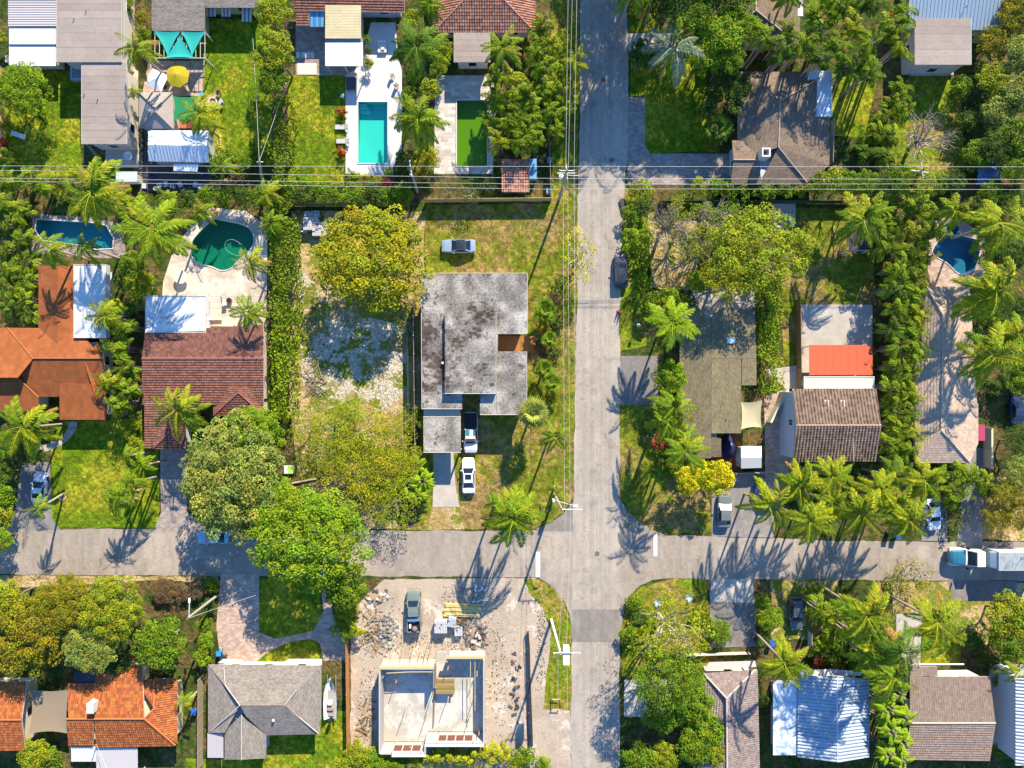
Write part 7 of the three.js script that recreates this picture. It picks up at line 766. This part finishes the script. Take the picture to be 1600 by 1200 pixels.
function blocks(label, u, v, nx, ny, nz, deg, c = 0xb8b6b6) { const t = thing('block_pallet', label, 'pallet', P(u, v).setY(0.015), deg * PI / 180), r = rng(u), g = []; for (let y = 0; y < ny; y++) for (let x = 0; x < nx; x++) for (let z = 0; z < nz; z++) if (y < ny - 1 || r() > 0.12) g.push(box(0.39, 0.19, 0.19, (x - nx / 2 + 0.5) * 0.42, 0.24 + y * 0.2, (z - nz / 2 + 0.5) * 0.22)); part(t, 'blocks', merge(g), std(c), 'stuff'); for (const z of [-1, 0, 1]) part(t, 'runner', box(nx * 0.42, 0.12, 0.1, 0, 0.06, z * nz * 0.09), M.wood); }
blocks('largest pallet of grey blocks beside the green-grey pickup', 690, 975, 4, 6, 8, 90); blocks('middle pallet of grey blocks beside the lumber stack', 707, 968, 3, 6, 5, 80, 0xa9b0b6); blocks('small pallet of grey blocks beside the brown debris', 717, 983, 3, 4, 5, 92); blocks('pallet of grey blocks under the wide yellow-green tree', 489, 352, 5, 5, 8, 2); blocks('larger pallet of grey blocks behind the wide yellow-green tree', 503, 360, 5, 5, 9, 0); blocks('upper pallet of grey blocks by the dense shrubs', 490, 337, 5, 4, 4, 4); blocks('lower pallet of grey blocks beside the tall hedge', 475, 360, 3, 4, 4, 0);
// ---------- building site ----------
{ const t = thing('building_shell', 'roofless white block house shell under construction', 'building site'); const wm = mapped(tex(10, (i) => hex(0xb6b2ac).map((v) => v * (0.86 + 0.24 * fbm(F, i, 16, 64, 256)))));
  const h = 3.1, k = (u, v) => P(u, v, h); // wall tops as surveyed
  part(t, 'floor_slab', new THREE.ExtrudeGeometry(shapeOf([[592, 1044], [678, 1044], [678, 1031], [757, 1031], [757, 1160], [664, 1160], [664, 1176], [594, 1176]], h), { depth: 0.15, bevelEnabled: false }).rotateX(-PI / 2).translate(0, 0.02, 0), M.slabWhite);
  const wall = (u0, v0, u1, v1, y0 = 0.17, y1 = h, th = 0.2, m = wm, name = 'block_wall') => { const a = k(u0, v0), b = k(u1, v1), d = Math.hypot(b.x - a.x, b.z - a.z), q = part(t, name, box(d, y1 - y0, th), m); q.position.set((a.x + b.x) / 2, (y0 + y1) / 2, (a.z + b.z) / 2); q.rotation.y = Math.atan2(-(b.z - a.z), b.x - a.x); return q; };
  wall(593, 1046, 593, 1178); wall(595, 1044, 677, 1044, 0.17, h - 0.35); wall(593, 1044, 678, 1044, h - 0.35, h + 0.05, 0.34, M.lumber, 'tie_beam_form'); wall(756, 1032, 756, 1163); wall(700, 1030, 755, 1030, 0.17, 2.2); wall(696, 1030, 757, 1030, 2.2, 2.6, 0.34, M.lumber, 'tie_beam_form'); wall(677.5, 1046, 677.5, 1075, 0.17, h, 0.12, M.woodGrey, 'partition'); wall(676, 1095, 674, 1150, 0.17, 0.5, 0.12, M.woodGrey, 'partition');
  const win = (u0, u1, v, n, mm) => { wall(u0, v, u1, v, 0.17, 0.9); wall(u0, v, u1, v, 2.5, h); const w = (u1 - u0) / n; for (let i = 0; i <= n; i++) wall(u0 + i * w - 0.9, v, u0 + i * w + 0.9, v, 0.9, 2.5); for (let i = 0; i < n; i++) wall(u0 + i * w + 1, v, u0 + (i + 1) * w - 1, v, 0.92, 2.48, 0.06, std(0x6a4038), 'window_board'); };
  win(683, 738, 1162, 4); wall(664, 1162, 682, 1162); wall(739, 1162, 755, 1162); win(612, 656, 1178, 3); wall(594, 1178, 611, 1178); wall(664, 1164, 664, 1178); wall(656.9, 1178, 663, 1178);
  wall(664, 1165, 756, 1165, h - 0.2, h + 0.03, 0.3, M.white, 'sill_beam'); wall(612, 1181, 665, 1181, h - 0.2, h + 0.03, 0.3, M.white, 'sill_beam');
  for (const [u, v] of [[608, 1032], [624, 1030], [640, 1028], [652, 1030], [662, 1026], [668, 1028]]) part(t, 'brace', bar(P(u - 2, v + 14, 2.9), P(u + 10, v - 28, 0.1), 0.05, 4), M.lumber);
  for (const [u, v] of [[600, 1052], [620, 1060], [700, 1040], [745, 1050], [742, 1090], [735, 1120], [748, 1140], [700, 1090], [666, 1120], [633, 1110], [676, 1040], [676, 1085]]) { const p = P(u, v, 1.5); part(t, 'shoring_post', bar(new V3(p.x, 0.17, p.z), new V3(p.x + 0.1, 3, p.z), 0.05, 5), M.woodPale); }
  for (const [u0, v0, u1, v1, hh] of [[678, 1036, 700, 1034, 2.5], [604, 1052, 640, 1050, 2.9], [640, 1050, 676, 1050, 2.9], [735, 1034, 735, 1100, 2.5], [742, 1034, 742, 1110, 2.5]]) part(t, 'form_board', bar(P(u0, v0, hh), P(u1, v1, hh), 0.06, 4), M.lumber);
}
{ const s = thing('scaffold_platform', 'brown plank platform inside the building shell', 'platform', P(697, 1066).setY(0.17)); for (let i = 0; i < 7; i++) part(s, 'plank', box(2.6, 0.06, 0.26, 0, 1.2, -0.9 + i * 0.3), std([0x8a7444, 0x7c683c, 0x96804c][i % 3])); for (const x of [-1.1, 1.1]) for (const z of [-0.8, 0.8]) part(s, 'leg', box(0.08, 1.2, 0.08, x, 0.6, z), M.wood); }
{ const s = thing('lumber_sheet', 'yellow plywood sheet leaning inside the building shell', 'board', P(693, 1077).setY(0.17)); part(s, 'board', box(1.5, 0.05, 0.6, 0, 0.1, 0), std(0xc8a048)); const b = thing('debris_bucket', 'bright green bucket beside the plywood sheet', 'bucket', P(707, 1075).setY(0.17)); part(b, 'body', new THREE.CylinderGeometry(0.42, 0.34, 0.6, 16, 1, true).translate(0, 0.3, 0), new THREE.MeshStandardMaterial({ color: 0x48a838, side: THREE.DoubleSide })); part(b, 'bottom', new THREE.CylinderGeometry(0.36, 0.36, 0.04, 16).translate(0, 0.25, 0), std(0x9aa890)); }
{ const t = thing('lumber_stack', 'stack of pale yellow planks on the building site', 'lumber', P(723, 953).setY(0.015), -0.03); const r = rng(17); for (let y = 0; y < 3; y++) for (let i = 0; i < 7; i++) if (y < 2 || i % 2) part(t, 'plank', box(rnd(4.4, 5.2, r), 0.1, 0.22, rnd(-0.2, 0.2, r), 0.12 + y * 0.11, -0.85 + i * 0.27), std([0xd2bb7c, 0xc8ae6c, 0xdcc88c][i % 3])); for (const x of [-1.5, 1.5]) part(t, 'bearer', box(0.12, 0.08, 2, x, 0.04, 0), M.wood); }
function heap(name, label, cat, u, v, ru, rv, n, cols, sizes, seed, kind = 'plank') { const t = thing(name, label, cat, P(u, v).setY(0.012)), r = rng(seed), mats = cols.map((c) => std(c)); for (let i = 0; i < n; i++) { const a = r() * 6.283, q = Math.sqrt(r()), x = Math.cos(a) * q * ru * S, z = Math.sin(a) * q * rv * S, [l, h, d] = sizes(r), m = part(t, kind, box(1, 1, 1), mats[Math.floor(r() * mats.length)]); m.scale.set(l, h, d); m.position.set(x, h / 2 + (1 - q) * 0.5 * r(), z); m.rotation.set(rnd(-0.15, 0.15, r), r() * 6.28, rnd(-0.12, 0.12, r)); } return t; }
heap('timber_heap', 'heap of broken pale boards beside the site fence', 'debris', 583, 985, 26, 34, 70, [0x9c8a70, 0x8c7658, 0x7a6448, 0xac9c84], (r) => [rnd(0.7, 2.2, r), 0.05, rnd(0.1, 0.22, r)], 23);
heap('rubble_heap', 'heap of pale concrete rubble beside the pickup', 'debris', 606, 985, 16, 26, 60, [0x9a948c, 0x8a847c, 0xaaa49c, 0x7c746c], (r) => [rnd(0.2, 0.6, r), rnd(0.1, 0.25, r), rnd(0.15, 0.4, r)], 24, 'chunk'); heap('rubble_heap', 'white sack and rubble heap above the building shell', 'debris', 745, 998, 20, 20, 50, [0xa8a29a, 0x92806f, 0x7c5848, 0xb4aea6, 0x6c6258], (r) => [rnd(0.25, 0.8, r), rnd(0.1, 0.35, r), rnd(0.2, 0.5, r)], 25, 'chunk'); heap('timber_heap', 'brown boards scattered below the lumber stack', 'debris', 725, 978, 14, 18, 22, [0x9a7a50, 0x86683f, 0xb49a70], (r) => [rnd(0.7, 1.8, r), 0.06, rnd(0.12, 0.25, r)], 26); heap('timber_heap', 'boards stacked between the fence and shell wall', 'debris', 572, 1130, 14, 34, 36, [0xa89070, 0x8c7450, 0x6c5a44], (r) => [rnd(0.8, 2.0, r), 0.06, rnd(0.15, 0.3, r)], 27); heap('rubble_heap', 'litter heap under the street tree at the site corner', 'debris', 590, 930, 18, 14, 26, [0xb08a68, 0xcfd2d4, 0x8a7a68, 0x5c5652], (r) => [rnd(0.2, 0.6, r), rnd(0.06, 0.2, r), rnd(0.2, 0.4, r)], 28, 'chunk'); heap('pipe_heap', 'dark clods and cut roots scattered on the site track', 'debris', 806, 1075, 10, 60, 24, [0x4e4440, 0x5c524c, 0x3c3634], (r) => [rnd(0.25, 0.7, r), rnd(0.1, 0.2, r), rnd(0.12, 0.3, r)], 29, 'clod'); heap('fallen_branches', 'dry grey branches lying on the sandy vacant lot', 'branches', 492, 590, 16, 34, 40, [0x8a7a6a, 0xa09284, 0x6e6054], (r) => [rnd(0.8, 2.4, r), 0.05, 0.06], 30, 'branch'); heap('rubble_heap', 'small white rubble along the upper site edge', 'debris', 750, 935, 16, 26, 26, [0xd4d0c8, 0xc0bab2], (r) => [rnd(0.15, 0.5, r), rnd(0.04, 0.12, r), rnd(0.1, 0.4, r)], 31, 'chunk');
{ const t = thing('silt_fence', 'sagging black silt fence along the site edge', 'fence'); const c = [[826, 985], [828, 1010], [829, 1060], [831, 1110], [833, 1165]].map(([u, v]) => P(u, v)); for (let i = 0; i < c.length - 1; i++) { const a = c[i], b = c[i + 1], w = 0.25 + i * 0.06, g = quadGeo([[[a.x, 0.02, a.z], [b.x, 0.02, b.z], [b.x - w, 0.7, b.z], [a.x - w, 0.7, a.z]]]); part(t, 'fabric', g, new THREE.MeshStandardMaterial({ color: 0x20242e, side: THREE.DoubleSide, roughness: 0.8 })); part(t, 'stake', box(0.06, 0.9, 0.06, a.x - w, 0.45, a.z), M.wood); } part(t, 'bottom_board', bar(P(818, 1000).setY(0.05), P(825, 1165).setY(0.05), 0.07, 4), std(0x8a7868)); }
{ const t = thing('broken_chair', 'broken chair-like timber seat on the site verge', 'chair', P(868, 1098).setY(0.02)); for (const z of [-0.7, 0.7]) part(t, 'rail', box(1.2, 0.08, 0.1, 0, 0.5, z), M.woodPale); for (const x of [-0.5, 0.5]) { part(t, 'rail', box(0.1, 0.08, 1.5, x, 0.42, 0), M.dark); for (const z of [-0.7, 0.7]) part(t, 'leg', box(0.08, 0.5, 0.08, x, 0.25, z), M.wood); } }
{ const t = thing('boat', 'small white boat on a trailer between grey house and fence', 'boat', P(519, 1088).setY(0)); const pos = [], idx = [], st = [[-3, 0.15, 1.0], [-2.2, 0.55, 0.85], [-1, 0.85, 0.75], [0.5, 0.95, 0.7], [2.2, 0.9, 0.7], [2.8, 0.85, 0.7]]; const g = []; for (let i = 0; i < st.length - 1; i++) { const [z0, w0, y0] = st[i], [z1, w1, y1] = st[i + 1]; for (const s of [-1, 1]) g.push([[s * w0, y0 + 0.45, z0], [s * w1, y1 + 0.45, z1], [0, 0.35, z1], [0, 0.35 + (i ? 0 : 0.3), z0]]); } part(t, 'hull', quadGeo(g), new THREE.MeshStandardMaterial({ color: 0xd6d4d0, side: THREE.DoubleSide, roughness: 0.4 })); part(t, 'floor', box(1.3, 0.05, 3.6, 0, 0.75, 0.6), std(0x9a948c)); part(t, 'console', box(0.6, 0.6, 0.5, 0, 1.05, 0.4), M.white); part(t, 'seat', box(0.9, 0.3, 0.4, 0, 0.92, 1.3), std(0xa08a70)); part(t, 'outboard', box(0.35, 0.7, 0.4, 0, 1.2, 2.95), M.dark); part(t, 'trailer', merge([box(0.08, 0.1, 6.4, -0.6, 0.3, 0), box(0.08, 0.1, 6.4, 0.6, 0.3, 0), box(1.3, 0.1, 0.08, 0, 0.3, 1)]), M.steel); for (const s of [-1, 1]) part(t, 'wheel', new THREE.CylinderGeometry(0.28, 0.28, 0.18, 14).rotateZ(PI / 2).translate(s * 0.85, 0.28, 1), M.tyre); }
{ const t = thing('blue_tarp', 'crumpled blue tarpaulin roof near the wires at the edge', 'tarpaulin', P(1533, 275).setY(0)); const g = new THREE.PlaneGeometry(3.2, 3.4, 14, 14).rotateX(-PI / 2), q = g.attributes.position; for (let i = 0; i < q.count; i++) q.setY(i, 1.6 + 0.14 * Math.sin(q.getX(i) * 3 + q.getZ(i) * 2) + 0.1 * Math.sin(q.getZ(i) * 7 - q.getX(i) * 4)); g.computeVertexNormals(); part(t, 'sheet', g, new THREE.MeshStandardMaterial({ color: 0x6f86b0, side: THREE.DoubleSide, roughness: 0.5 })); for (const x of [-1.4, 1.4]) for (const z of [-1.5, 1.5]) part(t, 'post', box(0.07, 1.55, 0.07, x, 0.77, z), M.wood); }
{ const t = thing('tent', 'white and green box lying in the vacant lot scrub', 'box', P(453, 733).setY(0.01)); part(t, 'body', box(1.2, 0.7, 1.1, 0, 0.35, 0), M.white); part(t, 'lid', box(0.6, 0.05, 1.1, 0.3, 0.73, 0), std(0x9ad048)); }
solo('concrete_beam', bar(P(447, 757).setY(0.2), P(495, 748).setY(0.2), 0.15, 4), std(0xa39a8c), 'grey concrete beam lying in the vacant lot scrub', 'beam');
{ const t = thing('air_conditioner', 'white air conditioner unit at the edge beside the annex', 'air conditioner', P(20, 96).setY(0)); part(t, 'case', box(0.9, 0.85, 0.9, 0, 0.43, 0), M.offWhite); part(t, 'fan_grille', new THREE.CylinderGeometry(0.36, 0.36, 0.04, 18).translate(0, 0.88, 0), std(0x6a6c70)); }
{ const t = thing('hot_tub', 'square white hot tub in the shade of the flat roofed house', 'hot tub', P(126, 118).setY(0.012)); part(t, 'shell', merge([box(1.9, 0.8, 0.25, 0, 0.4, -0.8), box(1.9, 0.8, 0.25, 0, 0.4, 0.8), box(0.25, 0.8, 1.35, -0.82, 0.4, 0), box(0.25, 0.8, 1.35, 0.82, 0.4, 0)]), std(0x9aaab0)); part(t, 'cover', box(1.38, 0.06, 1.34, 0, 0.7, 0), std(0x6c8490)); }
{ // loose rubble and splinters strewn over the site
  const r = rng(123), n = 1500, im = new THREE.InstancedMesh(new THREE.DodecahedronGeometry(0.1, 0), std(0xffffff), n), m4 = new THREE.Matrix4(), q = new THREE.Quaternion(), c = new THREE.Color(); const spots = [[600, 985, 45, 55], [745, 985, 40, 45], [680, 1005, 80, 25], [575, 1100, 20, 70], [780, 1060, 30, 110], [845, 1000, 10, 90], [730, 930, 60, 20]];
  for (let i = 0; i < n; i++) { const [u, v, a, b] = spots[i % spots.length], p = P(u + (r() + r() - 1) * a, v + (r() + r() - 1) * b); m4.compose(p.setY(0.03), q.setFromEuler(new THREE.Euler(r() * 6, r() * 6, r() * 6)), new V3(rnd(0.3, 1.8, r), rnd(0.3, 0.9, r), rnd(0.3, 1.4, r))); im.setMatrixAt(i, m4); im.setColorAt(i, c.setHex([0x9c948a, 0x7c6c5c, 0xb4aca2, 0x8a7a64, 0x5c5048][Math.floor(r() * 5)])); }
  im.name = 'rubble_litter'; scene.add(im); tag(im, 'small rubble and splinters strewn over the building site', 'rubble', null, 'stuff'); }
// ---------- lawn tufts ----------
{ const areas = [[rect(128, 175, 20, 270), 1], [rect(330, 95, 420, 255), 1], [rect(452, 122, 540, 285), 1], [rect(866, 325, 895, 620), 1.5], [rect(828, 650, 893, 770), 1.5], [rect(760, 650, 830, 820), 1], [rect(690, 325, 860, 420), 1], [rect(85, 665, 245, 820), 1], [rect(975, 640, 1070, 830), 1], [rect(868, 5, 902, 250), 1.2], [rect(1010, 95, 1095, 235), 1], [rect(1000, 925, 1100, 1050), 1.2], [rect(460, 640, 640, 820), 1.2], [rect(865, 990, 890, 1100), 1.2], [rect(470, 500, 630, 640), 0.4], [rect(1225, 330, 1360, 470), 0.8]], r = rng(77), spots = [];
  for (const [p, d] of areas) { const a = P(...p[0]), b = P(...p[2]), n = Math.round(Math.abs((b.x - a.x) * (b.z - a.z)) * 9 * d); for (let i = 0; i < n; i++) spots.push([a.x + (b.x - a.x) * r(), a.z + (b.z - a.z) * r()]); }
  const pos = [], col = []; for (let i = 0; i < 5; i++) { const a = i * 1.26, c = Math.cos(a), s = Math.sin(a), w = 0.035; pos.push(-s * w, 0, c * w, s * w, 0, -c * w, c * 0.11, 0.1, s * 0.11); for (let k = 0; k < 3; k++) col.push(1, 1, 1); }
  const im = new THREE.InstancedMesh(geoFrom(pos, col), new THREE.MeshStandardMaterial({ color: 0xffffff, roughness: 1, side: THREE.DoubleSide }), spots.length), m4 = new THREE.Matrix4(), q = new THREE.Quaternion(), cc = new THREE.Color(); spots.forEach(([x, z], i) => { const s = rnd(0.6, 1.3, r); m4.compose(new V3(x, 0.008, z), q.setFromAxisAngle(new V3(0, 1, 0), r() * 6.28), new V3(s, s * rnd(0.6, 1.2, r), s)); im.setMatrixAt(i, m4); cc.setHex(r() < 0.6 ? 0x6a820c : r() < 0.6 ? 0x848818 : 0x58720a); im.setColorAt(i, cc); });
  im.name = 'grass_tufts'; scene.add(im); tag(im, 'short grass tufts growing all over the lawns and verges', 'grass', null, 'stuff'); }
scene.traverse((o) => { if (o.isMesh ) { o.castShadow = true; o.receiveShadow = true; } });
renderer.render(scene, camera);
